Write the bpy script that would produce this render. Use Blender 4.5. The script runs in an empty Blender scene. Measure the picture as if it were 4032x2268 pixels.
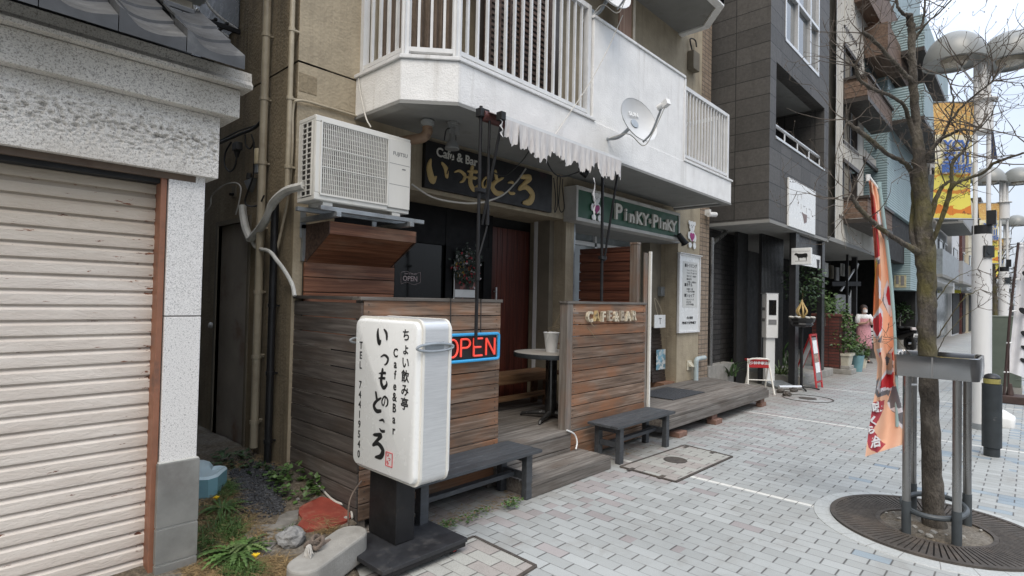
import bpy, bmesh, math, random
from mathutils import Vector, Matrix, noise
random.seed(7)
sc = bpy.context.scene
COL = sc.collection
rad = math.radians
# ---------------------------------------------------------------- camera
CAM_H = 1.6
YAW, PITCH, ROLL = rad(42.973), rad(1.2213), rad(1.2054)
FPX, IMW, IMH = 2199.4, 4032.0, 2268.0          # focal length in pixels of the 4032 x 2268 photograph
FW = Vector((math.cos(PITCH)*math.cos(YAW), math.cos(PITCH)*math.sin(YAW), math.sin(PITCH)))
_r = Vector((math.sin(YAW), -math.cos(YAW), 0)); _u = _r.cross(FW)
RT = _r*math.cos(ROLL) + _u*math.sin(ROLL)
UP = -_r*math.sin(ROLL) + _u*math.cos(ROLL)
EYE = Vector((0, 0, CAM_H))
cam = bpy.data.cameras.new("camera"); camo = bpy.data.objects.new("camera", cam); COL.objects.link(camo)
cam.sensor_width = 36; cam.lens = FPX/IMW*36; cam.clip_end = 2000; cam.clip_start = .05
camo.matrix_world = Matrix(((RT.x, UP.x, -FW.x, 0), (RT.y, UP.y, -FW.y, 0), (RT.z, UP.z, -FW.z, CAM_H), (0, 0, 0, 1)))
sc.camera = camo
# ---------------------------------------------------------------- sky, sun, exposure (overcast)
SUN_EL, SUN_AZ = rad(52), rad(215)      # azimuth measured from +X anticlockwise: over the photographer's left shoulder
w = bpy.data.worlds.new("World"); sc.world = w; w.use_nodes = True
nt = w.node_tree; bg = nt.nodes["Background"]
sky = nt.nodes.new("ShaderNodeTexSky"); sky.sky_type = 'NISHITA'; sky.sun_disc = False
sky.sun_elevation = SUN_EL; sky.sun_rotation = rad(90) - SUN_AZ
sky.air_density = 1.0; sky.dust_density = 3.0; sky.ozone_density = 1.5
tc = nt.nodes.new("ShaderNodeTexCoord"); mp = nt.nodes.new("ShaderNodeMapping"); mp.inputs['Scale'].default_value = (1, 1, 2.5)
nz = nt.nodes.new("ShaderNodeTexNoise"); nz.inputs['Scale'].default_value = 2.2; nz.inputs['Detail'].default_value = 6
rp = nt.nodes.new("ShaderNodeValToRGB"); rp.color_ramp.elements[0].position = .25; rp.color_ramp.elements[1].position = .75
rp.color_ramp.elements[0].color = (.45, .45, .45, 1); rp.color_ramp.elements[1].color = (.9, .9, .9, 1)
mx = nt.nodes.new("ShaderNodeMix"); mx.data_type = 'RGBA'
mx.inputs[7].default_value = (6.85, 7.4, 8.3, 1)          # the overcast deck
nt.links.new(tc.outputs['Generated'], mp.inputs[0]); nt.links.new(mp.outputs[0], nz.inputs['Vector'])
nt.links.new(nz.outputs[0], rp.inputs[0]); nt.links.new(rp.outputs[0], mx.inputs[0])
nt.links.new(sky.outputs[0], mx.inputs[6])
# bright overhead; low sky darkened to stand in for unbuilt houses opposite
sp_ = nt.nodes.new("ShaderNodeSeparateXYZ"); nt.links.new(tc.outputs['Generated'], sp_.inputs[0])
ma = nt.nodes.new("ShaderNodeMath"); ma.operation = 'MULTIPLY_ADD'; ma.use_clamp = False; nt.links.new(sp_.outputs[2], ma.inputs[0]); ma.inputs[1].default_value = 1.5; mxx_ = nt.nodes.new("ShaderNodeMath"); mxx_.operation = 'MULTIPLY_ADD'; nt.links.new(sp_.outputs[0], mxx_.inputs[0]); mxx_.inputs[1].default_value = .34; mxx_.inputs[2].default_value = .10; nt.links.new(mxx_.outputs[0], ma.inputs[2])   # brighter along the open street; elsewhere dimmed in place of unbuilt far-side houses
mb_ = nt.nodes.new("ShaderNodeMath"); mb_.operation = 'MAXIMUM'; nt.links.new(ma.outputs[0], mb_.inputs[0]); mb_.inputs[1].default_value = .1
vm = nt.nodes.new("ShaderNodeVectorMath"); vm.operation = 'SCALE'; nt.links.new(mx.outputs[2], vm.inputs[0]); nt.links.new(mb_.outputs[0], vm.inputs['Scale'])
nt.links.new(vm.outputs[0], bg.inputs[0])
bg.inputs[1].default_value = .1
sun = bpy.data.lights.new("sun", 'SUN'); suno = bpy.data.objects.new("sun", sun); COL.objects.link(suno)
sun.energy = .9; sun.angle = rad(40); sun.color = (1, .91, .78)
suno.rotation_euler = Vector((math.cos(SUN_EL)*math.cos(SUN_AZ), math.cos(SUN_EL)*math.sin(SUN_AZ), math.sin(SUN_EL))).to_track_quat('Z', 'Y').to_euler()
sc.view_settings.view_transform = 'Standard'; sc.view_settings.look = 'None'; sc.view_settings.gamma = 1
sc.view_settings.exposure = 1.1
sc.cycles.use_denoising = True
sc.cycles.max_bounces = 6
# ---------------------------------------------------------------- pixel of the photograph -> point on a real plane
def ray(px, py): return RT*(px-IMW/2) - UP*(py-IMH/2) + FW*FPX
def PZ(px, py, z=0.): v = ray(px, py); return EYE + v*((z-CAM_H)/v.z)
def PY(px, py, Y): v = ray(px, py); return EYE + v*(Y/v.y)
def PX(px, py, X): v = ray(px, py); return EYE + v*(X/v.x)
def PV(px, py, p0):           # vertical plane through p0, facing the viewer's general direction
    n = Vector((math.cos(YAW), math.sin(YAW), 0)); v = ray(px, py); return EYE + v*((Vector(p0)-EYE).dot(n)/v.dot(n))
# ---------------------------------------------------------------- mesh helpers
def wloc(o):
    p = Vector((0, 0, 0))
    while o: p += o.location; o = o.parent
    return p
class MB:
    def __init__(s): s.v = []; s.f = []; s.m = []
    def add(s, vs, fs, m=0):
        b = len(s.v); s.v += [Vector(p) for p in vs]; s.f += [[b+i for i in f] for f in fs]; s.m += [m]*len(fs); return s
    def box(s, x0, x1, y0, y1, z0, z1, m=0):
        if x0 > x1: x0, x1 = x1, x0
        if y0 > y1: y0, y1 = y1, y0
        if z0 > z1: z0, z1 = z1, z0
        return s.add([(x0,y0,z0),(x1,y0,z0),(x1,y1,z0),(x0,y1,z0),(x0,y0,z1),(x1,y0,z1),(x1,y1,z1),(x0,y1,z1)],
              [(3,2,1,0),(4,5,6,7),(0,1,5,4),(1,2,6,5),(2,3,7,6),(3,0,4,7)], m)
    def obox(s, c, sx, sy, sz, M=None, m=0):
        M = M or Matrix.Identity(3); c = Vector(c); vs = []
        for z in (-1, 1):
            for x, y in ((-1,-1),(1,-1),(1,1),(-1,1)): vs.append(c + M @ Vector((x*sx/2, y*sy/2, z*sz/2)))
        return s.add(vs, [(3,2,1,0),(4,5,6,7),(0,1,5,4),(1,2,6,5),(2,3,7,6),(3,0,4,7)], m)
    def bar(s, a, b, wd, th, up=(0,0,1), m=0):
        a = Vector(a); b = Vector(b); d = (b-a); L = d.length; d.normalize(); u = Vector(up)
        if abs(d.dot(u)) > .99: u = Vector((1,0,0))
        sd = d.cross(u).normalized(); u = sd.cross(d)
        M = Matrix((d, sd, u)).transposed(); return s.obox((a+b)/2, L, wd, th, M, m)
    def poly(s, pts, m=0): return s.add(pts, [list(range(len(pts)))], m)
    def prism(s, pts, ext, m=0):
        n = len(pts); e = Vector(ext); ps = [Vector(p) for p in pts]
        nr = Vector((0,0,0))
        for i in range(n): nr += ps[i].cross(ps[(i+1) % n])
        if nr.dot(e) > 0: ps.reverse()
        return s.add(ps + [p+e for p in ps], [list(range(n)), list(range(2*n-1, n-1, -1))] + [((i+1) % n, i, n+i, n+(i+1) % n) for i in range(n)], m)
    def tube(s, pts, r, n=8, m=0, cap=True, flat=1.):
        pts = [Vector(p) for p in pts]; rs = r if isinstance(r, (list, tuple)) else [r]*len(pts)
        b = len(s.v); N = len(pts); prev = None
        for i, p in enumerate(pts):
            d = (pts[min(i+1, N-1)] - pts[max(i-1, 0)])
            if d.length < 1e-9: d = Vector((0,0,1))
            d.normalize()
            if prev is None:
                u = Vector((0,0,1)) if abs(d.z) < .9 else Vector((1,0,0)); u = (u - d*u.dot(d)).normalized()
            else:
                u = prev - d*prev.dot(d)
                u = u.normalized() if u.length > 1e-6 else d.orthogonal().normalized()
            prev = u; v = d.cross(u)
            for k in range(n):
                a = 2*math.pi*k/n; s.v.append(p + u*(math.cos(a)*rs[i]*flat) + v*(math.sin(a)*rs[i]))
        for i in range(N-1):
            for k in range(n):
                s.f.append([b+i*n+k, b+i*n+(k+1) % n, b+(i+1)*n+(k+1) % n, b+(i+1)*n+k]); s.m.append(m)
        if cap:
            s.f.append([b+k for k in range(n)][::-1]); s.m.append(m); s.f.append([b+(N-1)*n+k for k in range(n)]); s.m.append(m)
        return s
    def lathe(s, c, prof, n=24, m=0, ax=None, cap=True):
        c = Vector(c); b = len(s.v); N = len(prof); M = ax or Matrix.Identity(3)
        for (r, z) in prof:
            for k in range(n):
                a = 2*math.pi*k/n; s.v.append(c + M @ Vector((r*math.cos(a), r*math.sin(a), z)))
        for i in range(N-1):
            for k in range(n):
                s.f.append([b+i*n+k, b+i*n+(k+1) % n, b+(i+1)*n+(k+1) % n, b+(i+1)*n+k]); s.m.append(m)
        if cap and prof[0][0] > 1e-5: s.f.append([b+k for k in range(n)][::-1]); s.m.append(m)
        if cap and prof[-1][0] > 1e-5: s.f.append([b+(N-1)*n+k for k in range(n)]); s.m.append(m)
        return s
    def cyl(s, a, b, r, n=16, m=0): return s.tube([a, b], r, n, m)
    def build(s, name, mats, parent=None, smooth=False, bevel=0, seg=2, at=None, ang=35):
        me = bpy.data.meshes.new(name)
        if parent is not None: org = wloc(parent)
        elif at is not None: org = Vector(at)
        else:
            xs = [p.x for p in s.v]; ys = [p.y for p in s.v]
            org = Vector(((min(xs)+max(xs))/2, (min(ys)+max(ys))/2, min(p.z for p in s.v)))
        me.from_pydata([p-org for p in s.v], [], s.f)
        if not isinstance(mats, (list, tuple)): mats = [mats]
        for mt in mats: me.materials.append(mt)
        me.polygons.foreach_set('material_index', s.m)
        me.update()
        o = bpy.data.objects.new(name, me); COL.objects.link(o)
        if parent is not None: o.parent = parent
        else: o.location = org
        if smooth:
            me.polygons.foreach_set('use_smooth', [True]*len(me.polygons))
            try: me.set_sharp_from_angle(angle=rad(ang))
            except Exception: pass
        if bevel:
            b = o.modifiers.new('bevel', 'BEVEL'); b.width = bevel; b.segments = seg; b.limit_method = 'ANGLE'; b.angle_limit = rad(40); b.harden_normals = False
        return o
def tag(o, label=None, cat=None, group=None, kind=None):
    if label: o['label'] = label
    if cat: o['category'] = cat
    if group: o['group'] = group
    if kind: o['kind'] = kind
    return o
def thing(name, label, cat, loc=(0,0,0), group=None):
    o = bpy.data.objects.new(name, None); COL.objects.link(o); o.location = Vector(loc); o.empty_display_size = .2
    return tag(o, label, cat, group)
def copy_tree(o, dloc=None, parent=None):
    c = o.copy(); COL.objects.link(c)
    if parent: c.parent = parent
    if dloc is not None: c.location = o.location + Vector(dloc)
    for ch in list(o.children): copy_tree(ch, None, c)
    return c
def bez(pts, n=8):           # smooth Catmull-Rom through points
    P = [Vector(p) for p in pts]; P = [P[0]*2-P[1]] + P + [P[-1]*2-P[-2]]; out = []
    for i in range(1, len(P)-2):
        for k in range(n):
            t = k/n; a, b, c, d = P[i-1], P[i], P[i+1], P[i+2]
            out.append(.5*((2*b) + (c-a)*t + (2*a-5*b+4*c-d)*t*t + (3*b-a-3*c+d)*t**3))
    out.append(P[-2]); return out
FACE_Y = Matrix(((1,0,0),(0,0,-1),(0,1,0)))      # text on a face looking towards -Y (reads along +X)
FACE_X = Matrix(((0,0,-1),(-1,0,0),(0,1,0)))     # text on a face looking towards -X (reads along -Y)
def text_mesh(mb, body, size, pos, M, bold=0., depth=.004, align='CENTER', sx=1., m=0, valign='CENTER'):
    c = bpy.data.curves.new('t', 'FONT'); c.body = body; c.size = size; c.align_x = align; c.align_y = valign
    c.offset = bold*size; c.extrude = depth/2; c.resolution_u = 3
    o = bpy.data.objects.new('t', c); COL.objects.link(o)
    dg = bpy.context.evaluated_depsgraph_get(); me = bpy.data.meshes.new_from_object(o.evaluated_get(dg))
    p = Vector(pos); vs = [p + M @ Vector((v.co.x*sx, v.co.y, v.co.z)) for v in me.vertices]
    mb.add(vs, [list(f.vertices) for f in me.polygons], m)
    bpy.data.objects.remove(o); bpy.data.curves.remove(c); bpy.data.meshes.remove(me)
    return mb
# brush-written kana as tapering strokes in a unit square (x right, y down, width)
BRUSH = {
 'い': [[(.14,.08,.05),(.10,.4,.17),(.24,.78,.2),(.40,.62,.05)], [(.60,.10,.06),(.82,.3,.15),(.86,.62,.1)]],
 'っ': [[(.10,.40,.05),(.48,.26,.11),(.84,.42,.16),(.74,.7,.12),(.48,.84,.04)]],
 'も': [[(.50,.02,.12),(.42,.4,.16),(.40,.72,.17),(.6,.93,.16),(.84,.76,.12),(.82,.58,.04)], [(.2,.3,.06),(.78,.22,.12)], [(.16,.53,.06),(.74,.47,.12)]],
 'の': [[(.54,.2,.07),(.44,.68,.09),(.22,.84,.12),(.10,.52,.12),(.42,.14,.12),(.84,.32,.15),(.84,.7,.13),(.58,.92,.05)]],
 'と': [[(.32,.02,.12),(.44,.44,.14)], [(.82,.26,.07),(.38,.5,.13),(.2,.74,.17),(.44,.94,.17),(.84,.88,.12)]],
 'こ': [[(.22,.26,.06),(.62,.16,.14),(.78,.3,.06)], [(.28,.72,.06),(.5,.86,.14),(.88,.8,.14)]],
 'ろ': [[(.22,.14,.09),(.74,.08,.15),(.5,.3,.11),(.22,.54,.09),(.56,.42,.13),(.88,.6,.18),(.76,.86,.18),(.38,.96,.07)]],
}
def brush(mb, ch, size, pos, M, h=.003, m=0, wk=1.):
    p0 = Vector(pos)
    for st in BRUSH[ch]:
        c = bez([Vector((x-.5, .5-y, w)) for x, y, w in st], 7); n = len(c); vs = []; fs = []
        for i, q in enumerate(c):
            a, b = c[max(0, i-1)], c[min(n-1, i+1)]; d = Vector((b.x-a.x, b.y-a.y, 0)).normalized(); s_ = Vector((-d.y, d.x, 0))
            w_ = q.z*.5*wk*(1 if 0 < i < n-1 else .35); ctr = Vector((q.x, q.y, 0))
            for k, e in ((-1, 0), (-.7, h*.8), (0, h), (.7, h*.8), (1, 0)): vs.append(p0 + M @ ((ctr+s_*w_*k)*size + Vector((0, 0, e))))
        for i in range(n-1):
            for k in range(4): fs.append((i*5+k, (i+1)*5+k, (i+1)*5+k+1, i*5+k+1))
        mb.add(vs, fs, m)
    return mb
# ---------------------------------------------------------------- materials
class NT:
    def __init__(s, name):
        s.m = bpy.data.materials.new(name); s.m.use_nodes = True; s.t = s.m.node_tree
        s.b = s.t.nodes['Principled BSDF']; s.pos = s.t.nodes.new('ShaderNodeNewGeometry').outputs['Position']
    def n(s, typ, **kw):
        nd = s.t.nodes.new('ShaderNode'+typ)
        for k, v in kw.items(): setattr(nd, k, v)
        return nd
    def l(s, a, b): s.t.links.new(a, b)
    def val(s, sock, v):
        if hasattr(v, 'is_output'): s.l(v, sock)
        else: sock.default_value = v
    def math(s, op, a, b=0., c=None):
        nd = s.n('Math', operation=op); s.val(nd.inputs[0], a); s.val(nd.inputs[1], b)
        if c is not None: s.val(nd.inputs[2], c)
        return nd.outputs[0]
    def mapv(s, scale=(1,1,1), rot=(0,0,0), vec=None):
        nd = s.n('Mapping'); nd.inputs['Scale'].default_value = scale; nd.inputs['Rotation'].default_value = rot
        s.l(vec or s.pos, nd.inputs[0]); return nd.outputs[0]
    def noise(s, scale, detail=5, vec=None, rough=.55, dist=0):
        nd = s.n('TexNoise'); nd.inputs['Scale'].default_value = scale; nd.inputs['Detail'].default_value = detail
        nd.inputs['Roughness'].default_value = rough; nd.inputs['Distortion'].default_value = dist
        s.l(vec or s.pos, nd.inputs['Vector']); return nd.outputs[0]
    def ramp(s, fac, stops, const=False):
        nd = s.n('ValToRGB'); e = nd.color_ramp.elements
        if const: nd.color_ramp.interpolation = 'CONSTANT'
        while len(e) < len(stops): e.new(.5)
        for i, (p, c) in enumerate(stops):
            e[i].position = p; e[i].color = (c, c, c, 1) if isinstance(c, (int, float)) else (*c, 1)
        s.l(fac, nd.inputs[0]); return nd.outputs[0]
    def mix(s, fac, a, b, bt='MIX'):
        nd = s.n('Mix', data_type='RGBA', blend_type=bt); s.val(nd.inputs[0], fac)
        for i, v in ((6, a), (7, b)):
            if hasattr(v, 'is_output'): s.l(v, nd.inputs[i])
            else: nd.inputs[i].default_value = (*v, 1)
        return nd.outputs[2]
    def bump(s, h, strength=.3, dist=.01, nrm=None):
        nd = s.n('Bump'); nd.inputs['Strength'].default_value = strength; nd.inputs['Distance'].default_value = dist
        s.l(h, nd.inputs['Height'])
        if nrm: s.l(nrm, nd.inputs['Normal'])
        return nd.outputs[0]
    def out(s, col=None, rough=None, nrm=None, metal=None, spec=None):
        if col is not None: s.val(s.b.inputs['Base Color'], col if hasattr(col, 'is_output') else (*col, 1))
        if rough is not None: s.val(s.b.inputs['Roughness'], rough)
        if nrm is not None: s.l(nrm, s.b.inputs['Normal'])
        if metal is not None: s.val(s.b.inputs['Metallic'], metal)
        if spec is not None: s.val(s.b.inputs['Specular IOR Level'], spec)
        return s.m
def pm(name, col, var=.12, scale=6, rough=.7, metal=0, bump=0, bscale=60, bdist=.004, stain=None, sscale=3, sthr=(.55, .7), stretch=(1,1,1), isl=0, spec=None, rvar=.1):
    """painted / mineral surface: base colour with noise variation, fine bump, optional stains"""
    t = NT(name); v = t.mapv(stretch) if stretch != (1,1,1) else t.pos
    nz = t.noise(scale, 6, v)
    dk = tuple(c*(1-var) for c in col); lt = tuple(min(1, c*(1+var)) for c in col)
    c = t.ramp(nz, [(.3, dk), (.7, lt)])
    if isl:
        rn = t.n('NewGeometry').outputs['Random Per Island']
        c = t.mix(1, c, t.ramp(rn, [(0, 1-isl), (1, 1+isl*.6)]), 'MULTIPLY')
    if stain:
        c = t.mix(t.ramp(t.noise(sscale, 7, v, .65), [(sthr[0], 0.), (sthr[1], 1.)]), c, stain)
    n = t.bump(t.noise(bscale, 4), bump, bdist) if bump else None
    r = t.ramp(t.noise(scale*2.3, 4, v), [(.3, max(0, rough-rvar)), (.7, min(1, rough+rvar))])
    return t.out(c, r, n, metal, spec)
def wood(name, axis, cols, rough=.75, isl=.35, grain=1., wear=None, wthr=(.5,.7), bump=.35):
    """weathered boards: grain stretched along axis, every board its own tone"""
    t = NT(name); s = [34*grain]*3; s['XYZ'.index(axis)] = 1.6*grain
    ri = t.n('NewGeometry').outputs['Random Per Island']
    off = t.n('Vector' + 'Math', operation='ADD'); t.l(t.pos, off.inputs[0])
    cx = t.n('CombineXYZ'); k = t.math('MULTIPLY', ri, 37.0)
    for i in range(3): t.l(k, cx.inputs[i])
    t.l(cx.outputs[0], off.inputs[1]); vec = t.mapv(tuple(s), vec=off.outputs[0])
    g = t.noise(1, 7, vec, .62, .4)
    c = t.ramp(g, [(.28, cols[0]), (.5, cols[1]), (.72, cols[2])])
    if wear:
        s2 = [2.2]*3; s2['XYZ'.index(axis)] = .9
        msk = t.ramp(t.noise(1.6, 5, t.mapv(tuple(s2), vec=off.outputs[0]), .6), [(wthr[0], 0.), (wthr[1], 1.)])
        c = t.mix(msk, c, t.ramp(g, [(.3, tuple(x*.65 for x in wear)), (.7, wear)]))
    c = t.mix(1, c, t.ramp(ri, [(0, 1-isl), (1, 1+isl*.5)]), 'MULTIPLY')
    return t.out(c, rough, t.bump(g, bump, .004))
def streaky(name, col, dirt, rough=.8, bump=.5, bscale=55, amount=(.5, .72), sscale=1.2, bdist=.006, fine=.1, metal=0, blotch=True):
    """rendered or sheet wall: textured coat, run-down streaks and blotches of grime"""
    t = NT(name)
    c = t.ramp(t.noise(5, 6), [(.3, tuple(x*(1-fine) for x in col)), (.7, tuple(min(1, x*(1+fine)) for x in col))])
    st = t.ramp(t.noise(sscale, 6, t.mapv((9, 9, .55)), .65), [(amount[0], 0.), (amount[1], 1.)])
    if blotch: st = t.math('MULTIPLY', st, t.ramp(t.noise(1.1, 4), [(.35, .15), (.65, 1.)]))
    c = t.mix(st, c, dirt)
    n = None
    if bump:
        vo = t.n('TexVoronoi'); vo.inputs['Scale'].default_value = bscale; t.l(t.pos, vo.inputs['Vector'])
        h = t.math('ADD', t.noise(bscale*.6, 5), t.math('MULTIPLY', vo.outputs[0], .6)); n = t.bump(h, bump, bdist)
    return t.out(c, rough, n, metal)
def granite(name, base, speck, scale=170, rough=.75, bump=.4, chunk=0, dirt=None):
    t = NT(name)
    a = t.noise(scale, 3, None, .7); b = t.noise(scale*.45, 3, None, .6)
    c = t.ramp(a, [(.36, speck), (.46, base), (.62, tuple(min(1, x*1.15) for x in base))])
    c = t.mix(t.ramp(b, [(.33, .8), (.42, 0.)]), c, tuple(x*.8+.0 for x in speck))
    if dirt: c = t.mix(t.ramp(t.noise(1.6, 5), [(.42, 0.), (.75, .75)]), c, dirt)
    h = a
    if chunk:
        n2 = t.noise(chunk, 6, None, .6, .6); h = t.math('ADD', t.math('MULTIPLY', n2, 4.), t.math('MULTIPLY', a, .4))
        c = t.mix(t.ramp(n2, [(.34, .6), (.44, 0.)]), c, tuple(x*.5 for x in base))
    return t.out(c, rough, t.bump(h, bump, .012 if chunk else .003))
# ---------------------------------------------------------------- material library
M = {}
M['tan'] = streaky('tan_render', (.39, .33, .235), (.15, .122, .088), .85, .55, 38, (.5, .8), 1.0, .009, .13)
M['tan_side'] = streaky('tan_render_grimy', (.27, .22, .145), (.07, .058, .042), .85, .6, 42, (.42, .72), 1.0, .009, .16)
M['tan_in'] = pm('tan_render_recess', (.2, .175, .132), .12, 4, .85, bump=.3, bscale=50, stain=(.14, .12, .09), sthr=(.55, .8))  # tan lowered in the colour itself to deepen shade on recessed walls
M['white_coat'] = streaky('white_roller_coat', (.80, .795, .775), (.45, .42, .37), .8, .5, 75, (.54, .88), 1.3, .006, .07)
M['white_trim'] = pm('white_trim_paint', (.72, .72, .71), .08, 5, .6, stain=(.4, .37, .33), sthr=(.58, .75), stretch=(3,3,.8))
M['soffit'] = pm('grey_soffit_paint', (.24, .24, .228), .1, 3, .85, bump=.15, bscale=90, stain=(.14, .13, .115), sthr=(.58, .8))  # grey lowered in the colour to deepen the shade under the balcony
M['granite'] = granite('pale_granite', (.66, .645, .62), (.30, .29, .28), 230, .7, .3)
M['granite_rough'] = granite('split_granite', (.62, .595, .55), (.27, .25, .23), 150, .85, .6, 0, (.45, .405, .34))
M['granite_dirty'] = granite('weathered_granite', (.56, .53, .475), (.22, .2, .18), 170, .85, .5, 0, (.24, .215, .17))
M['grey_tile'] = pm('grey_stone_tile', (.2, .2, .185), .2, 7, .6, bump=.25, bscale=35, stain=(.13, .12, .11), sthr=(.5, .7))
M['mortar'] = pm('pale_mortar', (.42, .42, .39), .15, 20, .9)
M['tile_roof'] = pm('smoked_roof_tile', (.05, .052, .054), .3, 7, .5, bump=.2, bscale=30, stain=(.15, .15, .145), sscale=5, sthr=(.55, .78), isl=.25)
M['rust_frame'] = pm('red_oxide_steel', (.24, .105, .06), .2, 7, .6, stain=(.13, .07, .05), sscale=6)
M['dark_void'] = pm('dark_interior', (.012, .012, .012), .2, 3, .8)
M['old_concrete'] = pm('old_concrete', (.20, .19, .17), .25, 14, .9, bump=.7, bscale=60, stain=(.10, .09, .075), sscale=6, sthr=(.45, .65))
M['concrete'] = pm('concrete', (.30, .29, .265), .16, 9, .85, bump=.45, bscale=70, stain=(.2, .19, .17), sthr=(.5, .75))
M['galv'] = pm('galvanised_steel', (.33, .355, .37), .15, 9, .45, .6, stain=(.22, .22, .22))
M['alu'] = pm('brushed_aluminium', (.68, .685, .68), .08, 4, .42, .6, stretch=(2,2,30), rvar=.08)
M['alu_white'] = pm('white_painted_rail', (.66, .665, .66), .08, 6, .45, stain=(.4, .38, .35), sthr=(.62, .8))
M['black_metal'] = pm('black_metal', (.013, .013, .014), .3, 8, .5, spec=.35, stain=(.06, .045, .035), sscale=9, sthr=(.64, .75))
M['shop_black'] = pm('black_shop_joinery', (.006, .006, .0065), .3, 5, .55, spec=.2)
M['black_plastic'] = pm('black_plastic', (.015, .015, .016), .2, 8, .4)
M['white_plastic'] = pm('white_plastic', (.78, .785, .77), .03, 3, .35)
M['ac_white'] = pm('ivory_steel_casing', (.66, .65, .605), .05, 3, .4, stain=(.5, .47, .4), sthr=(.62, .85), stretch=(2,2,.7))
M['pvc'] = pm('ivory_pvc_pipe', (.42, .365, .265), .15, 4, .45, stain=(.25, .2, .14), sthr=(.52, .75))
M['pvc_grey'] = pm('grey_pvc_pipe', (.33, .34, .33), .1, 5, .45)
M['wrap'] = pm('white_pipe_wrap', (.66, .65, .60), .12, 12, .7, bump=.3, bscale=40)
M['cable'] = pm('black_cable', (.02, .02, .02), .2, 10, .6)
M['cable_w'] = pm('pale_cable', (.55, .53, .48), .1, 10, .6)
M['deck_x'] = wood('grey_deck_boards', 'X', ((.07,.06,.05), (.165,.148,.13), (.28,.26,.235)), .85, .35, 1, (.13,.105,.085))
M['fence_x'] = wood('weathered_cedar_boards', 'X', ((.055,.036,.025), (.185,.122,.083), (.35,.27,.21)), .8, .45, 1.15, (.31,.145,.072), (.46,.62))
M['fence_y'] = wood('grey_fence_boards', 'Y', ((.04,.033,.029), (.09,.077,.068), (.165,.147,.132)), .8, .4, 1.1, (.085,.06,.045))
M['red_y'] = wood('red_stained_boards', 'Y', ((.035,.012,.008), (.11,.035,.019), (.2,.075,.04)), .6, .35, 1, (.16,.09,.06), (.55,.75))
M['red_x'] = wood('red_cedar_boards', 'X', ((.07,.026,.014), (.22,.085,.04), (.40,.18,.095)), .55, .25, 1, (.42,.25,.16), (.5,.75))
M['red_door'] = wood('mahogany_door', 'Z', ((.03,.008,.005), (.085,.02,.012), (.14,.036,.02)), .45, .2, 1.)
M['post'] = wood('grey_timber_post', 'Z', ((.10,.085,.072), (.2,.175,.15), (.32,.29,.26)), .8, .2, 1, (.28,.16,.1), (.5,.75))
M['bench_wood'] = wood('brown_bench_wood', 'X', ((.09,.045,.022), (.2,.11,.055), (.3,.18,.1)), .6, .2, 1)
M['lattice'] = wood('dark_lattice_wood', 'X', ((.03,.017,.012), (.085,.05,.035), (.14,.09,.065)), .7, .3, 1)
M['bench_paint'] = pm('charcoal_bench_paint', (.055, .06, .066), .25, 8, .6, bump=.3, bscale=60, stain=(.14, .145, .15), sscale=10, sthr=(.62, .75), stretch=(.6,4,4), isl=.25)
M['glass'] = pm('dark_shop_glass', (.010, .0105, .011), .3, 2, .05, spec=.4, rvar=.02)
M['glass_sky'] = pm('reflective_window', (.06, .075, .085), .15, 1.5, .04, spec=1., rvar=.02)
M['curtain'] = pm('brown_curtain', (.15, .112, .082), .3, 9, .9, stretch=(9,9,.4), bump=.5, bscale=14, bdist=.03)
M['curtain_w'] = pm('pale_curtain', (.45, .41, .36), .2, 9, .9, stretch=(9,9,.4))
M['gold'] = pm('gold_lettering', (.5, .36, .15), .2, 9, .5)
M['cream_letter'] = pm('cream_letter', (.62, .6, .54), .12, 12, .6)
M['sign_black'] = pm('black_sign_board', (.006, .0055, .006), .4, 5, .5, stain=(.09, .015, .03), sscale=2.2, sthr=(.6, .75))
M['pinky_green'] = pm('green_sign_board', (.022, .085, .048), .12, 3, .5)
M['sign_frame'] = pm('pale_sign_frame', (.46, .45, .42), .15, 6, .55)
M['magenta'] = pm('magenta_paint', (.38, .045, .2), .08, 9, .5)
M['acryl'] = pm('white_acrylic_panel', (.80, .81, .795), .02, 3, .25)
M['ink'] = pm('black_ink', (.012, .012, .012), .1, 9, .5)
M['ink_grey'] = pm('grey_print', (.2, .2, .2), .15, 9, .6)
M['seal_red'] = pm('red_seal_ink', (.5, .04, .05), .1, 9, .5)
M['fabric_white'] = pm('tattered_white_canvas', (.58, .56, .545), .12, 9, .9, bump=.3, bscale=60, stain=(.4, .36, .345), sthr=(.5, .75), stretch=(6,6,1))
M['maroon'] = pm('maroon_roller', (.10, .035, .032), .2, 8, .6)
M['dish'] = pm('pale_dish_paint', (.55, .56, .56), .06, 5, .4, stain=(.42, .41, .39), sthr=(.55, .8))
M['dark_tile'] = None
M['brown_tile'] = None
M['stainless'] = pm('stainless_steel', (.30, .295, .29), .12, 3, .17, 1., rvar=.06)
M['steel_grey'] = pm('grey_steel_tube', (.30, .295, .285), .1, 5, .3, .9, stretch=(1,1,.3))
M['char_paint'] = pm('charcoal_post_paint', (.03, .036, .04), .2, 9, .5, bump=.1, stain=(.12, .12, .12), sscale=12, sthr=(.66, .74))
M['pole_white'] = pm('white_pole_paint', (.72, .72, .71), .05, 4, .45, stain=(.5, .49, .46), sthr=(.6, .85), stretch=(3,3,.5))
M['cabinet'] = pm('green_grey_cabinet', (.125, .15, .12), .08, 5, .55, stain=(.16, .18, .15))
M['iron'] = pm('cast_iron', (.075, .066, .058), .3, 20, .75, .2, bump=.4, bscale=80, stain=(.13, .105, .085), sthr=(.5, .7))
M['cow'] = pm('plain_black_print', (.01, .01, .01), .1, 9, .5)
M['terracotta_pot'] = pm('cream_planter', (.55, .52, .42), .12, 9, .7)
M['blue_pot'] = pm('pale_blue_glaze', (.17, .33, .37), .12, 6, .4)
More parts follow.
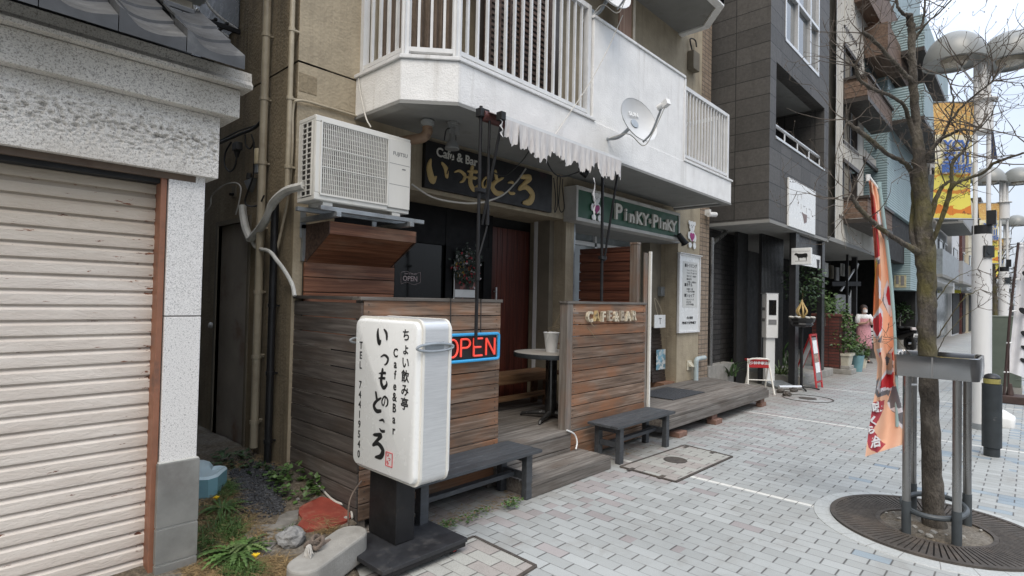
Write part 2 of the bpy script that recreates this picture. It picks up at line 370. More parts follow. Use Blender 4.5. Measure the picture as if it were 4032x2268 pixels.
M['basin'] = pm('pale_blue_basin', (.52, .64, .67), .1, 5, .5, stain=(.55, .6, .6), sthr=(.5, .75))
M['basin_side'] = pm('blue_basin_side', (.19, .36, .41), .12, 5, .5)
M['leaf'] = pm('leaf_green', (.075, .14, .035), .4, 14, .55, isl=.4)
M['leaf_dark'] = pm('dark_leaf', (.035, .075, .022), .4, 14, .5, isl=.4)
M['leaf_pale'] = pm('pale_leaf', (.14, .2, .07), .3, 14, .55, isl=.4)
M['straw'] = pm('dry_grass', (.30, .21, .10), .35, 30, .9, isl=.45)
M['yellow'] = pm('dandelion_yellow', (.72, .5, .02), .15, 30, .7)
M['red_board'] = pm('faded_red_board', (.24, .045, .028), .2, 9, .7, stain=(.3, .12, .08), sscale=8)
M['red_paint'] = pm('red_paint', (.42, .022, .025), .1, 7, .45)
M['white_gloss'] = pm('white_gloss_paint', (.72, .7, .64), .06, 6, .35)
M['rope'] = pm('weathered_rope', (.16, .125, .10), .3, 60, .95, bump=.6, bscale=130)
M['rope_end'] = pm('frayed_rope', (.5, .48, .44), .2, 60, .95)
M['bark'] = None
M['skin'] = pm('skin', (.52, .33, .25), .06, 9, .6)
M['hair'] = pm('dark_hair', (.03, .018, .014), .3, 30, .6)
M['pink_cloth'] = pm('pink_apron_cloth', (.55, .27, .30), .2, 22, .85)
M['mask_white'] = pm('white_cloth', (.75, .75, .75), .05, 9, .85)
M['rubber'] = pm('black_rubber', (.018, .018, .018), .2, 9, .75)
M['moto'] = pm('gloss_black_paint', (.012, .012, .014), .1, 4, .18)
M['plate_white'] = pm('white_plate', (.75, .76, .75), .03, 6, .4)
M['chrome'] = pm('chrome', (.75, .75, .75), .03, 4, .12, 1.)
M['aqua'] = None
M['cream_sheet'] = streaky('cream_ribbed_sheet', (.50, .49, .455), (.29, .275, .24), .6, 0, 40, (.52, .75), 1.1, .004, .05)
M['brown_wood'] = wood('brown_balcony_boards', 'X', ((.07,.042,.028), (.15,.095,.065), (.22,.15,.11)), .7, .25, .5)
M['dark_brown'] = pm('dark_brown_frame', (.045, .036, .03), .2, 6, .5)
M['banner_y'] = None
M['navy'] = pm('navy_cloth', (.02, .035, .09), .1, 9, .8)
M['flag_white'] = pm('white_flag_cloth', (.68, .68, .70), .06, 6, .85)
M['neon_red'] = None
# tiled and patterned surfaces
def tile_mat(name, cols, grout, tw, th, axis, offset=0., rough=.6, bump=.5, gw=.006, sub=None):
    t = NT(name); sx = t.n('SeparateXYZ'); t.l(t.pos, sx.inputs[0]); cb = t.n('CombineXYZ')
    u = sx.outputs[0] if axis == 'X' else sx.outputs[1]
    if axis == 'XY': u = t.math('ADD', sx.outputs[0], sx.outputs[1])
    t.l(u, cb.inputs[0]); t.l(sx.outputs[2], cb.inputs[1])
    b = t.n('TexBrick'); b.offset = offset; b.inputs['Scale'].default_value = 1; b.inputs['Brick Width'].default_value = tw; b.inputs['Row Height'].default_value = th
    b.inputs['Mortar Size'].default_value = gw; b.inputs['Mortar Smooth'].default_value = .1; b.inputs['Bias'].default_value = 0
    b.inputs['Color1'].default_value = (*cols[0], 1); b.inputs['Color2'].default_value = (*cols[1], 1); b.inputs['Mortar'].default_value = (*grout, 1)
    t.l(cb.outputs[0], b.inputs['Vector'])
    nz = t.noise(22, 6, None, .65); c = t.mix(1, b.outputs['Color'], t.ramp(nz, [(.3, .75), (.7, 1.2)]), 'MULTIPLY')
    st = t.ramp(t.noise(1.2, 6, t.mapv((7, 7, .5)), .65), [(.5, 0.), (.8, .45)]); c = t.mix(st, c, tuple(x*.55 for x in cols[0]))
    h = t.math('SUBTRACT', t.math('MULTIPLY', t.noise(sub or 30, 5), .6), b.outputs['Fac'])
    return t.out(c, rough, t.bump(h, bump, .012))
M['dark_tile'] = tile_mat('dark_stone_tile', ((.058,.055,.051), (.086,.081,.075)), (.022,.021,.02), .62, .315, 'XY', 0, .6, .7, .009, 14)
M['dark_brick'] = tile_mat('charcoal_split_brick', ((.032,.030,.029), (.05,.047,.045)), (.015,.015,.015), .3, .1, 'XY', .5, .75, .9, .01)
M['brown_tile'] = tile_mat('brown_wall_tile', ((.27,.205,.145), (.35,.27,.2)), (.15,.12,.09), .15, .08, 'XY', 0, .6, .8, .008)
M['red_brick'] = tile_mat('dark_red_brick', ((.095,.028,.022), (.14,.04,.03)), (.03,.02,.018), .24, .075, 'XY', 0, .6, .7, .008)
# ---------------------------------------------------------------- pavement
def paver_mat(name, mode='walk'):
    t = NT(name); sx = t.n('SeparateXYZ'); t.l(t.pos, sx.inputs[0]); X, Y = sx.outputs[0], sx.outputs[1]
    RW, BL = .1, .215
    if mode == 'walk':      # narrow white courses cross the pavement every 3.63 m
        Xw = t.math('FLOORED_MODULO', t.math('ADD', X, -4.94), 3.63)
        white = t.math('LESS_THAN', Xw, .06)
    r = t.math('DIVIDE', X, RW); row = t.math('FLOOR', r); fr = t.math('FRACT', r)
    half = t.math('MULTIPLY', t.math('FLOORED_MODULO', row, 2.), .5)
    q = t.math('ADD', t.math('DIVIDE', Y, BL), half); cl = t.math('FLOOR', q); fq = t.math('FRACT', q)
    def edge(f, wdt):
        return t.math('SUBTRACT', .5, t.math('ABSOLUTE', t.math('SUBTRACT', f, .5)))
    er = t.math('MULTIPLY', edge(fr, 0), RW); eq = t.math('MULTIPLY', edge(fq, 0), BL)
    jr = t.ramp(er, [(.0018, 1.), (.0034, 0.)]); jq = t.ramp(eq, [(.003, 1.), (.005, 0.)])
    cb = t.n('CombineXYZ'); t.l(row, cb.inputs[0]); t.l(cl, cb.inputs[1])
    wn = t.n('TexWhiteNoise', noise_dimensions='3D'); t.l(cb.outputs[0], wn.inputs['Vector']); rnd = wn.outputs[0]
    wn2 = t.n('TexWhiteNoise', noise_dimensions='3D'); cz = t.n('CombineXYZ'); t.l(row, cz.inputs[0]); t.l(cl, cz.inputs[1]); cz.inputs[2].default_value = 5; t.l(cz.outputs[0], wn2.inputs['Vector']); r2 = wn2.outputs[0]
    grey = t.ramp(r2, [(0, (.345, .36, .352)), (1, (.425, .445, .438))])
    pinkc = t.ramp(r2, [(0, (.315, .292, .288)), (1, (.385, .358, .352))])
    bluec = t.ramp(r2, [(0, (.23, .29, .345)), (1, (.31, .37, .41))])
    # pink share grows towards the houses, blue appears towards the road
    pth = t.ramp(t.math('DIVIDE', Y, 4.), [(.3, 0.), (.42, .03), (.56, .12), (.66, .3), (.8, .45)])
    c = t.mix(t.math('LESS_THAN', rnd, pth), grey, pinkc)
    if mode == 'walk':
        bth = t.ramp(t.math('DIVIDE', Y, 4.), [(0., .42), (.12, .25), (.26, .08), (.36, .0)])
        bz = t.math('MULTIPLY', bth, t.ramp(t.noise(.9, 2), [(.4, .1), (.6, 1.)]))
        c = t.mix(t.math('GREATER_THAN', rnd, t.math('SUBTRACT', 1., bz)), c, bluec)
    else:
        c = t.mix(t.math('LESS_THAN', rnd, .45), (.42, .42, .385), (.375, .345, .32))
    sp = t.noise(210, 3, None, .7); c = t.mix(1, c, t.ramp(sp, [(.32, .8), (.5, 1.), (.68, 1.1)]), 'MULTIPLY')
    if mode != 'walk': c = t.mix(t.ramp(t.noise(120, 4), [(.36, .55), (.44, 0.)]), c, (.2, .19, .17))
    gum = t.n('TexVoronoi'); gum.inputs['Scale'].default_value = 3.1; t.l(t.pos, gum.inputs['Vector']); gm = t.ramp(gum.outputs['Distance'], [(.05, .6), (.066, 0.)]); c = t.mix(gm, c, (.15, .14, .13))
    blot = t.ramp(t.noise(2.6, 6, None, .7, .5), [(.52, 0.), (.7, .5)]); c = t.mix(blot, c, (.25, .24, .22))
    big = t.noise(.8, 5, None, .6); c = t.mix(1, c, t.ramp(big, [(.3, .88), (.7, 1.05)]), 'MULTIPLY')
    if mode == 'walk':
        wj = t.math('FRACT', t.math('DIVIDE', Y, .1075)); we = t.ramp(t.math('MULTIPLY', edge(wj, 0), .1075), [(.0015, 1.), (.0035, 0.)])
        wx = t.ramp(t.math('MULTIPLY', edge(t.math('DIVIDE', Xw, .06), 0), .06), [(.001, 1.), (.0025, 0.)])
        jw = t.math('MAXIMUM', we, wx)
        c = t.mix(white, c, t.ramp(t.noise(40, 4), [(.3, (.6, .6, .56)), (.7, (.72, .72, .68))]))
        inv = t.math('SUBTRACT', 1., white)
        jr = t.math('MULTIPLY', jr, inv); jq = t.math('ADD', t.math('MULTIPLY', jq, inv), t.math('MULTIPLY', jw, white))
    dn = t.ramp(t.noise(3, 4), [(.3, (.035, .032, .03)), (.7, (.095, .09, .085))])
    jm = t.math('MAXIMUM', jq, t.math('MULTIPLY', jr, t.ramp(t.noise(1.3, 3), [(.35, .55), (.65, .95)])))
    c = t.mix(jm, c, dn)
    # dirt gathers along the shop fronts and in the far stretch under the trees
    dv = t.ramp(t.math('ADD', t.math('DIVIDE', Y, 4.), t.math('MULTIPLY', t.math('SUBTRACT', t.noise(1.8, 6, None, .65), .5), .25)), [(.66, 0.), (.82, .5)])
    c = t.mix(dv, c, (.19, .165, .13))
    if mode == 'walk':
        pt = t.ramp(t.noise(.35, 5, None, .6), [(.5, 0.), (.66, .35)]); far = t.ramp(t.math('DIVIDE', X, 40.), [(.15, 0.), (.3, 1.)])
        c = t.mix(t.math('MULTIPLY', pt, far), c, (.27, .26, .245))
    hgt = t.math('SUBTRACT', t.math('MULTIPLY', sp, .15), jm)
    return t.out(c, t.ramp(t.noise(14, 4), [(.3, .5), (.7, .7)]), t.bump(hgt, .45, .004), None, .4)
M['paver'] = paver_mat('block_paving', 'walk'); M['paver_lid'] = paver_mat('inlaid_speckled_paving', 'lid')
g = MB(); g.add([(-60,-60,0),(400,-60,0),(400,60,0),(-60,60,0)], [(0,1,2,3)])
tag(g.build('pavement', M['paver'], at=(0,0,0)), kind='structure')
# ---------------------------------------------------------------- alley soil: a gentle hump of earth
def soil_z(x, y):
    s = min(1, max(0, (y-2.55)/1.9)); s = s*s*(3-2*s)
    e = min(1, max(0, (2.03-x)/.25)) if y < 3.2 else 1
    return .012 + (.225*s)*(.4+.6*e) + .012*noise.noise((x*4, y*4, 0)) + .006*noise.noise((x*15, y*15, 2))
def soil_mat():
    t = NT('alley_soil'); n1 = t.noise(2.4, 6, None, .6); n2 = t.noise(45, 5, None, .7)
    c = t.ramp(n2, [(.3, (.05, .04, .028)), (.5, (.12, .095, .065)), (.72, (.24, .2, .145))])
    c = t.mix(t.ramp(n1, [(.42, 0.), (.62, .8)]), c, t.ramp(n2, [(.3, (.13, .12, .1)), (.7, (.27, .25, .22))]))
    return t.out(c, .95, t.bump(n2, .9, .015))
m = MB(); NX, NY = 26, 90
X0, X1, Y0, Y1 = .55, 2.07, 2.5, 9.
vs = []; fs = []
for j in range(NY+1):
    for i in range(NX+1):
        y = Y0 + (Y1-Y0)*(j/NY)**1.35; xx1 = X1 if y > 3.25 else 1.8 + .05*math.sin(y*9)
        x = X0 + (xx1-X0)*i/NX; z = soil_z(x, y)
        if j == 0: z = -.01
        if i == NX and y < 3.25: z = -.01
        vs.append((x, y, z))
for j in range(NY):
    for i in range(NX):
        a = j*(NX+1)+i; fs.append((a, a+1, a+NX+2, a+NX+1))
m.add(vs, fs)
tag(m.build('ground', soil_mat(), smooth=True, at=(1.3, 3.5, 0)), kind='structure')
# ---------------------------------------------------------------- granite storefront building with the roller shutter
GY = 3.40                                   # front plane of the pier
gb = thing('storefront_building', 'pale granite storefront with closed cream roller shutter and grey tiled eave', 'building', (.2, GY+.6, 0))
xl = PY(660, 900, GY).x; xr = 1.105
plz = PY(700, 1812, GY).z                   # top of the tiled plinth
zb = PY(740, 690, GY).z                     # underside of the granite head
jz = PY(700, 1245, GY).z
p = MB(); p.box(xl, xr, GY, GY+.5, plz, jz-.003); p.box(xl, xr, GY+.002, GY+.5, jz+.003, zb+.02); p.box(xl+.004, xr-.004, GY+.006, GY+.49, jz-.003, jz+.003, 1)
p.build('pier', [M['granite'], M['dark_void']], gb, bevel=.006)
t_ = MB(); zz = [-.02, PY(700, 2150, GY).z, PY(700, 1985, GY).z, plz]
zz = [zz[0], .155, .345, plz]
for a, b in zip(zz[:-1], zz[1:]):
    t_.box(xl-.012, xr+.012, GY-.022, GY+.5, a+.003, b-.004, 0); t_.box(xl-.008, xr+.008, GY-.018, GY+.5, b-.004, b+.003, 1)
t_.build('tile_plinth', [M['grey_tile'], M['mortar']], gb, bevel=.003)
# body behind
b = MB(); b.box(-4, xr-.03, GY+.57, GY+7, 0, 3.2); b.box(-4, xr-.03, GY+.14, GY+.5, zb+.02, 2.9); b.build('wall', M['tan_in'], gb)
# granite head: rough lintel, dressed band, cornice
z1 = PY(860, 335, GY-.10).z; z0 = PY(865, 452, GY-.10).z
r_ = MB(); r_.box(-4, -.5, GY-.045, GY+.4, zb, z0); r_.box(-.5, xr+.05, GY-.02, GY+.4, zb, z0)
def pit(x, z):
    v = (z-zb)/(z0-zb); env = max(0, 1-abs(v-.55)/.42); q = noise.noise((x*30, z*44, 3.)); q2 = noise.noise((x*50, z*70, 7.)); e = .03*env*max(0, q+.5*q2-.02)**.7 + .007*q2*(.3+env) + .0016*noise.noise((x*90, z*90, 1.))
    ed = min(1, min(x+.5, xr+.05-x, z-zb, z0-z)/.02); return e*max(0, ed)
nx_, nzz = 300, 80; vs = []; fs = []
for j in range(nzz+1):
    for i in range(nx_+1): x = -.5+(xr+.55)*i/nx_; z = zb+(z0-zb)*j/nzz; vs.append((x, GY-.045+pit(x, z), z))
for j in range(nzz):
    for i in range(nx_): q = j*(nx_+1)+i; fs.append((q, q+1, q+nx_+2, q+nx_+1))
r_.add(vs, fs); c_ = [(xr+.05, GY-.045, zb), (xr+.05, GY-.045, z0), (-.5, GY-.045, zb), (-.5, GY-.045, z0)]
r_.add([(xr+.05, GY-.045, zb), (xr+.05, GY-.02, zb), (xr+.05, GY-.02, z0), (xr+.05, GY-.045, z0), (-.5, GY-.045, zb), (-.5, GY-.02, zb)], [(0, 1, 2, 3), (0, 4, 5, 1)])
r_.build('rough_lintel', M['granite_rough'], gb)
b_ = MB(); b_.box(-4, xr+.13, GY-.115, GY+.4, z0+.002, z1); b_.build('stone_band', M['granite_dirty'], gb, bevel=.006)
zc = PY(902, 262, GY-.16).z
c_ = MB(); prof = [(GY-.02, z1+.002), (GY-.17, z1+.002), (GY-.175, z1+.02), (GY-.155, z1+.045), (GY-.15, zc), (GY-.02, zc)]
c_.prism([(-4, y, z) for y, z in prof], (4+xr+.175, 0, 0)); c_.build('cornice', M['granite_dirty'], gb)
# shutter
M['dark_brown_rust'] = pm('brown_rusted_steel', (.12, .085, .06), .25, 7, .7, stain=(.07, .04, .025), sscale=6)
SY = GY+.10; st = zb-.055
s = MB(); pitch = .0755; z = .02; fs = []; prof = []
while z < st:
    prof += [(SY+.02, z), (SY+.001, z+.003), (SY, z+.012), (SY, z+.05), (SY+.003, z+.053), (SY+.02, z+.071)]; z += pitch
n = len(prof); x0, x1 = -4., xl-.028
s.add([(x0, y, z) for y, z in prof] + [(x1, y, z) for y, z in prof], [(i, i+1, n+i+1, n+i) for i in range(n-1)])
def shutter_mat():
    t = NT('cream_shutter_paint'); nz = t.noise(7, 6, t.mapv((.5, 1, 3)))
    c = t.ramp(nz, [(.3, (.57, .505, .44)), (.7, (.69, .63, .56))])
    sx = t.n('SeparateXYZ'); t.l(t.pos, sx.inputs[0])
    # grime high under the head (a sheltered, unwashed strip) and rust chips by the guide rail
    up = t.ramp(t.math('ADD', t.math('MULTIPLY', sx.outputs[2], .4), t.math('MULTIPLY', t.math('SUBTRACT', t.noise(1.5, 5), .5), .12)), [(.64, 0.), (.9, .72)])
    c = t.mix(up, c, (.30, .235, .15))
    chip = t.noise(16, 5, t.mapv((.45, 1, 2.4)), .7)
    edge = t.ramp(sx.outputs[0], [(.66, 0.), (.93, 1.)])
    dn = t.ramp(t.noise(1.3, 3, t.mapv((.6, 1, 1))), [(.42, 0.), (.62, .035)])
    th = t.math('SUBTRACT', .69, t.math('ADD', dn, t.math('MULTIPLY', edge, .07)))
    c = t.mix(t.math('GREATER_THAN', chip, th), c, t.ramp(t.noise(60, 3), [(.35, (.09, .032, .018)), (.65, (.24, .085, .04))]))
    emb = t.noise(26, 4, t.mapv((.55, 1, 1.6)), .6, 1.5)
    return t.out(c, .5, t.bump(emb, .4, .012), 0, .4)
sh = s.build('roller_shutter', shutter_mat(), gb)
e = MB(); e.box(-4, x1, SY-.004, SY+.03, -.01, .055); e.build('bottom_bar', M['rust_frame'], sh)
rl = MB(); rl.box(xl-.034, xl-.006, GY+.012, SY+.05, -.01, zb-.02); rl.build('guide_rail', M['rust_frame'], gb, bevel=.002)
hd = MB(); hd.box(-4, xl+.13, GY+.0, GY+.12, zb-.035, zb-.001); hd.box(-4, xl, GY+.03, GY+.13, zb-.06, zb-.034, 1)
hd.build('shutter_head_box', [M['dark_brown_rust'], M['dark_void']], gb)
# tiled eave: wave-shaped eave tiles, one thick roll per tile, courses stepping up the slope
EX = PY(966, 250, GY-.30).x; ez = PY(966, 275, GY-.30).z
TW = .285
def wave(u):        # tile profile 0..1 from its left joint
    u = u % 1.0
    return .075*math.exp(-(u/.2)**2) + .012 + .035*max(0, (u-.55)/.45)**1.5 + .03*math.exp(-((u-1)/.08)**2)*0
rf = MB()
def course(y0, y1, z0, thick, rise, drop, m=0):
    xs = []; x = EX
    k = 0
    while x > -3.2:
        n = 14
        for i in range(n):
            xs.append((EX - TW*(k+1) + TW*i/n, i/n, k))
        k += 1; x -= TW
    for kk in range(k):
        xa = EX - TW*(kk+1); n = 14
        pr = [(xa + .002 + (TW-.004)*i/n, wave(i/n if i < n else .9999)) for i in range(n+1)]
        top0 = [(x, y0, z0+h) for x, h in pr]; bot0 = [(x, y0, z0+h-thick-(drop)) if drop == 0 else (x, y0, z0-drop) for x, h in pr]
        top1 = [(x, y1, z0+h+rise) for x, h in pr]; N = n+1
        rf.add(top0+bot0+top1, [(i+1, i, N+i, N+i+1)[::-1] for i in range(n)] + [(i, i+1, 2*N+i+1, 2*N+i) for i in range(n)] + [(0, 2*N, N), (n, N+n, 2*N+n)], m)
sl = .62
ez += .03
course(GY-.30, GY+.02, ez, .02, .32*sl, .03)
for q in range(1, 3):
    course(GY-.30+.215*q, GY+.02+.215*q, ez+.215*q*sl+.016*q, .03, .32*sl, 0)
rf.box(-4, EX-.1, GY-.13, GY+.1, zc+.002, ez+.03)
rf.build('tile_roof', M['tile_roof'], gb, smooth=True, ang=30)
# flat stacked ridge tiles under the upper wall
uy = GY+.36
rz0 = PY(800, 118, uy).z; rx = PY(800, 90, uy).x; rz1 = PY(790, 62, uy).z
rt = MB(); hh = (rz1-rz0)
for row in range(3):
    x = rx - .02*row - (.09 if row % 2 else 0); a = rz0 + hh*row/2.
    rt.box(x, rx-.02*row, uy+.012*row, uy+.3, a+.003, a+hh/2-.004) if row % 2 else None
    while x > -3:
        rt.box(x-.26+.004, x, uy+.012*row, uy+.3, a+.003, a+hh/2-.004); x -= .26
rt.box(-4, rx-.05, uy+.03, uy+.3, rz0-1.0, rz0+.001)
rt.build('ridge_tiles', M['tile_roof'], gb, bevel=.006)
uw = MB(); ux = PY(757, 20, uy+.12).x; uw.box(-4, ux, uy+.12, uy+5, rz1-.05, 9); uw.build('upper_wall', pm('cream_upper_wall', (.52, .47, .38), .1, 5, .85, bump=.3, stain=(.4, .35, .28)), gb)
dp = MB(); dp.box(-4, ux+.05, uy+.02, uy+.14, rz1+.12, rz1+.135); dp.build('flashing', M['galv'], gb)
# ---------------------------------------------------------------- tan apartment building with the cafe
XS, YW = 2.065, 4.33            # side wall plane, front wall plane
XE = 9.52                        # end of the rendered front; a strip of brown tile follows to 9.9
tb = thing('apartment_building', 'tan rendered apartment building with white faceted balcony over two small shops', 'building', (6, 8, 0))
dy0, dy1, dz0, dz1 = 5.19, 5.93, .2, 2.27
sz = 2.63                        # underside of the shop fascia
YB = 4.92                        # shop window plane
gz_ = 3.49                       # expansion groove
wl = MB()
wl.box(XS, XS+.25, dy1, 16, -.1, gz_-.008); wl.box(XS, XS+.25, YW+.001, dy0, -.1, gz_-.008); wl.box(XS, XS+.25, dy0, dy1, dz1, gz_-.008)
wl.box(XS, XS+.25, YW, 16, gz_+.008, 13); wl.box(XS+.012, XS+.24, YW+.012, 16, gz_-.008, gz_+.008, 1)
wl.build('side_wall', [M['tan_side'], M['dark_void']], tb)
fw_ = MB()
OX0 = 2.42                       # left jamb of the cafe opening
fw_.box(XS+.002, OX0, YW-.002, YB, -.1, gz_-.008, 0); fw_.box(OX0, 5.63, YW, YB-.001, sz, 3.2, 0)
fw_.box(5.63, 5.80, YW, YB+.3, -.1, 3.2, 0); fw_.box(5.80, 8.70, YW, YB, sz+.0, 3.2, 0)
fw_.box(8.70, XE, YW, 6.5, -.1, 3.2, 0)
fw_.box(OX0, 2.60, YW-.002, YB, 3.2, gz_-.008); fw_.box(XS+.002, 2.60, YW-.002, YW+.25, gz_+.008, 13); fw_.box(XS+.012, 2.60, YW+.012, YW+.2, gz_-.008, gz_+.008, 1)
fw_.build('front_wall', [M['tan'], M['dark_void']], tb)
ru = MB(); ru.box(XE, 9.9, YW-.006, 6.5, -.1, 13); ru.build('tile_strip', M['brown_tile'], tb)
# patched outlet on the front wall
# storefront of the cafe: black frames, glazed window and door, mahogany door leaf
sf = MB(); fr = .07
xs = [OX0, 3.35, 4.10, 4.78, 5.63]
for x in xs[:4]: sf.box(x, x+fr, YB-.06, YB, .32, sz)
sf.box(OX0, 4.8, YB-.055, YB-.002, 2.2, sz); sf.box(OX0, 4.1, YB-.055, YB-.002, .32, .8)
sf.box(4.10, 4.20, YB-.07, YB-.01, .32, 2.2); sf.box(4.70, 4.80, YB-.07, YB-.01, .32, 2.2); sf.box(4.1, 4.8, YB-.068, YB-.012, .32, .52); sf.box(4.1, 4.8, YB-.068, YB-.012, 2.05, 2.22)
sf.build('shopfront_frame', M['shop_black'], tb, bevel=.003)
gl = MB(); gl.box(OX0+fr, 4.12, YB-.03, YB-.02, .8, 2.2); gl.build('shop_window', M['glass'], tb)
dg = MB(); dg.box(4.2, 4.7, YB-.04, YB-.03, .5, 2.06); dgo = dg.build('door_glass', M['glass'], tb)
rd = MB(); xx = 4.86
while xx < 5.52: rd.box(xx, xx+.083, YB-.05, YB, .33, 2.5); xx += .087
rdo = rd.build('door', M['red_door'], tb, bevel=.004)
h = MB(); h.cyl((4.90, YB-.09, 1.2), (4.90, YB-.09, 1.75), .012); h.cyl((4.90, YB-.09, 1.25), (4.90, YB-.04, 1.25), .008, 8); h.cyl((4.90, YB-.09, 1.7), (4.90, YB-.04, 1.7), .008, 8); h.build('handle', M['alu'], rdo)
bk = MB(); bk.box(OX0, 5.63, YB+.01, YB+.06, 0, 3.1); bk.box(5.54, 5.63, YB-.4, YB-.2, .3, sz, 1); bk.box(5.535, 5.55, YB-.2, YB-.14, .3, sz, 2)
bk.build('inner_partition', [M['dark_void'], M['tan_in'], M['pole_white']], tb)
# balcony slab, faceted at the street corner
BZ0, BZ1 = 3.17, 3.50; BYF = 3.40
pA = (2.59, YW); pB = (2.59, 3.67); pC = (2.93, 3.36); BXR = PY(2885, 660, BYF).x
out = [pA, pB, pC, (BXR, BYF+.02), (BXR, YW)]
def ring(mb, pts, z0, z1, th=.12, m=0, close=False):
    """upright band following pts (outer face on pts, thickness inward)"""
    n = len(pts)
    for i in range(n-1):
        a = Vector((*pts[i], 0)); b = Vector((*pts[i+1], 0)); d = (b-a).normalized(); inn = Vector((-d.y, d.x, 0))*th
        def mit(k):
            if k == 0 or k == n-1: return inn
            d0 = (Vector((*pts[k], 0))-Vector((*pts[k-1], 0))).normalized(); d1 = (Vector((*pts[k+1], 0))-Vector((*pts[k], 0))).normalized()
            q = (Vector((-d0.y, d0.x, 0)) + Vector((-d1.y, d1.x, 0))).normalized()
            return q*(th/max(.3, q.dot(Vector((-d1.y, d1.x, 0)))))
        ai = a+mit(i); bi = b+mit(i+1)
        mb.prism([a+Vector((0,0,z0)), b+Vector((0,0,z0)), bi+Vector((0,0,z0)), ai+Vector((0,0,z0))], (0, 0, z1-z0), m)
bs = MB(); ring(bs, out, BZ0, BZ1)
SPX0 = PY(2335, 485, BYF).x; SPX1 = PY(2692, 640, BYF).x; spz = PY(2363, 84, BYF).z
bs.box(SPX0, SPX1, BYF+.004, BYF+.13, BZ1-.1, spz)
bs.build('balcony_parapet', M['white_coat'], tb, bevel=.006)
tr = MB()
def off(pts, e):
    c = [(pts[0][0]-e, pts[0][1]), (pts[1][0]-e, pts[1][1]-e*.4), (pts[2][0]-e*.4, pts[2][1]-e), (pts[3][0]+e, pts[3][1]-e), (pts[4][0]+e, pts[4][1])]
    return c
o2 = off(out, .02)
ring(tr, [o2[0], o2[1], o2[2], (SPX0-.002, o2[2][1]+.02)], BZ1+.002, BZ1+.032, .17); tr.build('parapet_cap', M['white_trim'], tb, bevel=.004); tr = MB(); ring(tr, [(SPX1+.002, BYF-.01), o2[3], o2[4]], BZ1+.002, BZ1+.032, .17)
tr.build('parapet_cap', M['white_trim'], tb, bevel=.004); tr = MB(); tr.box(SPX0-.015, SPX1+.015, BYF-.014, BYF+.15, spz+.001, spz+.03)
tr.box(SPX1+.0, SPX1+.035, BYF-.008, BYF+.14, BZ1+.03, spz)
tr.build('parapet_cap', M['white_trim'], tb, bevel=.004)
cl = MB(); inn = off(out, -.09)
ring(cl, [ (x, y) for x, y in off(out, .004)], BZ0-.028, BZ0-.002, .10)
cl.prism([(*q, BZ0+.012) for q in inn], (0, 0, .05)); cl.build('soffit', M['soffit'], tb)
sl_ = MB(); sl_.prism([(*q, BZ0+.07) for q in inn], (0, 0, .15)); sl_.build('balcony_floor', M['concrete'], tb)
# railings
RT_ = 4.72
def rail(mb, pts, z0, z1, gap=.112, bw=.026):
    for i in range(len(pts)-1):
        a = Vector((*pts[i], 0)); b = Vector((*pts[i+1], 0)); L = (b-a).length; d = (b-a)/L
        for z, hgt in ((z0, .035), (z1, .05)):
            mb.bar(a+Vector((0,0,z)), b+Vector((0,0,z)), .05, hgt)
        n = max(1, round(L/gap))
        for k in range(1, n):
            p = a + d*(L*k/n); mb.bar(p+Vector((0,0,z0)), p+Vector((0,0,z1)), bw, bw*.8, (d.x, d.y, 0))
        for p in (a, b): mb.bar(p+Vector((0,0,BZ1+.02)), p+Vector((0,0,z1+.02)), .06, .055, (d.x, d.y, 0))
rp_ = MB(); ri_ = [(2.655, YW-.02), (2.655, 3.70), (2.96, 3.43), (SPX0-.05, BYF+.055)]
rail(rp_, ri_, BZ1+.10, RT_); rp_.build('railing', M['alu_white'], tb)
rq = MB(); rail(rq, [(SPX1+.08, BYF+.06), (BXR-.07, BYF+.075), (BXR-.07, YW-.05)], BZ1+.1, PY(2845, 445, BYF+.07).z, .1); rq.build('railing', M['alu_white'], tb)
# flat wall and windows behind the balcony
uw = MB(); uw.box(2.60, XE, YW, YW+.25, 3.2, 13); uw.build('upper_wall', M['tan'], tb)
wn = MB()
wn.box(2.75, 3.62, YW-.07, YW-.05, 3.55, 6); wno = wn.build('window', M['glass'], tb)
fr_ = MB()
for x in (2.70, 3.60): fr_.box(x, x+.05, YW-.085, YW-.03, 3.5, 6)
fr_.build('window_frame', M['pvc'], wno)
cu = MB(); pts = []
for i in range(70):
    x = 2.74 + i*.92/69; pts.append((x, YW-.11+.022*math.sin(i*1.05)+.01*math.sin(i*.37)))
cu.add([(x, y, 3.5) for x, y in pts]+[(x+.0, y, 6) for x, y in pts], [(i, i+1, 71+i-1+0+0, 70+i) for i in range(69)])
cu.f = [[i, i+1, 70+i+1, 70+i] for i in range(69)]; cu.m = [0]*69
cu.build('curtain', M['curtain'], wno)
lt = MB()                       # dark slatted shutter screen leaning in the balcony
lx0, lx1 = 3.72, 4.62; ly = 3.85
k = 3.4
while k < 6.2: lt.box(lx0, lx1, ly, ly+.012, k, k+.032); k += .058
for x in [lx0 + i*(lx1-lx0)/6 for i in range(7)]: lt.box(x-.012, x+.012, ly-.013, ly-.001, 3.4, 6.2)
for x in (lx0-.03, lx1): lt.box(x, x+.05, ly-.02, ly+.03, 3.4, 6.2)
lt.build('slatted_screen', M['lattice'], tb)
lb = MB(); lb.box(lx0-.06, lx1+.3, ly+.05, ly+.06, 3.4, 6.2); lb.build('screen_backing', M['dark_brown'], tb)
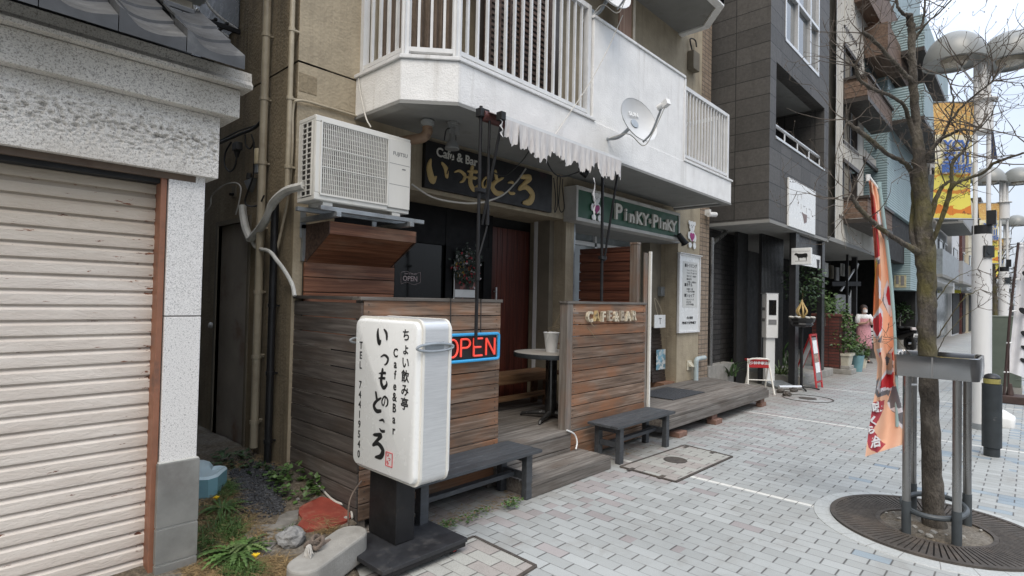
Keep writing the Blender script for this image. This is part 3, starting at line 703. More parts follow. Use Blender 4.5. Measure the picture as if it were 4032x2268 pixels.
# frame with plywood right of the dish, wall band and third-floor balcony
pw = MB(); X0_ = PY(2440, 60, YW-.3).x; pw.box(X0_, X0_+.35, YW-.3, YW-.28, 3.4, 7); pw.build('plywood_panel', wood('stained_plywood', 'Z', ((.13,.07,.045), (.25,.15,.1), (.33,.24,.17)), .7, .1, .4), tb)
pf = MB(); X1_ = PY(2497, 100, YW-.3).x; pf.box(X1_-.06, X1_, YW-.32, YW-.2, 3.4, 8); pf.build('partition_post', M['pvc'], tb)
B3 = 5.92
c3x = PY(2890, 75, BYF+.05).x
o3 = [(PY(2470, 0, BYF).x-2.8, BYF+.0), (c3x-.55, BYF+.02), (c3x, BYF+.42), (c3x, YW)]
z3 = PX(2890, 80, c3x).z
ub = MB()
p3 = [(2.6, BYF)] + [(c3x-.5, BYF)] + [(c3x, BYF+.45), (c3x, YW), (2.6, YW)]
zc3 = PY(2700, 160, YW).z
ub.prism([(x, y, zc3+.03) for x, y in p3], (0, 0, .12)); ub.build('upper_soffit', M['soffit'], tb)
ue = MB(); ring(ue, p3[:4], zc3, zc3+.55, .12); ue.build('upper_balcony_parapet', M['white_coat'], tb, bevel=.006)
# Pinky side: recess with back wall and window
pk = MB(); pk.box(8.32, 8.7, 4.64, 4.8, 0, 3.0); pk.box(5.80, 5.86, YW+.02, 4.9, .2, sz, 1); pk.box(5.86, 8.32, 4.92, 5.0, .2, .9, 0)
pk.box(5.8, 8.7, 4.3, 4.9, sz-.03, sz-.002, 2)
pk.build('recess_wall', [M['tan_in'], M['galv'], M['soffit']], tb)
pg = MB(); pg.box(5.86, 8.32, 4.94, 4.95, .9, sz); pgo = pg.build('shop_window', pm('pale_shop_glass', (.22, .25, .26), .25, 2, .08, spec=.8, rvar=.02, stain=(.36, .4, .41), sscale=1.7), tb)
pfm = MB()
for x in (5.86, 7.1, 8.27): pfm.box(x, x+.05, 4.9, 4.939, .9, sz)
pfm.box(5.86, 8.32, 4.9, 4.938, 2.44, 2.5); pfm.build('window_frame', M['alu'], pgo)
sk = MB(); sk.box(8.34, 8.7, 4.36, 4.64, .2, .30); sk.build('threshold', M['terracotta_pot'] if False else pm('terracotta_sill', (.24, .13, .08), .15, 8, .8), tb)
# alley side door
dd = MB(); dd.box(XS+.03, XS+.07, dy0-.02, dy1+.02, dz0, dz1+.02); ddo = dd.build('door', pm('grimy_steel_door', (.34, .31, .27), .15, 3, .6, stain=(.2, .13, .09), sscale=2), tb)
df = MB()
for a, b in ((dy0-.045, dy0+.0), (dy1-.0, dy1+.05)): df.box(XS-.012, XS+.06, a, b, dz0, dz1+.045)
df.box(XS-.012, XS+.06, dy0, dy1, dz1, dz1+.045); df.build('door_frame', M['tan_in'], ddo)
kn = MB(); ky = PX(880, 1280, XS+.1).y; kz = PX(880, 1280, XS+.1).z; kn.lathe((XS+.03, ky, kz), [(.012, 0), (.012, .03), (.028, .035), (.03, .055), (.02, .07), (0, .072)], 14, ax=Matrix(((0,0,-1),(0,1,0),(1,0,0)))); kn.build('knob', M['alu'], ddo, smooth=True)
# stickers, poster and wreath behind the glass
dcl = MB(); p = PY(1615, 1098, YB-.035); text_mesh(dcl, 'OPEN', .075, p, FACE_Y, .018, .002)
pp_ = [PY(x, y, YB-.033) for x, y in ((1578, 1072), (1600, 1068), (1630, 1080), (1655, 1072), (1655, 1112), (1630, 1122), (1600, 1110), (1578, 1118))]
for i in range(8): dcl.bar(pp_[i], pp_[(i+1) % 8], .002, .007, (0, 1, 0))
text_mesh(dcl, 'come in we are', .026, p+Vector((0, 0, .055)), FACE_Y, .012, .002); dcl.build('open_decal', pm('pink_white_decal', (.52, .42, .42), .05, 9, .6), tb)
q0, q1 = PY(1790, 1028, YB-.08), PY(1870, 1172, YB-.08); po_ = MB(); po_.box(q0.x, q1.x, YB-.085, YB-.08, q1.z-.3, q0.z); pos_ = po_.build('door_poster', pm('dark_poster', (.05, .03, .03), .5, 6, .5, stain=(.3, .12, .1), sscale=9, sthr=(.56, .62)), dgo)
po_ = MB(); hz_ = q0.z; x0_ = q0.x; wd_ = q1.x-q0.x
po_.box(x0_+.01, x0_+wd_*.45, YB-.089, YB-.086, q1.z+.22, q1.z+.42, 0); po_.box(x0_+.015, x0_+wd_*.35, YB-.0895, YB-.0865, q1.z+.42, q1.z+.5, 1); po_.lathe((x0_+wd_*.75, YB-.087, q1.z+.33), [(.05, 0), (0, .003)], 16, 2, ax=Matrix(((1,0,0),(0,0,-1),(0,1,0)))); po_.box(x0_+.01, x0_+wd_-.01, YB-.089, YB-.086, q1.z-.0, q1.z+.09, 1)
po_.box(x0_-.008, x0_, YB-.09, YB-.08, q1.z-.2, hz_, 1); po_.build('poster_print', [pm('beer_yellow', (.6, .4, .05), .2, 6, .5), M['acryl'], pm('poster_orange', (.55, .2, .1), .2, 6, .5)], pos_)
rw = random.Random(9); wr = MB(); wc_ = PY(1838, 1052, YB-.12)
for k in range(520):
    an = rw.uniform(0, 6.28); rr_ = rw.gauss(.135, .04); c0 = Vector((wc_.x+rr_*math.cos(an), YB-.12+rw.gauss(0, .025), wc_.z+rr_*1.1*math.sin(an))); d = Vector((rw.gauss(0, 1), rw.gauss(0, .5), rw.gauss(0, 1))).normalized()*.045; sd = d.cross(Vector((0, 1, 0))).normalized()*.013
    wr.add([c0, c0+d*.5+sd, c0+d, c0+d*.5-sd], [(0, 1, 2, 3)], 0 if k % 6 else (1 if k % 12 else 2))
wr.build('wreath', [pm('wreath_leaf', (.03, .045, .03), .5, 20, .6), pm('wreath_flower', (.55, .5, .5), .2, 20, .7), pm('wreath_red', (.3, .02, .03), .2, 20, .6)], dgo)
# ghost of a removed fitting on the front wall
# ---------------------------------------------------------------- timber terrace of the cafe
DXL, DXM0, DXM1, DXR, DYF = 2.09, 3.46, 4.40, 5.93, 3.35
DZ = .33
dk = thing('timber_terrace', 'weathered timber terrace with slatted fence boards and a gap for the entrance', 'terrace', (4., 3.8, 0))
f = MB(); y = DYF
while y < YB-.05: f.box(DXL+.03, DXR, y, y+.108, DZ-.03, DZ); y += .113
f.build('floor', M['deck_x'], dk, bevel=.003)
r = MB(); r.box(DXM0-.05, DXM1+.06, DYF-.028, DYF-.002, .012, .155); r.box(DXM0-.05, DXM1+.06, DYF-.028, DYF-.002, .162, DZ-.032)
r.box(DXM0-.05, DXM1+.06, DYF-.04, DYF+.1, DZ-.032, DZ+.003); r.build('riser', M['deck_x'], dk, bevel=.003)
def boards(mb, a0, a1, axis, pos, th, z0, z1, pitch=.1165, gap=.008):
    z = z0
    while z < z1-.02:
        t = min(z+pitch-gap, z1); e0 = random.uniform(0, .004); e1 = random.uniform(0, .006); d = random.uniform(-.002, .002)
        if axis == 'X': mb.box(a0+e0, a1-e1, pos+d, pos+th+d, z, t)
        else: mb.box(pos+d, pos+th+d, a0+e0, a1-e1, z, t)
        z += pitch
    return mb
ft = 1.575
fl = MB(); boards(fl, DXL+.02, DXM0, 'X', DYF, .02, .07, ft); fl.build('front_fence_boards', M['fence_x'], dk, bevel=.0025)
fs_ = MB(); boards(fs_, DYF+.0, YW+.02, 'Y', DXL, .02, .05, ft); fs_.build('side_fence_boards', M['fence_y'], dk, bevel=.0025)
fr2 = MB(); boards(fr2, DXM1+.095, DXR, 'X', DYF, .02, .32, ft); boards(fr2, DXM1+.06, DXR, 'X', DYF-.004, .02, .03, .30, .135); fr2.build('front_fence_boards', M['fence_x'], dk, bevel=.0025)
cp = MB(); cp.box(DXL-.01, DXM0+.012, DYF-.012, DYF+.10, ft+.001, ft+.026); cp.build('fence_cap', M['deck_x'], dk, bevel=.002)
cp = MB(); cp.box(DXL-.012, DXL+.09, DYF+.105, YW, ft+.001, ft+.026); cp.build('fence_cap', M['fence_y'], dk, bevel=.002)
cp = MB(); cp.box(DXM1-.012, DXR+.005, DYF-.014, DYF+.09, ft+.001, ft+.026); cp.build('fence_cap', M['deck_x'], dk, bevel=.002)
for x in (DXM1, ):
    po = MB(); po.box(x, x+.09, DYF-.006, DYF+.09, DZ-.02, ft); po.build('post', M['post'], dk, bevel=.004)
po = MB(); po.box(DXM0-.09, DXM0-.005, DYF+.022, DYF+.10, .0, ft); po.build('post', M['post'], dk, bevel=.004)
po = MB(); po.box(DXL+.021, DXL+.09, DYF+.022, DYF+.10, .0, ft); po.build('post', M['post'], dk, bevel=.004)
ns = MB()                     # screw heads in pairs at the board ends
for xx in (DXL+.06, DXM0-.05, DXM1+.12, DXR-.05):
    z = .07 if xx < DXM1 else .32
    while z < ft-.05:
        for dz in (.03, .078): ns.cyl((xx, DYF-.004, z+dz), (xx, DYF+.002, z+dz), .0045, 6)
        z += .1165
ns.build('screw', M['iron'], dk)
# tall return screen on the right, stained red, with its grey end post
sc_top = PX(2240, 985, DXR).z
rs = MB(); boards(rs, DYF+.20, YW-.02, 'Y', DXR-.03, .02, DZ, sc_top, .118); rs.box(DXR-.009, DXR-.003, DYF+.21, YW-.03, DZ+.02, sc_top-.02); rs.build('side_screen_boards', M['red_y'], dk, bevel=.0025)
po = MB(); po.box(DXR-.045, DXR+.025, DYF+.10, DYF+.20, DZ, sc_top+.02); po.box(DXR-.05, DXR+.03, DYF+.095, DYF+.205, sc_top+.02, sc_top+.045); po.build('post', M['post'], dk, bevel=.004)
sf2 = MB(); sf2.box(DXR+.012, DXR+.09, DYF+.03, DYF+.05, .3, sc_top-.08); sf2.build('end_board', M['post'], dk, bevel=.004)
wp = MB(); wp.box(DXR+.10, DXR+.135, DYF+.0, DYF+.03, .22, sc_top-.06); wp.build('white_edge_strip', M['white_gloss'], dk, bevel=.003)
# letters CAFE&BAR screwed to the fence
lt_ = MB(); cols = ['gold', 'cream_letter']
lx = PY(2310, 1245, DYF-.03).x; lx2 = PY(2508, 1245, DYF-.03).x; lz = PY(2410, 1247, DYF-.03).z
txt = 'CAFE&BAR'
palette = [pm('letter_wood_%s' % n, c, .3, 30, .75, stain=(.12, .09, .06), sscale=18, sthr=(.52, .68)) for n, c in (('pale', (.6, .53, .40)), ('gold', (.52, .38, .18)), ('grey', (.42, .36, .28)))]
for i, ch in enumerate(txt):
    x = lx + (lx2-lx)*(i+.5)/8
    mb = MB(); text_mesh(mb, ch, .15, (x, DYF-.02, lz + (.004 if i % 2 else -.003)), FACE_Y, .028, .032, sx=.98)
    o = mb.build('letter', [palette[(0, 1, 0, 2, 0, 2, 0, 0)[i]]], dk)
# step in front of the entrance
sp = thing('timber_step', 'low grey timber step in front of the cafe entrance gap', 'step', (3.9, 3.1, 0))
tp = MB(); ys = [2.952, 3.085, 3.215]; 
for y in ys: tp.box(3.45, 4.62, y, y+.122, .092, .122)
tp.build('tread', M['deck_x'], sp, bevel=.003)
fc = MB(); fc.box(3.455, 4.615, 2.955, 2.985, .004, .09); fc.box(3.455, 3.485, 2.99, 3.32, .004, .09); fc.box(4.585, 4.615, 2.99, 3.32, .004, .09); fc.build('frame', M['deck_x'], sp, bevel=.003)
# ---------------------------------------------------------------- two charcoal benches
def bench(x0, x1, y0, y1, hgt, label):
    b = thing('bench', label, 'bench', ((x0+x1)/2, (y0+y1)/2, 0), 'charcoal benches along the terrace')
    s = MB(); n = 4; wdt = (y1-y0+.06)/n
    for i in range(n): s.box(x0-.09, x1+.09, y0-.03+wdt*i+.003, y0-.03+wdt*(i+1)-.003, hgt-.026, hgt)
    s.build('seat', M['bench_paint'], b, bevel=.003)
    for x in (x0, x1-.07):
        for y in (y0, y1-.055):
            l = MB(); l.box(x, x+.07, y, y+.055, 0, hgt-.027); l.build('leg', M['bench_paint'], b, bevel=.004)
    a = MB()
    for x in (x0, x1-.07): a = MB(); a.box(x+.015, x+.05, y0+.056, y1-.056, hgt-.09, hgt-.028); a.box(x+.02, x+.05, y0+.056, y1-.056, .15, .205); a.build('cross_rail', M['bench_paint'], b, bevel=.003)
    st = MB(); st.box(x0+.06, x1-.06, (y0+y1)/2-.03, (y0+y1)/2+.03, .165, .2); st.build('stretcher', M['bench_paint'], b, bevel=.003)
    return b
bench(4.79, 5.81, 2.965, 3.27, .385, 'charcoal slatted bench under the CAFE&BAR letters')
bench(2.33, 3.46, 2.955, 3.29, .385, 'charcoal slatted bench behind the white lightbox sign')
# ---------------------------------------------------------------- round table, pots and wooden bench on the terrace
tx, ty = 4.73, 3.80
tb2 = thing('round_table', 'round cafe table with grey top and dark rim on a metal pedestal', 'table', (tx, ty, DZ))
zt = DZ+.715
a = MB(); a.lathe((tx, ty, zt-.006), [(0, 0), (.405, 0), (.405, .006), (0, .008)], 40); a.build('tabletop', pm('grey_laminate', (.46, .43, .385), .12, 8, .5, stain=(.3, .27, .22)), tb2)
a = MB(); a.lathe((tx, ty, zt-.045), [(.36, 0), (.408, .0), (.415, .02), (.412, .046), (.406, .047)], 40, cap=False); a.build('rim', M['char_paint'], tb2, smooth=True)
a = MB(); a.lathe((tx, ty, DZ+.05), [(.062, 0), (.062, .62)], 20); a.build('pedestal', pm('dark_polished_column', (.09, .09, .09), .1, 3, .25, .9), tb2, smooth=True)
a = MB()
for k in range(4):
    an = rad(20+90*k); d = Vector((math.cos(an), math.sin(an), 0)); c = Vector((tx, ty, DZ+.055))
    a.tube([c+d*.03+Vector((0,0,.01)), c+d*.16, c+d*.33+Vector((0,0,-.025)), c+d*.345+Vector((0,0,-.05))], [.028, .026, .018, .014], 8)
a.build('base', pm('worn_black_iron', (.025, .025, .025), .3, 9, .5, stain=(.3, .3, .3), sscale=14, sthr=(.6, .68)), tb2, smooth=True)
def pot_at(px, py, z): p = PZ(px, py, z); return p
pc = PZ(2170, 1386, zt)
pb = thing('bucket_planter', 'white metal bucket planter standing open on the round table', 'planter', (pc.x, pc.y, zt+.002))
a = MB(); a.lathe((pc.x, pc.y, zt+.002), [(.058, 0), (.058, .004), (.085, .2), (.09, .206), (.088, .212), (.08, .205), (.055, .02), (0, .02)], 24); a.build('bucket', M['white_plastic'], pb, smooth=True)
a = MB(); a.tube(bez([(pc.x-.085, pc.y-.02, zt+.2), (pc.x-.10, pc.y-.03, zt+.17), (pc.x-.105, pc.y-.01, zt+.13), (pc.x-.09, pc.y, zt+.1)], 6), .004, 6); a.build('handle', M['white_plastic'], pb)
p2 = PZ(2238, 1392, zt)
pl2 = thing('potted_plant', 'white pot with a wilted trailing plant on the round table', 'plant pot', (p2.x, p2.y, zt+.002))
a = MB(); a.lathe((p2.x, p2.y, zt+.002), [(.045, 0), (.055, .03), (.068, .14), (.07, .15), (.062, .145), (.05, .12), (0, .12)], 20); a.build('pot', M['white_plastic'], pl2, smooth=True)
a = MB(); rr = random.Random(3)
for k in range(16):
    an = rr.uniform(1.6, 5.2); L = rr.uniform(.12, .36); h_ = rr.uniform(.05, .3); q = [Vector((p2.x, p2.y, zt+.13))]
    q += [Vector((p2.x+math.cos(an)*L*.4, p2.y+math.sin(an)*L*.4, zt+.13+h_)), Vector((p2.x+math.cos(an)*L, p2.y+math.sin(an)*L, zt+.13+h_*rr.uniform(.1, .9)))]
    a.tube(bez(q, 5), [.004]*5+[.003]*5+[.001], 5)
a.build('stems', pm('wilted_stem', (.22, .17, .1), .3, 30, .8), pl2)
a = MB()
for k in range(26):
    c = Vector((p2.x+rr.gauss(-.06, .04), p2.y+rr.gauss(-.02, .04), zt+rr.uniform(.03, .26))); d = Vector((rr.gauss(0,1), rr.gauss(0,1), rr.gauss(-.6,.8))).normalized()*.05; s_ = d.orthogonal().normalized()*.012
    a.poly([c, c+d*.5+s_, c+d, c+d*.5-s_])
a.build('leaves', pm('dull_red_leaf', (.16, .07, .055), .4, 30, .7), pl2)
wb = thing('indoor_bench', 'brown wooden bench behind the round table under the eave', 'bench', (4.3, 4.5, DZ))
bx0, bx1, by0, by1 = 3.2, 5.45, 4.30, 4.62; bh = DZ+.42
a = MB(); a.box(bx0, bx1, by0, by1, bh-.1, bh); a.build('seat', M['bench_wood'], wb, bevel=.004)
for x in (bx0+.1, 4.05, bx1-.15):
    for y in (by0+.03, by1-.09):
        a = MB(); a.box(x, x+.075, y, y+.06, DZ, bh-.101); a.build('leg', M['bench_wood'], wb, bevel=.004)
a = MB(); a.box(bx0+.1, bx1-.1, by0+.05, by0+.08, DZ+.12, DZ+.18); a.build('rail', M['bench_wood'], wb, bevel=.003)
# folding chair half hidden behind the fence post
ch = thing('terrace_chair', 'dark metal chair tucked behind the round table by the red screen', 'chair', (5.25, 3.95, DZ))
a = MB(); a.box(5.1, 5.48, 3.78, 4.14, DZ+.42, DZ+.445); a.build('seat', M['red_x'], ch, bevel=.004)
a = MB(); a.box(5.46, 5.485, 3.78, 4.14, DZ+.56, DZ+.82); a.build('backrest', M['black_metal'], ch, bevel=.004)
for x, y in ((5.11, 3.8), (5.11, 4.12), (5.47, 3.8), (5.47, 4.12)):
    a = MB(); a.tube([(x, y, DZ), (x+.0, y, DZ+(.83 if x > 5.3 else .42))], .011, 8); a.build('leg', M['black_metal'], ch, smooth=True)
# ---------------------------------------------------------------- neon OPEN sign hanging on the fence
NY_ = DYF-.035
nTL = PY(1752, 1335, NY_); nTR = PY(1960, 1312, NY_); nBL = PY(1752, 1435, NY_); nBR = PY(1957, 1408, NY_)
nx0, nx1 = nTR.x-.62, nTR.x; nz0, nz1 = nBR.z-.004, nTR.z+.0
ne = thing('neon_sign', 'neon OPEN sign with red letters in a blue rounded frame hanging on the fence', 'neon sign', ((nx0+nx1)/2, NY_, nz0))
a = MB(); a.box(nx0+.01, nx1-.01, NY_, NY_+.02, nz0+.01, nz1-.01); a.build('backing', M['black_plastic'], ne, bevel=.006)
def neon(name, col, e):
    t = NT(name); t.b.inputs['Emission Color'].default_value = (*col, 1); t.b.inputs['Emission Strength'].default_value = e
    return t.out(col, .35)
M['neon_red'] = neon('red_neon_tube', (.8, .07, .045), .22); M['neon_blue'] = neon('blue_neon_tube', (.03, .28, .55), .12)
a = MB(); rc = .022; pts = []
for cx, cz, a0 in ((nx1-rc, nz1-rc, 0), (nx0+rc, nz1-rc, 90), (nx0+rc, nz0+rc, 180), (nx1-rc, nz0+rc, 270)):
    for k in range(6): an = rad(a0+18*k); pts.append((cx+rc*math.cos(an), NY_-.012, cz+rc*math.sin(an)))
pts.append(pts[0]); a.tube(pts, .0125, 10); a.build('blue_frame', M['neon_blue'], ne, smooth=True)
H = (nz1-nz0); bz = nz0+H*.17; hz = H*.66; cw = .105; xo = nx0+.055; tr_ = .0085; ln = MB(); yy = NY_-.014
P_ = lambda u, v: (xo+u*cw, yy, bz+v*hz)
pts = [P_(.5+.5*math.cos(rad(q)), .5+.5*math.sin(rad(q))) for q in range(0, 361, 20)]
L1 = MB(); L1.tube(pts, tr_, 8); L1.build('letter', M['neon_red'], ne, smooth=True); xo += cw*1.32
L1 = MB(); L1.tube([P_(0, 0), P_(0, 1)], tr_, 8); L1.tube([P_(0, 1), P_(.5, 1)] + [P_(.5+.42*math.cos(rad(q)), .75+.25*math.sin(rad(q))) for q in range(70, -90, -20)] + [P_(.5, .5), P_(0, .5)], tr_, 8); L1.build('letter', M['neon_red'], ne, smooth=True); xo += cw*1.32
L1 = MB(); L1.tube([P_(.9, 1), P_(0, 1), P_(0, .99), P_(0, .01), P_(0, 0), P_(.9, 0)], tr_, 8); L1.tube([P_(0, .5), P_(.75, .5)], tr_, 8); L1.build('letter', M['neon_red'], ne, smooth=True); xo += cw*1.32
L1 = MB(); L1.tube([P_(0, 0), P_(0, 1), P_(.02, .99), P_(.93, .01), P_(.95, 0), P_(.95, 1)], tr_, 8); L1.build('letter', M['neon_red'], ne, smooth=True)
a = MB()
for px in (1776, 1895):
    t0 = PY(px, 1172, DYF-.02); a.tube([(t0.x, DYF+.02, ft+.03), (t0.x, DYF-.018, ft+.026), (t0.x+.004, DYF-.016, ft-.1), (t0.x, NY_+.012, nz1)], .0045, 6)
a.build('cord', M['cable'], ne)
# ---------------------------------------------------------------- white lightbox sign on its wheeled black base
ls = thing('lightbox_sign', 'white lightbox sign with vertical brush lettering on a wheeled black base', 'sign', (2.1, 2.8, 0))
sx0, sx1, sy0, sy1, s0, s1 = 1.965, 2.235, 2.545, 3.225, .515, 1.475
def rrect(y0, y1, z0, z1, r, x, n=6):
    pts = []
    for cy, cz, a0 in ((y1-r, z1-r, 0), (y0+r, z1-r, 90), (y0+r, z0+r, 180), (y1-r, z0+r, 270)):
        for k in range(n+1): an = rad(a0+90*k/n); pts.append(Vector((x, cy+r*math.cos(an), cz+r*math.sin(an))))
    return pts
def loft(mb, loops, m=0, cap0=True, cap1=True):
    n = len(loops[0]); b = len(mb.v)
    for L in loops: mb.v += [Vector(p) for p in L]
    for i in range(len(loops)-1):
        for k in range(n): mb.f.append([b+i*n+k, b+i*n+(k+1) % n, b+(i+1)*n+(k+1) % n, b+(i+1)*n+k]); mb.m.append(m)
    if cap0: mb.f.append([b+k for k in range(n)][::-1]); mb.m.append(m)
    if cap1: mb.f.append([b+(len(loops)-1)*n+k for k in range(n)]); mb.m.append(m)
    return mb
a = MB(); loft(a, [rrect(sy0, sy1, s0, s1, .06, sx0+.045), rrect(sy0, sy1, s0, s1, .06, sx1-.045)]); a.build('casing', M['alu'], ls, smooth=True)
for xa, xb, nm in ((sx0, sx0+.046, 1), (sx1, sx1-.046, 2)):
    a = MB(); d = 1 if nm == 1 else -1
    loft(a, [rrect(sy0+.03, sy1-.03, s0+.03, s1-.03, .045, xa), rrect(sy0+.018, sy1-.018, s0+.018, s1-.018, .05, xa+d*.006), rrect(sy0+.012, sy1-.012, s0+.012, s1-.012, .055, xa+d*.03), rrect(sy0+.012, sy1-.012, s0+.012, s1-.012, .055, xb)])
    a.build('acrylic_face', M['acryl'], ls, smooth=True, ang=50)
    if nm == 1: face = ls.children[-1]
    a = MB(); loft(a, [rrect(sy0-.003, sy1+.003, s0-.003, s1+.003, .062, xb-d*.016), rrect(sy0-.003, sy1+.003, s0-.003, s1+.003, .062, xb)]); a.build('frame_lip', M['white_gloss'], ls, smooth=True)
W_, H_ = sy1-sy0-.06, s1-s0-.06
def SP(u, v): return (sx0-.0015, sy1-.03-u*W_, s1-.03-v*H_)
zf_ = lambda x, y: ((x-495)/(822-495), 0)
ink = MB()
def vt(mb, chars, u, v0, v1, size, bold, sx=1., m=0):
    n = len(chars)
    for i, ch_ in enumerate(chars):
        v = v0 + (v1-v0)*i/max(1, n-1); uu = u[0]+(u[1]-u[0])*i/max(1, n-1) if isinstance(u, tuple) else u
        text_mesh(mb, ch_, size[i] if isinstance(size, list) else size, SP(uu, v), FACE_X, bold, .002, sx=sx, m=m)
for ch_, u, v, sz_ in (('い', .475, .10, .125), ('っ', .52, .245, .10), ('も', .495, .375, .125), ('の', .545, .525, .075), ('と', .42, .54, .125), ('こ', .50, .69, .095), ('ろ', .43, .835, .155)):
    brush(ink, ch_, sz_*1.04, SP(u, v), FACE_X, wk=1.22)
ink.build('title_lettering', M['ink'], ls)
ink = MB()
for i, ch_ in enumerate('ちょい飲み亭'): text_mesh(ink, ch_, .075, SP(.86, .075+.0885*i), FACE_X, .014, .002)
for i, ch_ in enumerate('Cafe&Bar'): text_mesh(ink, ch_, .073, SP(.70, .195+.0725*i), FACE_X, .018, .002, sx=.9)
ink.build('side_lettering', M['ink'], ls)
ink = MB()
for i, ch_ in enumerate('TEL 7441954O'.replace('O', '0')):
    if ch_ != ' ': text_mesh(ink, ch_, .066, SP(.095+.01*i/11, .175+.0695*i), FACE_X, .012, .002, sx=.85)
ink.build('phone_lettering', M['ink'], ls)
ink = MB(); q = [SP(.585, .855), SP(.69, .855), SP(.69, .945), SP(.585, .945)]
for i in range(4): ink.bar(q[i], q[(i+1) % 4], .003, .006, (1, 0, 0))
for i, ch_ in enumerate('いつも'): text_mesh(ink, ch_, .026, SP(.615+.025*(i % 2), .875+.025*i), FACE_X, .02, .002)
ink.build('seal_mark', M['seal_red'], ls)
for ysd, nm in ((sy0, -1), (sy1, 1)):
    a = MB(); zc_ = PY(1700, 1368, sy0).z; L = []
    for q in range(0, 361, 15): L.append(((sx0+sx1)/2-.02+.135*math.cos(rad(q)), ysd+nm*(.012+.02*0), zc_+.022*math.sin(rad(q))))
    a.tube(L, .008, 8); a.box((sx0+sx1)/2-.09, (sx0+sx1)/2+.05, ysd-.004 if nm < 0 else ysd, ysd if nm < 0 else ysd+.004, zc_-.018, zc_+.03); a.build('handle', M['galv'], ls, smooth=True)
a = MB(); a.box(2.035, 2.175, 2.815, 3.105, .10, s0+.02); a.build('column', M['black_metal'], ls, bevel=.004)
a = MB(); a.box(1.80, 2.43, 2.60, 3.10, .072, .098); a.build('base_plate', pm('dusty_black_steel', (.022, .023, .026), .3, 6, .55, stain=(.09, .085, .08), sscale=5, sthr=(.55, .75)), ls, bevel=.003)
a = MB(); a.box(1.81, 2.42, 2.608, 2.622, .045, .072); a.box(1.81, 2.42, 3.08, 3.095, .045, .072); a.box(2.41, 2.425, 2.622, 3.08, .045, .072); a.build('base_skirt', M['black_metal'], ls)
for x, y in ((2.36, 2.66), (2.36, 3.05), (1.86, 2.66), (1.86, 3.05)):
    a = MB(); a.cyl((x, y-.012, .028), (x, y+.012, .028), .028, 16); a.cyl((x, y-.014, .028), (x, y+.014, .028), .012, 10, 1); a.box(x-.012, x+.012, y-.018, y-.014, .02, .072, 1); a.build('caster', [M['rubber'], M['red_paint']], ls, smooth=True)
# ---------------------------------------------------------------- air conditioner on its wall bracket
AY = PY(1100+300/2.07, 300+1000/2.07, 3.85)
ax0 = 2.20; AYF = 3.80
aTL = PY(1246, 447, AYF); aBR = PY(1613, 838, AYF); aBL = PY(1238, 785, AYF)
ax0, ax1, az0, az1 = aTL.x, aBR.x-.0, aBL.z, aTL.z
ABK = PX(1178, 480, ax0).y
ac = thing('air_conditioner', 'ivory air conditioner outdoor unit with grille front mounted high on the tan wall', 'air conditioner', ((ax0+ax1)/2, (AYF+ABK)/2, az0))
W = ax1-ax0; Hh = az1-az0
gx1 = ax0+W*.74                                   # grille / service panel split
a = MB(); th = .012
a.box(ax0, ax1, AYF+.012, ABK, az1-.03, az1); a.box(ax0, ax1, AYF+.012, ABK, az0, az0+.03); a.box(ax0, ax1, ABK-.01, ABK, az0+.03, az1-.03)
a.box(ax1-th, ax1, AYF+.012, ABK-.01, az0+.03, az1-.03); a.box(ax0, ax0+.03, AYF+.012, AYF+.05, az0+.03, az1-.03); a.box(ax0, ax0+.02, ABK-.06, ABK-.01, az0+.03, az1-.03)
a.box(ax0, gx1, AYF, AYF+.012, az1-.05, az1-.004); a.box(ax0, gx1, AYF, AYF+.012, az0+.004, az0+.055); a.box(ax0+.002, ax0+.055, AYF, AYF+.012, az0+.055, az1-.05)
a.build('casing', M['ac_white'], ac, bevel=.006)
a = MB(); a.box(gx1, ax1-.004, AYF-.004, AYF+.012, az0+.03, az1-.03); a.build('service_panel', M['ac_white'], ac, bevel=.006)
a = MB()
for q in (.36, .66): zq = az1-.03-(Hh-.06)*q; a.box(gx1+.01, ax1-.015, AYF-.0045, AYF-.0035, zq-.002, zq+.002)
a.build('panel_seam', M['ink_grey'], ac)
a = MB(); gxa = ax0+.05; n = 38
for i in range(n): x = gxa + (gx1-.012-gxa)*i/(n-1); a.box(x-.0024, x+.0024, AYF-.008, AYF-.001, az0+.05, az1-.045)
nz_ = 15
for i in range(nz_): z = az0+.055+(Hh-.11)*i/(nz_-1); a.box(gxa, gx1-.012, AYF+.0005, AYF+.005, z-.002, z+.002)
for q in (.35, .62): z = az1-.05-(Hh-.1)*q; a.box(gxa, gx1-.01, AYF-.010, AYF-.008, z-.003, z+.003)
for x in (gxa-.012, gx1-.014): a.box(x, x+.012, AYF-.010, AYF+.002, az0+.045, az1-.04)
for z in (az0+.04, az1-.05): a.box(gxa-.012, gx1-.002, AYF-.0105, AYF+.0015, z, z+.011)
a.build('front_grille', M['ac_white'], ac)
cxf, czf = (gxa+gx1)/2, (az0+az1)/2-.02
a = MB(); a.box(gxa-.02, gx1-.002, AYF+.20, AYF+.21, az0+.04, az1-.04); R = .2
a.lathe((cxf, AYF+.03, czf), [(R, 0), (R-.01, .06), (R-.02, .12)], 36, 1, ax=Matrix(((1,0,0),(0,0,1),(0,1,0))), cap=False)
ringv = [(cxf+math.cos(2*math.pi*k/36)*R, AYF+.03, czf+math.sin(2*math.pi*k/36)*R) for k in range(36)]
sq = []
for k in range(36):
    c_, s_ = math.cos(2*math.pi*k/36), math.sin(2*math.pi*k/36); q = min((gx1-gxa)/2/max(1e-6, abs(c_)), (Hh/2-.05)/max(1e-6, abs(s_))); sq.append((cxf+c_*q, AYF+.03, czf+.0+s_*q))
a.add(ringv+sq, [(k, (k+1) % 36, 36+(k+1) % 36, 36+k) for k in range(36)], 1)
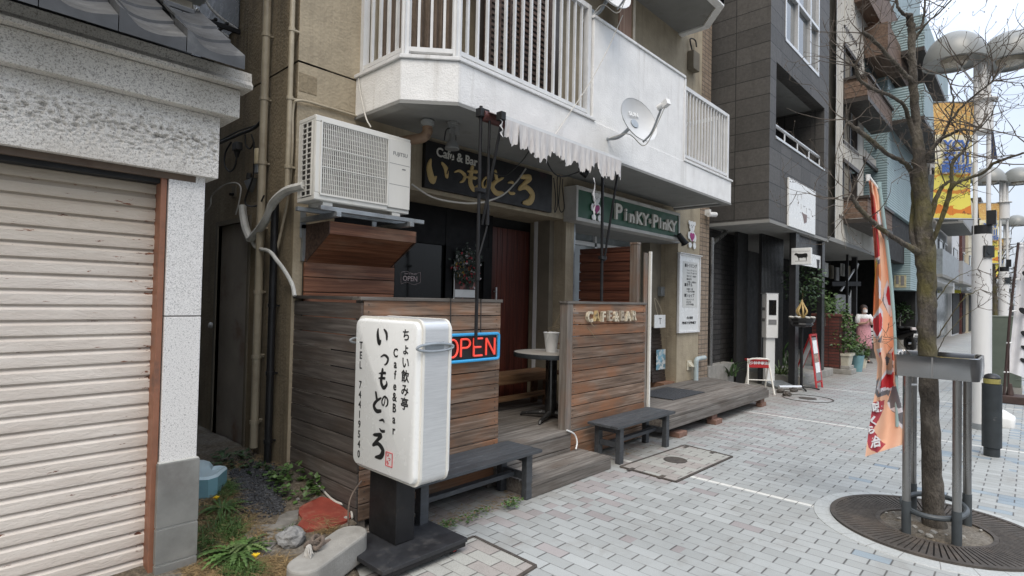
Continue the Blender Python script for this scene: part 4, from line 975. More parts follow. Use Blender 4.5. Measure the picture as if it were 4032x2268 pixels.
a.build('fan_shroud', [M['dark_void'], pm('grey_fan_shroud', (.17, .17, .16), .1, 5, .6)], ac)
a = MB(); a.lathe((cxf, AYF+.07, czf), [(0, -.02), (.05, -.01), (.055, .05)], 18, ax=Matrix(((1,0,0),(0,0,1),(0,1,0))))
for k in range(3):
    an = 2*math.pi*k/3; pts = []
    for q in range(7): aa = an+q*.22; pts.append(((cxf+.05*math.cos(aa), AYF+.06+.012*q, czf+.05*math.sin(aa)), (cxf+.18*math.cos(aa+.1), AYF+.05+.014*q, czf+.18*math.sin(aa+.1))))
    b0 = len(a.v); a.v += [Vector(p) for pr in pts for p in pr]
    for q in range(6): a.f.append([b0+2*q, b0+2*q+1, b0+2*q+3, b0+2*q+2]); a.m.append(0)
a.build('fan', M['black_plastic'], ac, smooth=True)
a = MB(); ys = [AYF+.05, ABK-.06]
for i in range(15): z = az0+.04+(Hh-.08)*i/14; a.box(ax0-.004, ax0+.002, ys[0], ys[1], z-.004, z+.004)
ym = (ys[0]+ys[1])/2
for y in (ys[0]+.004, ym, ys[1]-.004): a.box(ax0-.0045, ax0+.0025, y-.006, y+.006, az0+.035, az1-.035)
a.build('side_grille', M['ac_white'], ac)
a = MB(); a.box(ax0+.012, ax0+.02, ys[0], ABK-.06, az0+.03, az1-.03); a.build('coil_fins', pm('dusty_coil', (.07, .065, .06), .3, 40, .7), ac)
a = MB(); text_mesh(a, 'FUJITSU', .042, ((gx1+ax1)/2+.0, AYF-.005, az1-.15), FACE_Y, .012, .001); a.box((gx1+ax1)/2+.02, (gx1+ax1)/2+.055, AYF-.0055, AYF-.0045, az1-.272, az1-.262); a.build('lettering', M['ink_grey'], ac)
a = MB(); a.box(ax1, ax1+.02, AYF+.12, ABK-.08, az0+.05, az0+.22); a.build('valve_cover', M['ac_white'], ac, bevel=.01)
for x in (ax0+.12, ax1-.12): a = MB(); a.box(x-.04, x+.04, AYF+.02, ABK-.02, az0-.03, az0-.001); a.build('foot', M['ac_white'], ac, bevel=.004)
br = thing('wall_bracket', 'galvanised steel bracket carrying the air conditioner', 'bracket', ((ax0+ax1)/2, YW, az0-.1))
a = MB(); bxe = PY(1668, 872, AYF).x; zz = az0-.032
a.box(ax0+.05, bxe, AYF-.01, AYF+.03, zz-.035, zz-.003); a.box(ax0-.03, bxe-.05, ABK-.08, ABK-.04, zz-.035, zz-.003); a.build('runner', M['galv'], br, bevel=.003)
for x in (ax0+.16, ax1-.02):
    a = MB(); a.box(x, x+.04, AYF-.04, YW-.005, zz-.075, zz-.037); a.box(x-.004, x+.044, YW-.012, YW-.004, zz-.2, zz+.02); a.build('arm', M['galv'], br, bevel=.003)
# wooden box canopy and cladding under it
CYF = 3.92
c0 = PY(1300, 870, CYF); c1 = PY(1638, 905, CYF); zb_ = PY(1300, 920, CYF).z
wc = thing('wooden_canopy', 'red cedar box canopy below the air conditioner with a sloping soffit', 'canopy', ((c0.x+c1.x)/2, 4.1, zb_-.2))
a = MB(); a.box(c0.x, c1.x, CYF, CYF+.022, zb_, c0.z); a.build('fascia_board', M['red_x'], wc, bevel=.003)
a = MB(); a.prism([(c0.x+.005, CYF+.023, zb_+.005), (c0.x+.005, CYF+.023, zb_+.03), (c0.x+.005, YW-.03, zb_-.19), (c0.x+.005, YW-.03, zb_-.215)], (c1.x-c0.x-.01, 0, 0)); a.build('soffit_board', M['red_x'], wc)
a = MB(); a.prism([(c0.x-.006, CYF, zb_), (c0.x-.006, CYF, c0.z), (c0.x-.006, YW-.03, c0.z), (c0.x-.006, YW-.03, zb_-.215)], (.008, 0, 0)); a.build('side_cheek', M['lattice'], wc); a = MB(); a.prism([(c1.x-.002, CYF, zb_), (c1.x-.002, CYF, c0.z), (c1.x-.002, YW-.03, c0.z), (c1.x-.002, YW-.03, zb_-.215)], (.008, 0, 0)); a.build('side_cheek', M['lattice'], wc)
k0 = PY(1198, 1030, YW-.04); k1 = PY(1550, 1160, YW-.04)
cl_ = thing('cedar_cladding', 'red cedar cladding boards on the wall above the terrace fence', 'cladding', ((k0.x+k1.x)/2, YW, 1.4))
a = MB(); boards(a, k0.x, k1.x, 'X', YW-.045, .022, k1.z-.36, PY(1300, 1025, YW-.04).z, .122, .006); a.build('boards', M['red_x'], cl_, bevel=.003)
a = MB(); a.box(k0.x+.004, k1.x-.004, YW-.022, YW-.004, k1.z-.36, k0.z-.01); a.build('backing', M['dark_brown'], cl_)
wf = thing('small_window', 'narrow aluminium window frame beside the red cedar canopy', 'window', (2.3, YW, 1.9))
w0 = PY(1192, 885, YW-.03); w1 = PY(1230, 1030, YW-.03)
a = MB(); a.box(w0.x, w0.x+.03, YW-.04, YW-.004, w1.z, w0.z); a.box(w0.x, c0.x+.3, YW-.04, YW-.004, w0.z-.03, w0.z); a.build('frame', M['galv'], wf)
a = MB(); a.box(w0.x+.031, 3.0, YW-.015, YW-.005, w1.z, w0.z-.031); a.build('pane', M['glass'], wf)
# ---------------------------------------------------------------- black fascia board of the cafe
sg = thing('fascia_sign', 'black fascia sign board with gold brush lettering under the balcony', 'sign', (4.3, YW, 2.66))
a = MB(); a.box(3.33, 5.275, YW-.05, YW-.002, 2.67, 3.13); a.build('board', M['sign_black'], sg, bevel=.004)
a = MB(); text_mesh(a, 'Cafe & Bar', .125, (3.46, YW-.053, 3.035), FACE_Y, .018, .006, 'LEFT', sx=1.0); a.build('small_lettering', M['cream_letter'], sg)
a = MB()
for ch_, px, py, s_ in (('い', 1727, 682, .27), ('っ', 1810, 692, .19), ('も', 1860, 700, .25), ('の', 1916, 722, .15), ('と', 1960, 718, .25), ('こ', 2010, 738, .17), ('ろ', 2066, 745, .33)):
    p = PY(px, py, YW-.053); brush(a, ch_, s_*1.08, p, FACE_Y, .012, wk=1.35)
a.build('gold_lettering', M['gold'], sg)
# pendant spot lamp and drain elbow under the slab
lp = PZ(1780, 500, BZ0-.02); ly_ = 3.80; q = PY(1783, 490, ly_)
pl = thing('spot_lamp', 'small grey spot lamp hanging from the balcony soffit before the black sign', 'lamp', (q.x, ly_, q.z-.25))
a = MB(); zt_ = BZ0-.0; zl = PY(1778, 590, ly_).z
a.lathe((q.x, ly_, zt_-.012), [(.05, 0), (.05, .04)], 16); a.box(q.x-.065, q.x+.065, ly_-.02, ly_-.012, zt_-.10, zt_); a.build('mount', M['soffit'], pl, smooth=True)
a = MB(); a.lathe((q.x-.01, ly_-.01, zl), [(.062, 0), (.066, .012), (.055, .045), (.028, .085), (.026, .19), (.01, .2)], 22); a.build('shade', pm('grey_enamel', (.2, .2, .19), .1, 6, .4), pl, smooth=True)
a = MB(); a.tube(bez([(q.x-.03, ly_-.01, zt_-.05), (q.x-.1, ly_-.03, zl+.15), (q.x-.11, ly_-.02, zl+.06)], 6), .006, 6); a.tube(bez([(q.x+.02, ly_-.01, zl+.19), (q.x+.12, ly_+.1, zl+.1), (q.x+.3, ly_+.42, zl-.1)], 6), .006, 6); a.build('cord', M['cable'], pl)
e = PZ(1683, 480, BZ0); ey = 3.92; e = PY(1683, 490, ey)
dr = thing('drain_elbow', 'stained elbow drain pipe below the balcony next to the air conditioner', 'pipe', (e.x, ey, e.z))
ze = PY(1665, 525, ey).z
a = MB(); a.cyl((e.x, ey, BZ0+.005), (e.x, ey, ze+.07), .05, 18); a.lathe((e.x, ey, BZ0-.04), [(.06, 0), (.06, .035)], 18); a.build('collar', M['pvc_grey'], dr, smooth=True)
a = MB(); a.tube(bez([(e.x, ey, ze+.07), (e.x, ey, ze+.02), (e.x-.03, ey+.03, ze-.03), (e.x-.10, ey+.12, ze-.05), (e.x-.22, ey+.36, ze-.08)], 6), .045, 16); a.build('elbow', pm('stained_tan_pipe', (.30, .2, .13), .2, 9, .6, stain=(.12, .07, .05), sscale=9), dr, smooth=True)
# ---------------------------------------------------------------- retracted awning: roller, torn valance, frame tubes
wy = 3.24
T0 = PY(1887, 458, wy); T1 = PY(1975, 460, 3.02); E1 = PY(2443, 685, 3.02); E0 = PY(2365, 640, wy)
aw = thing('awning', 'old roll-up awning with torn white valance and black frame poles at the cafe front', 'awning', (4., 3.2, DZ))
za = T1.z
xa0, xa1 = T1.x, E1.x
a = MB(); a.cyl((T0.x+.03, wy, BZ0-.09), (xa1-.1, wy, BZ0-.09), .045, 16); a.build('roller', M['maroon'], aw, smooth=True)
a = MB(); yv = 3.02
a.bar((xa0, yv, za), (xa1, yv, za), .03, .028); a.build('front_bar', M['alu_white'], aw)
a = MB(); rr = random.Random(11); nx = 220; drop = []; fr = 0
for i in range(nx+1):
    u = i/nx; sc_ = abs(math.sin((u*5.2+.15)*math.pi))
    base = (.165 if u > .1 else .12) + .05*sc_ - .05*max(0, u-.55)
    if .088 <= u < .104: base = .035
    fr = fr*.72 + rr.gauss(0, .008)*(1+1.2*u)
    if rr.random() < .03+.05*u: fr += rr.choice((-.035, .02))
    drop.append(max(.03, base + fr))
vs = []; fs = []; K = 5
for i in range(nx+1):
    x = xa0+.02+(xa1-xa0-.03)*i/nx
    for k in range(K+1):
        v = k/K; vs.append((x+.004*math.sin(i*.9+k), yv-.018+.012*math.sin(i*.55+1.3*math.sin(i*.13))*v+.004*math.sin(i*2.1)*v, za-.012-drop[i]*v))
for i in range(nx):
    for k in range(K): fs.append((i*(K+1)+k, (i+1)*(K+1)+k, (i+1)*(K+1)+k+1, i*(K+1)+k+1))
a.add(vs, fs)
# last strips dangling
for px, py0, py1 in ((2340, 700, 870), (1975, 470, 540)):
    tp = PY(px, py0, yv-.02); bt = PY(px+2, py1, yv-.02); pts = [tp.lerp(bt, t/8) + Vector((.008*math.sin(t*1.7), .006*math.cos(t*2.), 0)) for t in range(9)]
    vs = [p+Vector((s_*(.008+.006*math.sin(i*1.9+px)), 0, 0)) for i, p in enumerate(pts) for s_ in (-1, 1)]; a.add(vs, [(2*i, 2*i+1, 2*i+3, 2*i+2) for i in range(8)])
a.build('valance', M['fabric_white'], aw, smooth=True, ang=80)
a = MB(); a.add([(xa0+.03, yv, za+.012), (xa1-.05, yv, za+.012), (xa1-.1, wy, BZ0-.05), (T0.x+.06, wy, BZ0-.05)], [(0, 1, 2, 3)]); a.build('canvas', M['fabric_white'], aw)
def P3(px, py, y): return PY(px, py, y)
a = MB(); pt = P3(1893, 470, wy); pb_ = P3(1857, 1175, wy); a.tube([(pt.x, wy, BZ0-.02), (pt.x+.0, wy, 1.4), (pt.x, wy, DZ+.9)], .014, 10); a.build('pole', M['black_metal'], aw, smooth=True)
pt2 = P3(1908, 480, wy); 
a = MB(); a.tube([(pt2.x+.035, wy-.02, BZ0-.06), (pt2.x+.035, wy-.02, 2.35)], .011, 10); a.tube(bez([(pt2.x+.035, wy-.02, 2.36), (pt2.x+.035, wy-.02, 2.2), (pt2.x-.02, wy-.02, 2.02), (pt2.x-.055, wy-.02, 1.9), (pt2.x-.055, wy-.02, 1.6)], 6), .007, 8); a.cyl((pt2.x+.035, wy-.02, 2.36), (pt2.x+.035, wy-.02, 2.20), .016); a.cyl((pt2.x-.055, wy-.02, 1.95), (pt2.x-.055, wy-.02, 1.75), .016); a.build('crank', M['black_metal'], aw, smooth=True)
a = MB(); a.tube([(xa0+.01, yv, za), (pt.x+.04, wy, 2.2)], .012, 10); a.build('arm', M['black_metal'], aw, smooth=True)
a = MB(); b_ = P3(2388, 1175, wy); u_ = P3(2372, 720, wy); a.tube([(u_.x, wy, za-.05), (u_.x+.02, wy, ft+.03)], .016, 10); a.build('pole', M['black_metal'], aw, smooth=True)
a = MB(); a.tube([(xa1-.02, yv, za-.01), (u_.x+.04, wy-.01, 2.02)], .012, 10); a.build('arm', M['black_metal'], aw, smooth=True)
a = MB()
for x, z in ((pt.x, 2.47), (u_.x+.01, 2.05)): a.box(x-.035, x+.06, wy-.025, wy+.02, z-.015, z+.02); a.build('clamp', M['black_metal'], aw, bevel=.004); a = MB()
a.box(pt.x-.03, pt.x+.07, wy-.03, wy+.03, BZ0-.11, BZ0-.04); a.build('clamp', M['black_metal'], aw, bevel=.004); a = MB(); a.box(xa0-.03, xa0+.02, yv-.03, yv+.03, za-.03, za+.035); a.build('clamp', M['black_metal'], aw, bevel=.004)
# ---------------------------------------------------------------- satellite dishes
def dish(name_label, c, r, aim, up_, wallp, lnbdir):
    d = thing('satellite_dish', name_label, 'satellite dish', c)
    c = Vector(c); z = Vector(aim).normalized(); x = Vector((0,0,1)).cross(z).normalized(); y = z.cross(x); Mx = Matrix((x, y, z)).transposed()
    a = MB(); pr = [(0, -.075)] + [(r*k/8, -.075+.085*(k/8)**2) for k in range(1, 9)]; pr2 = [(r*1.0, .014), (r*.99, .0)] + [(r*k/8, -.085+.085*(k/8)**2) for k in range(7, 0, -1)] + [(0, -.085)]
    b0 = len(a.v); a.lathe(c, pr+pr2, 40, ax=Mx @ Matrix(((.92,0,0),(0,1,0),(0,0,1)))); a.build('reflector', M['dish'], d, smooth=True, ang=50)
    f = c + Mx @ Vector((0, -.06, r*1.25)) ; low = c + Mx @ Vector((0, -r*.98, -.02))
    a = MB(); a.tube(bez([low, low.lerp(f, .4)+Mx @ Vector((0, -.05, 0)), f], 8), .011, 8); a.build('feed_arm', M['galv'], d, smooth=True)
    a = MB(); dirn = (c-f).normalized(); a.tube([f-dirn*.03, f+dirn*.05, f+dirn*.06], [.028, .034, .02], 14); a.obox(f-dirn*.05, .05, .06, .07, Mx); a.build('receiver', M['white_plastic'], d, smooth=True)
    a = MB(); bk_ = c - z*.09; a.lathe(bk_, [(.05, 0), (.05, .03)], 14, ax=Mx); wv = Vector(wallp); a.tube(bez([wv, wv.lerp(bk_, .5)+Vector((0,0,-.05)), bk_], 8), .02, 10); a.obox(wv, .07, .03, .13); a.build('mast', M['galv'], d, smooth=True)
    a = MB(); a.tube(bez([f-dirn*.06, f.lerp(low, .5)+Vector((0, 0, -.1)), low+Vector((0, 0, -.04)), bk_+Vector((-.1, 0, -.12)), wv], 8), .005, 6); a.build('cable', M['cable_w'], d)
    return d
dc = PY(2515, 472, 3.02)
dd_ = dish('pale satellite dish on the white solid balcony panel', dc, .262, (-.28, -1, .38), None, PY(2385, 548, BYF-.0), None)
a = MB(); zax = Vector((-.28, -1, .38)).normalized(); xax = Vector((0,0,1)).cross(zax).normalized(); yax = zax.cross(xax)
dlogo = MB()
text_mesh(dlogo, 'SUN', .07, dc + yax*.1 - zax*.045, Matrix((xax, yax, zax)).transposed(), .02, .002); dlogo.build('lettering', M['white_plastic'], dd_)
d2 = PY(2415, 0, 3.25); dish('white satellite dish at the top of the balcony railing', d2 + Vector((0, 0, .1)), .24, (-.3, -1, .4), None, PY(2330, 62, BYF+.06), None)
# ---------------------------------------------------------------- green shop sign, bear emblem, menu board, lamp
py_ = 4.14
s0_ = PY(2268, 728, py_); s1_ = PY(2676, 841, py_)
gs = thing('shop_sign', 'green shop sign with white cut-out letters and a bear emblem', 'sign', ((s0_.x+s1_.x)/2, py_, 2.6))
gx0, gx1_, gz0, gz1 = s0_.x, s1_.x, PY(2270, 868, py_).z, s0_.z
a = MB(); a.box(gx0+.02, gx1_-.02, py_+.006, YW-.002, gz0+.02, gz1-.02); a.build('panel', M['pinky_green'], gs)
a = MB(); a.box(gx0, gx1_, py_-.012, YW-.003, gz1-.045, gz1); a.box(gx0, gx1_, py_-.012, YW-.003, gz0, gz0+.045); a.box(gx0, gx0+.04, py_-.012, YW-.003, gz0+.045, gz1-.045); a.box(gx1_-.04, gx1_, py_-.012, YW-.003, gz0+.045, gz1-.045); a.build('frame', M['sign_frame'], gs, bevel=.004)
wdt = gx1_-gx0
pal = M['cream_letter']
for body, u, v, s_, dz in ((b_, .335+(u_-.325)*.935, v_, s2*1.22, 0) for b_, u_, v_, s2, _d in (('P', .325, .0, .24, 0), ('i', .40, -.01, .2, 0), ('n', .46, -.02, .2, 0), ('K', .535, -.02, .2, 0), ('Y', .605, -.02, .2, 0), ('P', .715, -.01, .22, 0), ('I', .772, -.02, .18, 0), ('n', .825, -.02, .19, 0), ('K', .885, -.02, .19, 0), ('Y', .94, -.02, .2, 0))):
    a = MB(); text_mesh(a, body, s_, (gx0+wdt*u, py_-.02, (gz0+gz1)/2-.005+v), FACE_Y, .024, .03, sx=1.2); a.build('letter', pal, gs)
a = MB(); c_ = Vector((gx0+wdt*.645, py_-.02, (gz0+gz1)/2-.02))
for k in range(3): an = rad(30+60*k); a.bar(c_-Vector((math.cos(an), 0, math.sin(an)))*.04, c_+Vector((math.cos(an), 0, math.sin(an)))*.04, .014, .02, (0, 1, 0))
a.build('star_mark', pal, gs)
def blob(mb, c, rx, rz, yd, h=.02, n=20, m=0):
    mb.prism([(c[0]+rx*math.cos(2*math.pi*k/n), yd, c[1]+rz*math.sin(2*math.pi*k/n)) for k in range(n)], (0, -h, 0), m)
def heart(mb, cx, cz, s_, yd, h, m):
    pts = []
    for k in range(28):
        t = 2*math.pi*k/28; pts.append((cx+s_*.06*16*math.sin(t)**3/1.0*.06*16.6, yd, cz+s_*(13*math.cos(t)-5*math.cos(2*t)-2*math.cos(3*t)-math.cos(4*t))*.06))
    mb.prism(pts, (0, -h, 0), m)
def bear(parent, cx, cz, H_, yd, lean=0):
    k = H_; L = lambda dz: cx+lean*dz
    a = MB()
    for i, (dx, dz, rx, rz) in enumerate(((0, .32, .17, .2), (-.17, .44, .055, .08), (.17, .44, .055, .08), (0, -.03, .19, .2), (-.2, -.03, .07, .13), (.19, -.1, .07, .14), (-.13, -.38, .1, .1), (.15, -.38, .09, .12))):
        blob(a, (L(dz*k)+dx*k*1.25, cz+dz*k), rx*k*1.25, rz*k, yd-.001*i, .012)
    a.build('bear_body', M['acryl'], parent)
    a = MB(); heart(a, L(-.08*k)-.02*k, cz-.06*k, .19*k, yd-.014, .01, 0); a.build('heart', M['magenta'], parent)
    a = MB()
    for dx, dz, r_ in ((-.07, .35, .014), (.07, .36, .014), (0, .30, .02)): blob(a, (L(dz*k)+dx*k, cz+dz*k), r_*k, r_*k, yd-.0132, .003, 10)
    a.build('face_mark', M['ink'], parent)
bear(gs, gx0+wdt*.155, (gz0+gz1)/2-.0, .36, py_-.004)
bx = PY(2722, 926, YW-.01); be = thing('bear_emblem', 'white bear cut-out holding a pink heart on the tan pier', 'emblem', (bx.x, YW-.01, bx.z-.2))
bear(be, bx.x, bx.z, .47, YW-.014, .0)
m0 = PY(2672, 997, YW-.02); m1 = PY(2751, 1307, YW-.02)
mbd = thing('menu_board', 'white framed notice board with printed lines on the tan pier', 'notice board', ((m0.x+m1.x)/2, YW-.02, m1.z))
a = MB(); a.box(m0.x+.02, m1.x-.02, YW-.03, YW-.004, m1.z+.02, m0.z-.02); a.build('panel', M['acryl'], mbd)
a = MB(); a.box(m0.x, m1.x, YW-.045, YW-.003, m0.z-.03, m0.z); a.box(m0.x, m1.x, YW-.045, YW-.003, m1.z, m1.z+.03); a.box(m0.x, m0.x+.03, YW-.045, YW-.003, m1.z+.03, m0.z-.03); a.box(m1.x-.03, m1.x, YW-.045, YW-.003, m1.z+.03, m0.z-.03); a.box(m0.x-.02, m1.x+.02, YW-.07, YW-.003, m0.z+.001, m0.z+.015); a.build('frame', M['white_trim'], mbd, bevel=.003)
a = MB(); a.box(m0.x+.14, m1.x-.10, YW-.034, YW-.031, m0.z-.9, m0.z-.12); a.build('paper_sheet', pm('pale_paper', (.62, .62, .59), .05, 4, .7), mbd)
a = MB(); mw = m1.x-m0.x; rr = random.Random(5)
for t_, dz, s_ in (('■トリミング', .19, .072), ('■ホテル', .52, .07), ('■ショップ', .7, .07)): text_mesh(a, t_, s_, (m0.x+.2, YW-.0355, m0.z-dz), FACE_Y, .02, .001, 'LEFT', sx=1.1)
for dz, t_ in ((.27, 'シャンプーコース'), (.315, 'シャンプー&カット'), (.37, '耳そうじ・爪切り'), (.42, '歯みがき'), (.47, 'ご予約・お問合せ'), (.59, '小型犬・猫'), (.63, '一泊よりお預り'), (.77, 'ペットフード'), (.81, 'おもちゃ'), (.85, 'お手入れ用品')): text_mesh(a, t_, .036, (m0.x+.28, YW-.0355, m0.z-dz), FACE_Y, .012, .001, 'LEFT', sx=1.3)
text_mesh(a, '犬の美容', .05, ((m0.x+m1.x)/2+.02, YW-.032, m1.z+.25), FACE_Y, .03, .001, sx=1.2); text_mesh(a, 'PINKY★PINKY', .06, ((m0.x+m1.x)/2, YW-.032, m1.z+.165), FACE_Y, .04, .001, sx=1.35)
a.build('printed_text', M['ink'], mbd)
sl1 = PY(2685, 945, 4.05); sp_ = thing('spot_light', 'small black spot light at the right end of the green sign', 'lamp', sl1)
a = MB(); a.tube([(sl1.x-.1, 4.13, sl1.z+.07), (sl1.x-.04, 4.08, sl1.z+.05)], .012, 8); a.build('bracket', M['black_metal'], sp_); a = MB(); a.tube([(sl1.x-.06, 4.08, sl1.z+.08), (sl1.x+.03, 4.03, sl1.z-.03), (sl1.x+.05, 4.02, sl1.z-.06)], [.045, .05, .065], 14); a.build('shade', M['black_metal'], sp_, smooth=True)
w_ = PY(2800, 843, YW-.1); se = thing('wall_light', 'white tube light on the tile strip under the balcony end', 'lamp', w_)
a = MB(); a.tube([(w_.x-.12, YW-.1, w_.z-.02), (w_.x+.1, YW-.14, w_.z-.0)], .045, 14); a.box(w_.x-.06, w_.x+.0, YW-.1, YW-.008, w_.z-.02, w_.z+.08); a.build('lamp_body', M['white_plastic'], se, smooth=True)
# meter-like boxes on the upper wall, right end
q = PY(2733, 240, YW-.08); mtx = thing('junction_box', 'tan junction box high on the wall under the upper balcony', 'box', (q.x, YW-.04, q.z-.15))
a = MB(); a.box(q.x-.1, q.x+.14, YW-.12, YW-.003, q.z-.16, q.z+.16); a.build('box', M['tan_in'], mtx, bevel=.01); a = MB(); a.tube(bez([(q.x, YW-.05, q.z+.16), (q.x-.1, YW-.05, q.z+.35), (q.x+.1, YW-.05, q.z+.4), (q.x+.15, YW-.05, q.z+.3)], 6), .012, 6); a.build('cable', M['cable'], mtx)
# ---------------------------------------------------------------- pipes, hoses and cables of the alley wall
XP = XS-.06
def vpipe(name, label, px, py0, py1, r, mat, cat='pipe', clamps=()):
    y = PX(px, (py0+py1)/2 if py0 > 0 else 500, XP).y
    t = thing(name, label, cat, (XP, y, max(.1, PX(px, py1, XP).z)))
    z0 = PX(px, py1, XP).z; z1 = PX(px, py0, XP).z
    a = MB(); a.cyl((XP, y, z0), (XP, y, z1), r, 12); a.build('pipe', mat, t, smooth=True)
    a = MB()
    for k in range(max(2, int((z1-z0)/.55))): z = z0+.2+k*.55; a.lathe((XP, y, z), [(r+.006, 0), (r+.006, .03)], 12); a.box(XP, XS-.002, y-.01, y+.01, z+.008, z+.022)
    a.build('clamp', mat, t)
    return y
yp = vpipe('drain_pipe', 'tall beige drain pipe in the alley next to the black pipe', 1038, -300, 1780, .033, M['pvc'])
vpipe('conduit', 'short thin beige conduit on the grimy wall near the steel door', 1012, 1040, 1760, .016, M['pvc'])
y2 = vpipe('conduit', 'beige conduit close to the building corner', 1138, -300, 760, .02, M['pvc'])
vpipe('black_pipe', 'straight black pipe standing in the alley below the white hoses', 1068, 800, 1850, .03, M['black_plastic'])
def cabl(name, label, pts, r, mat, cat='cable', n=8):
    a = MB(); P = bez(pts, n); a.tube(P, r, 8 if r > .01 else 6); return tag(a.build(name, mat, smooth=True), label, cat)
X_ = lambda px, py, d=.07: PX(px, py, XS-d)
h0 = PY(1185, 735, AYF+.2)
cabl('wrapped_hose', 'thick white wrapped hose curving from the air conditioner to the alley wall', [(ax0+.01, ABK-.1, PX(1180, 733, ax0).z), X_(1128, 752, .1), X_(1075, 800, .1), X_(1050, 860, .09), X_(1020, 905, .07), X_(988, 942, .06)], .034, M['wrap'], 'hose')
cabl('wrapped_hose', 'white wrapped hose rising to the black cable bundle over the steel door', [X_(985, 942, .06), X_(968, 900, .06), X_(958, 850, .06), X_(955, 810, .06)], .034, M['wrap'], 'hose')
cabl('wrapped_hose', 'thin white hose running down past the black pipe to the fence', [X_(990, 945, .05), X_(1010, 975, .05), X_(1060, 990, .1), X_(1090, 1025, .1), X_(1120, 1065, .06), X_(1150, 1120, .03), X_(1160, 1165, .03)], .016, M['wrap'], 'hose')
cabl('black_cable', 'black cable bundle running across the alley wall to the beige drain pipe', [X_(760, 610), X_(850, 570), X_(940, 530), X_(1000, 505), X_(1035, 470)], .014, M['cable'])
cabl('black_cable', 'thin black cable sagging just above the cable bundle on the alley wall', [X_(760, 595), X_(860, 556), X_(940, 516), X_(1020, 488), X_(1036, 460)], .007, M['cable'])
cabl('black_cable', 'black cable loop hanging from the bundle left of the black plug', [X_(910, 560), X_(888, 600), X_(885, 650), X_(905, 675), X_(925, 655), X_(935, 600)], .008, M['cable'])
cabl('black_cable', 'black cable coil hanging right of the black plug', [X_(965, 530), X_(968, 570), X_(985, 585), X_(998, 560), X_(990, 530)], .008, M['cable'])
cabl('black_cable', 'black cable dropping from the bundle to the pale meter tube', [X_(1000, 560), X_(1000, 640), X_(995, 700), X_(965, 790), X_(985, 812), X_(1020, 805), X_(1040, 770)], .008, M['cable'])
cabl('pale_cable', 'thin pale cable looping on the dark alley wall above the steel door', [X_(775, 800), X_(800, 838), X_(828, 810), X_(835, 770), X_(880, 730), X_(925, 720), X_(948, 740), X_(940, 800), X_(928, 845)], .006, M['cable_w'])
cabl('pale_cable', 'pale cable bent over the building corner towards the white balcony', [X_(1066, 1090, .04), X_(1130, 800, .03), X_(1150, 600, .03), X_(1154, 430, .03), PY(1180, 396, YW-.03), PY(1280, 420, YW-.02), PY(1405, 458, YW-.02)], .011, M['pvc'])
cabl('black_cable', 'black cable hugging the left side of the beige drain pipe', [X_(1032, 200, .03), X_(1031, 600, .03), X_(1028, 900, .03)], .006, M['cable'])
p = X_(934, 585, .06); pg_ = thing('cable_plug', 'black cable plug hanging from the bundle on the alley wall', 'plug', p)
a = MB(); a.box(p.x-.03, p.x+.03, p.y-.055, p.y+.055, p.z-.02, p.z+.055); a.build('plug_body', pm('grey_plug', (.06, .06, .06), .2, 9, .6), pg_, bevel=.01); a = MB(); a.tube([(p.x, p.y, p.z-.02), (p.x, p.y, p.z-.08)], [.03, .014], 10); a.build('boot', M['cable'], pg_)
p = X_(1016, 620, .07); mt_ = thing('insulator_tube', 'pale ribbed plastic tube fitting beside the beige drain pipe', 'insulator', p)
a = MB(); a.lathe((p.x, p.y, p.z-.06), [(.03, 0), (.033, .02), (.033, .12), (.026, .135)], 14); a.build('tube', pm('yellowed_plastic', (.55, .47, .3), .1, 8, .5), mt_, smooth=True); a = MB(); a.box(p.x-.02, p.x+.03, p.y-.04, p.y+.02, p.z-.14, p.z-.062); a.build('clamp', M['galv'], mt_, bevel=.005)
p = X_(975, 725, .05); gbx = thing('cable_gland', 'grey triangular cable gland under the black bundle', 'bracket', p); a = MB(); a.prism([(p.x, p.y+.09, p.z+.04), (p.x, p.y-.09, p.z+.05), (p.x, p.y-.01, p.z-.07)], (.05, 0, 0)); a.build('plate', M['galv'], gbx, bevel=.004); a = MB(); a.lathe((p.x+.01, p.y, p.z+.05), [(.025, 0), (.02, .05)], 10); a.build('cap', M['cable'], gbx)
p = X_(912, 755, .03); oc = thing('wall_socket', 'small old socket plate on the dark alley wall', 'socket', p); a = MB(); a.box(XS-.012, XS-.002, p.y-.05, p.y+.05, p.z-.05, p.z+.06); a.build('plate', M['tan_in'], oc, bevel=.003); a = MB(); a.cyl((XS-.012, p.y, p.z-.02), (XS-.05, p.y-.02, p.z-.03), .014, 10); a.build('stub', M['black_plastic'], oc)
# old patch plate on the front wall
p0, p1 = PY(1178, 283, YW-.004), PY(1247, 378, YW-.004)
a = MB(); a.box(p0.x, p1.x, YW-.006, YW-.001, p1.z, p0.z); tag(a.build('wall_patch', M['tan_side'], bevel=.02), 'greyish rounded patch with rust dots on the front wall above the air conditioner', 'patch')
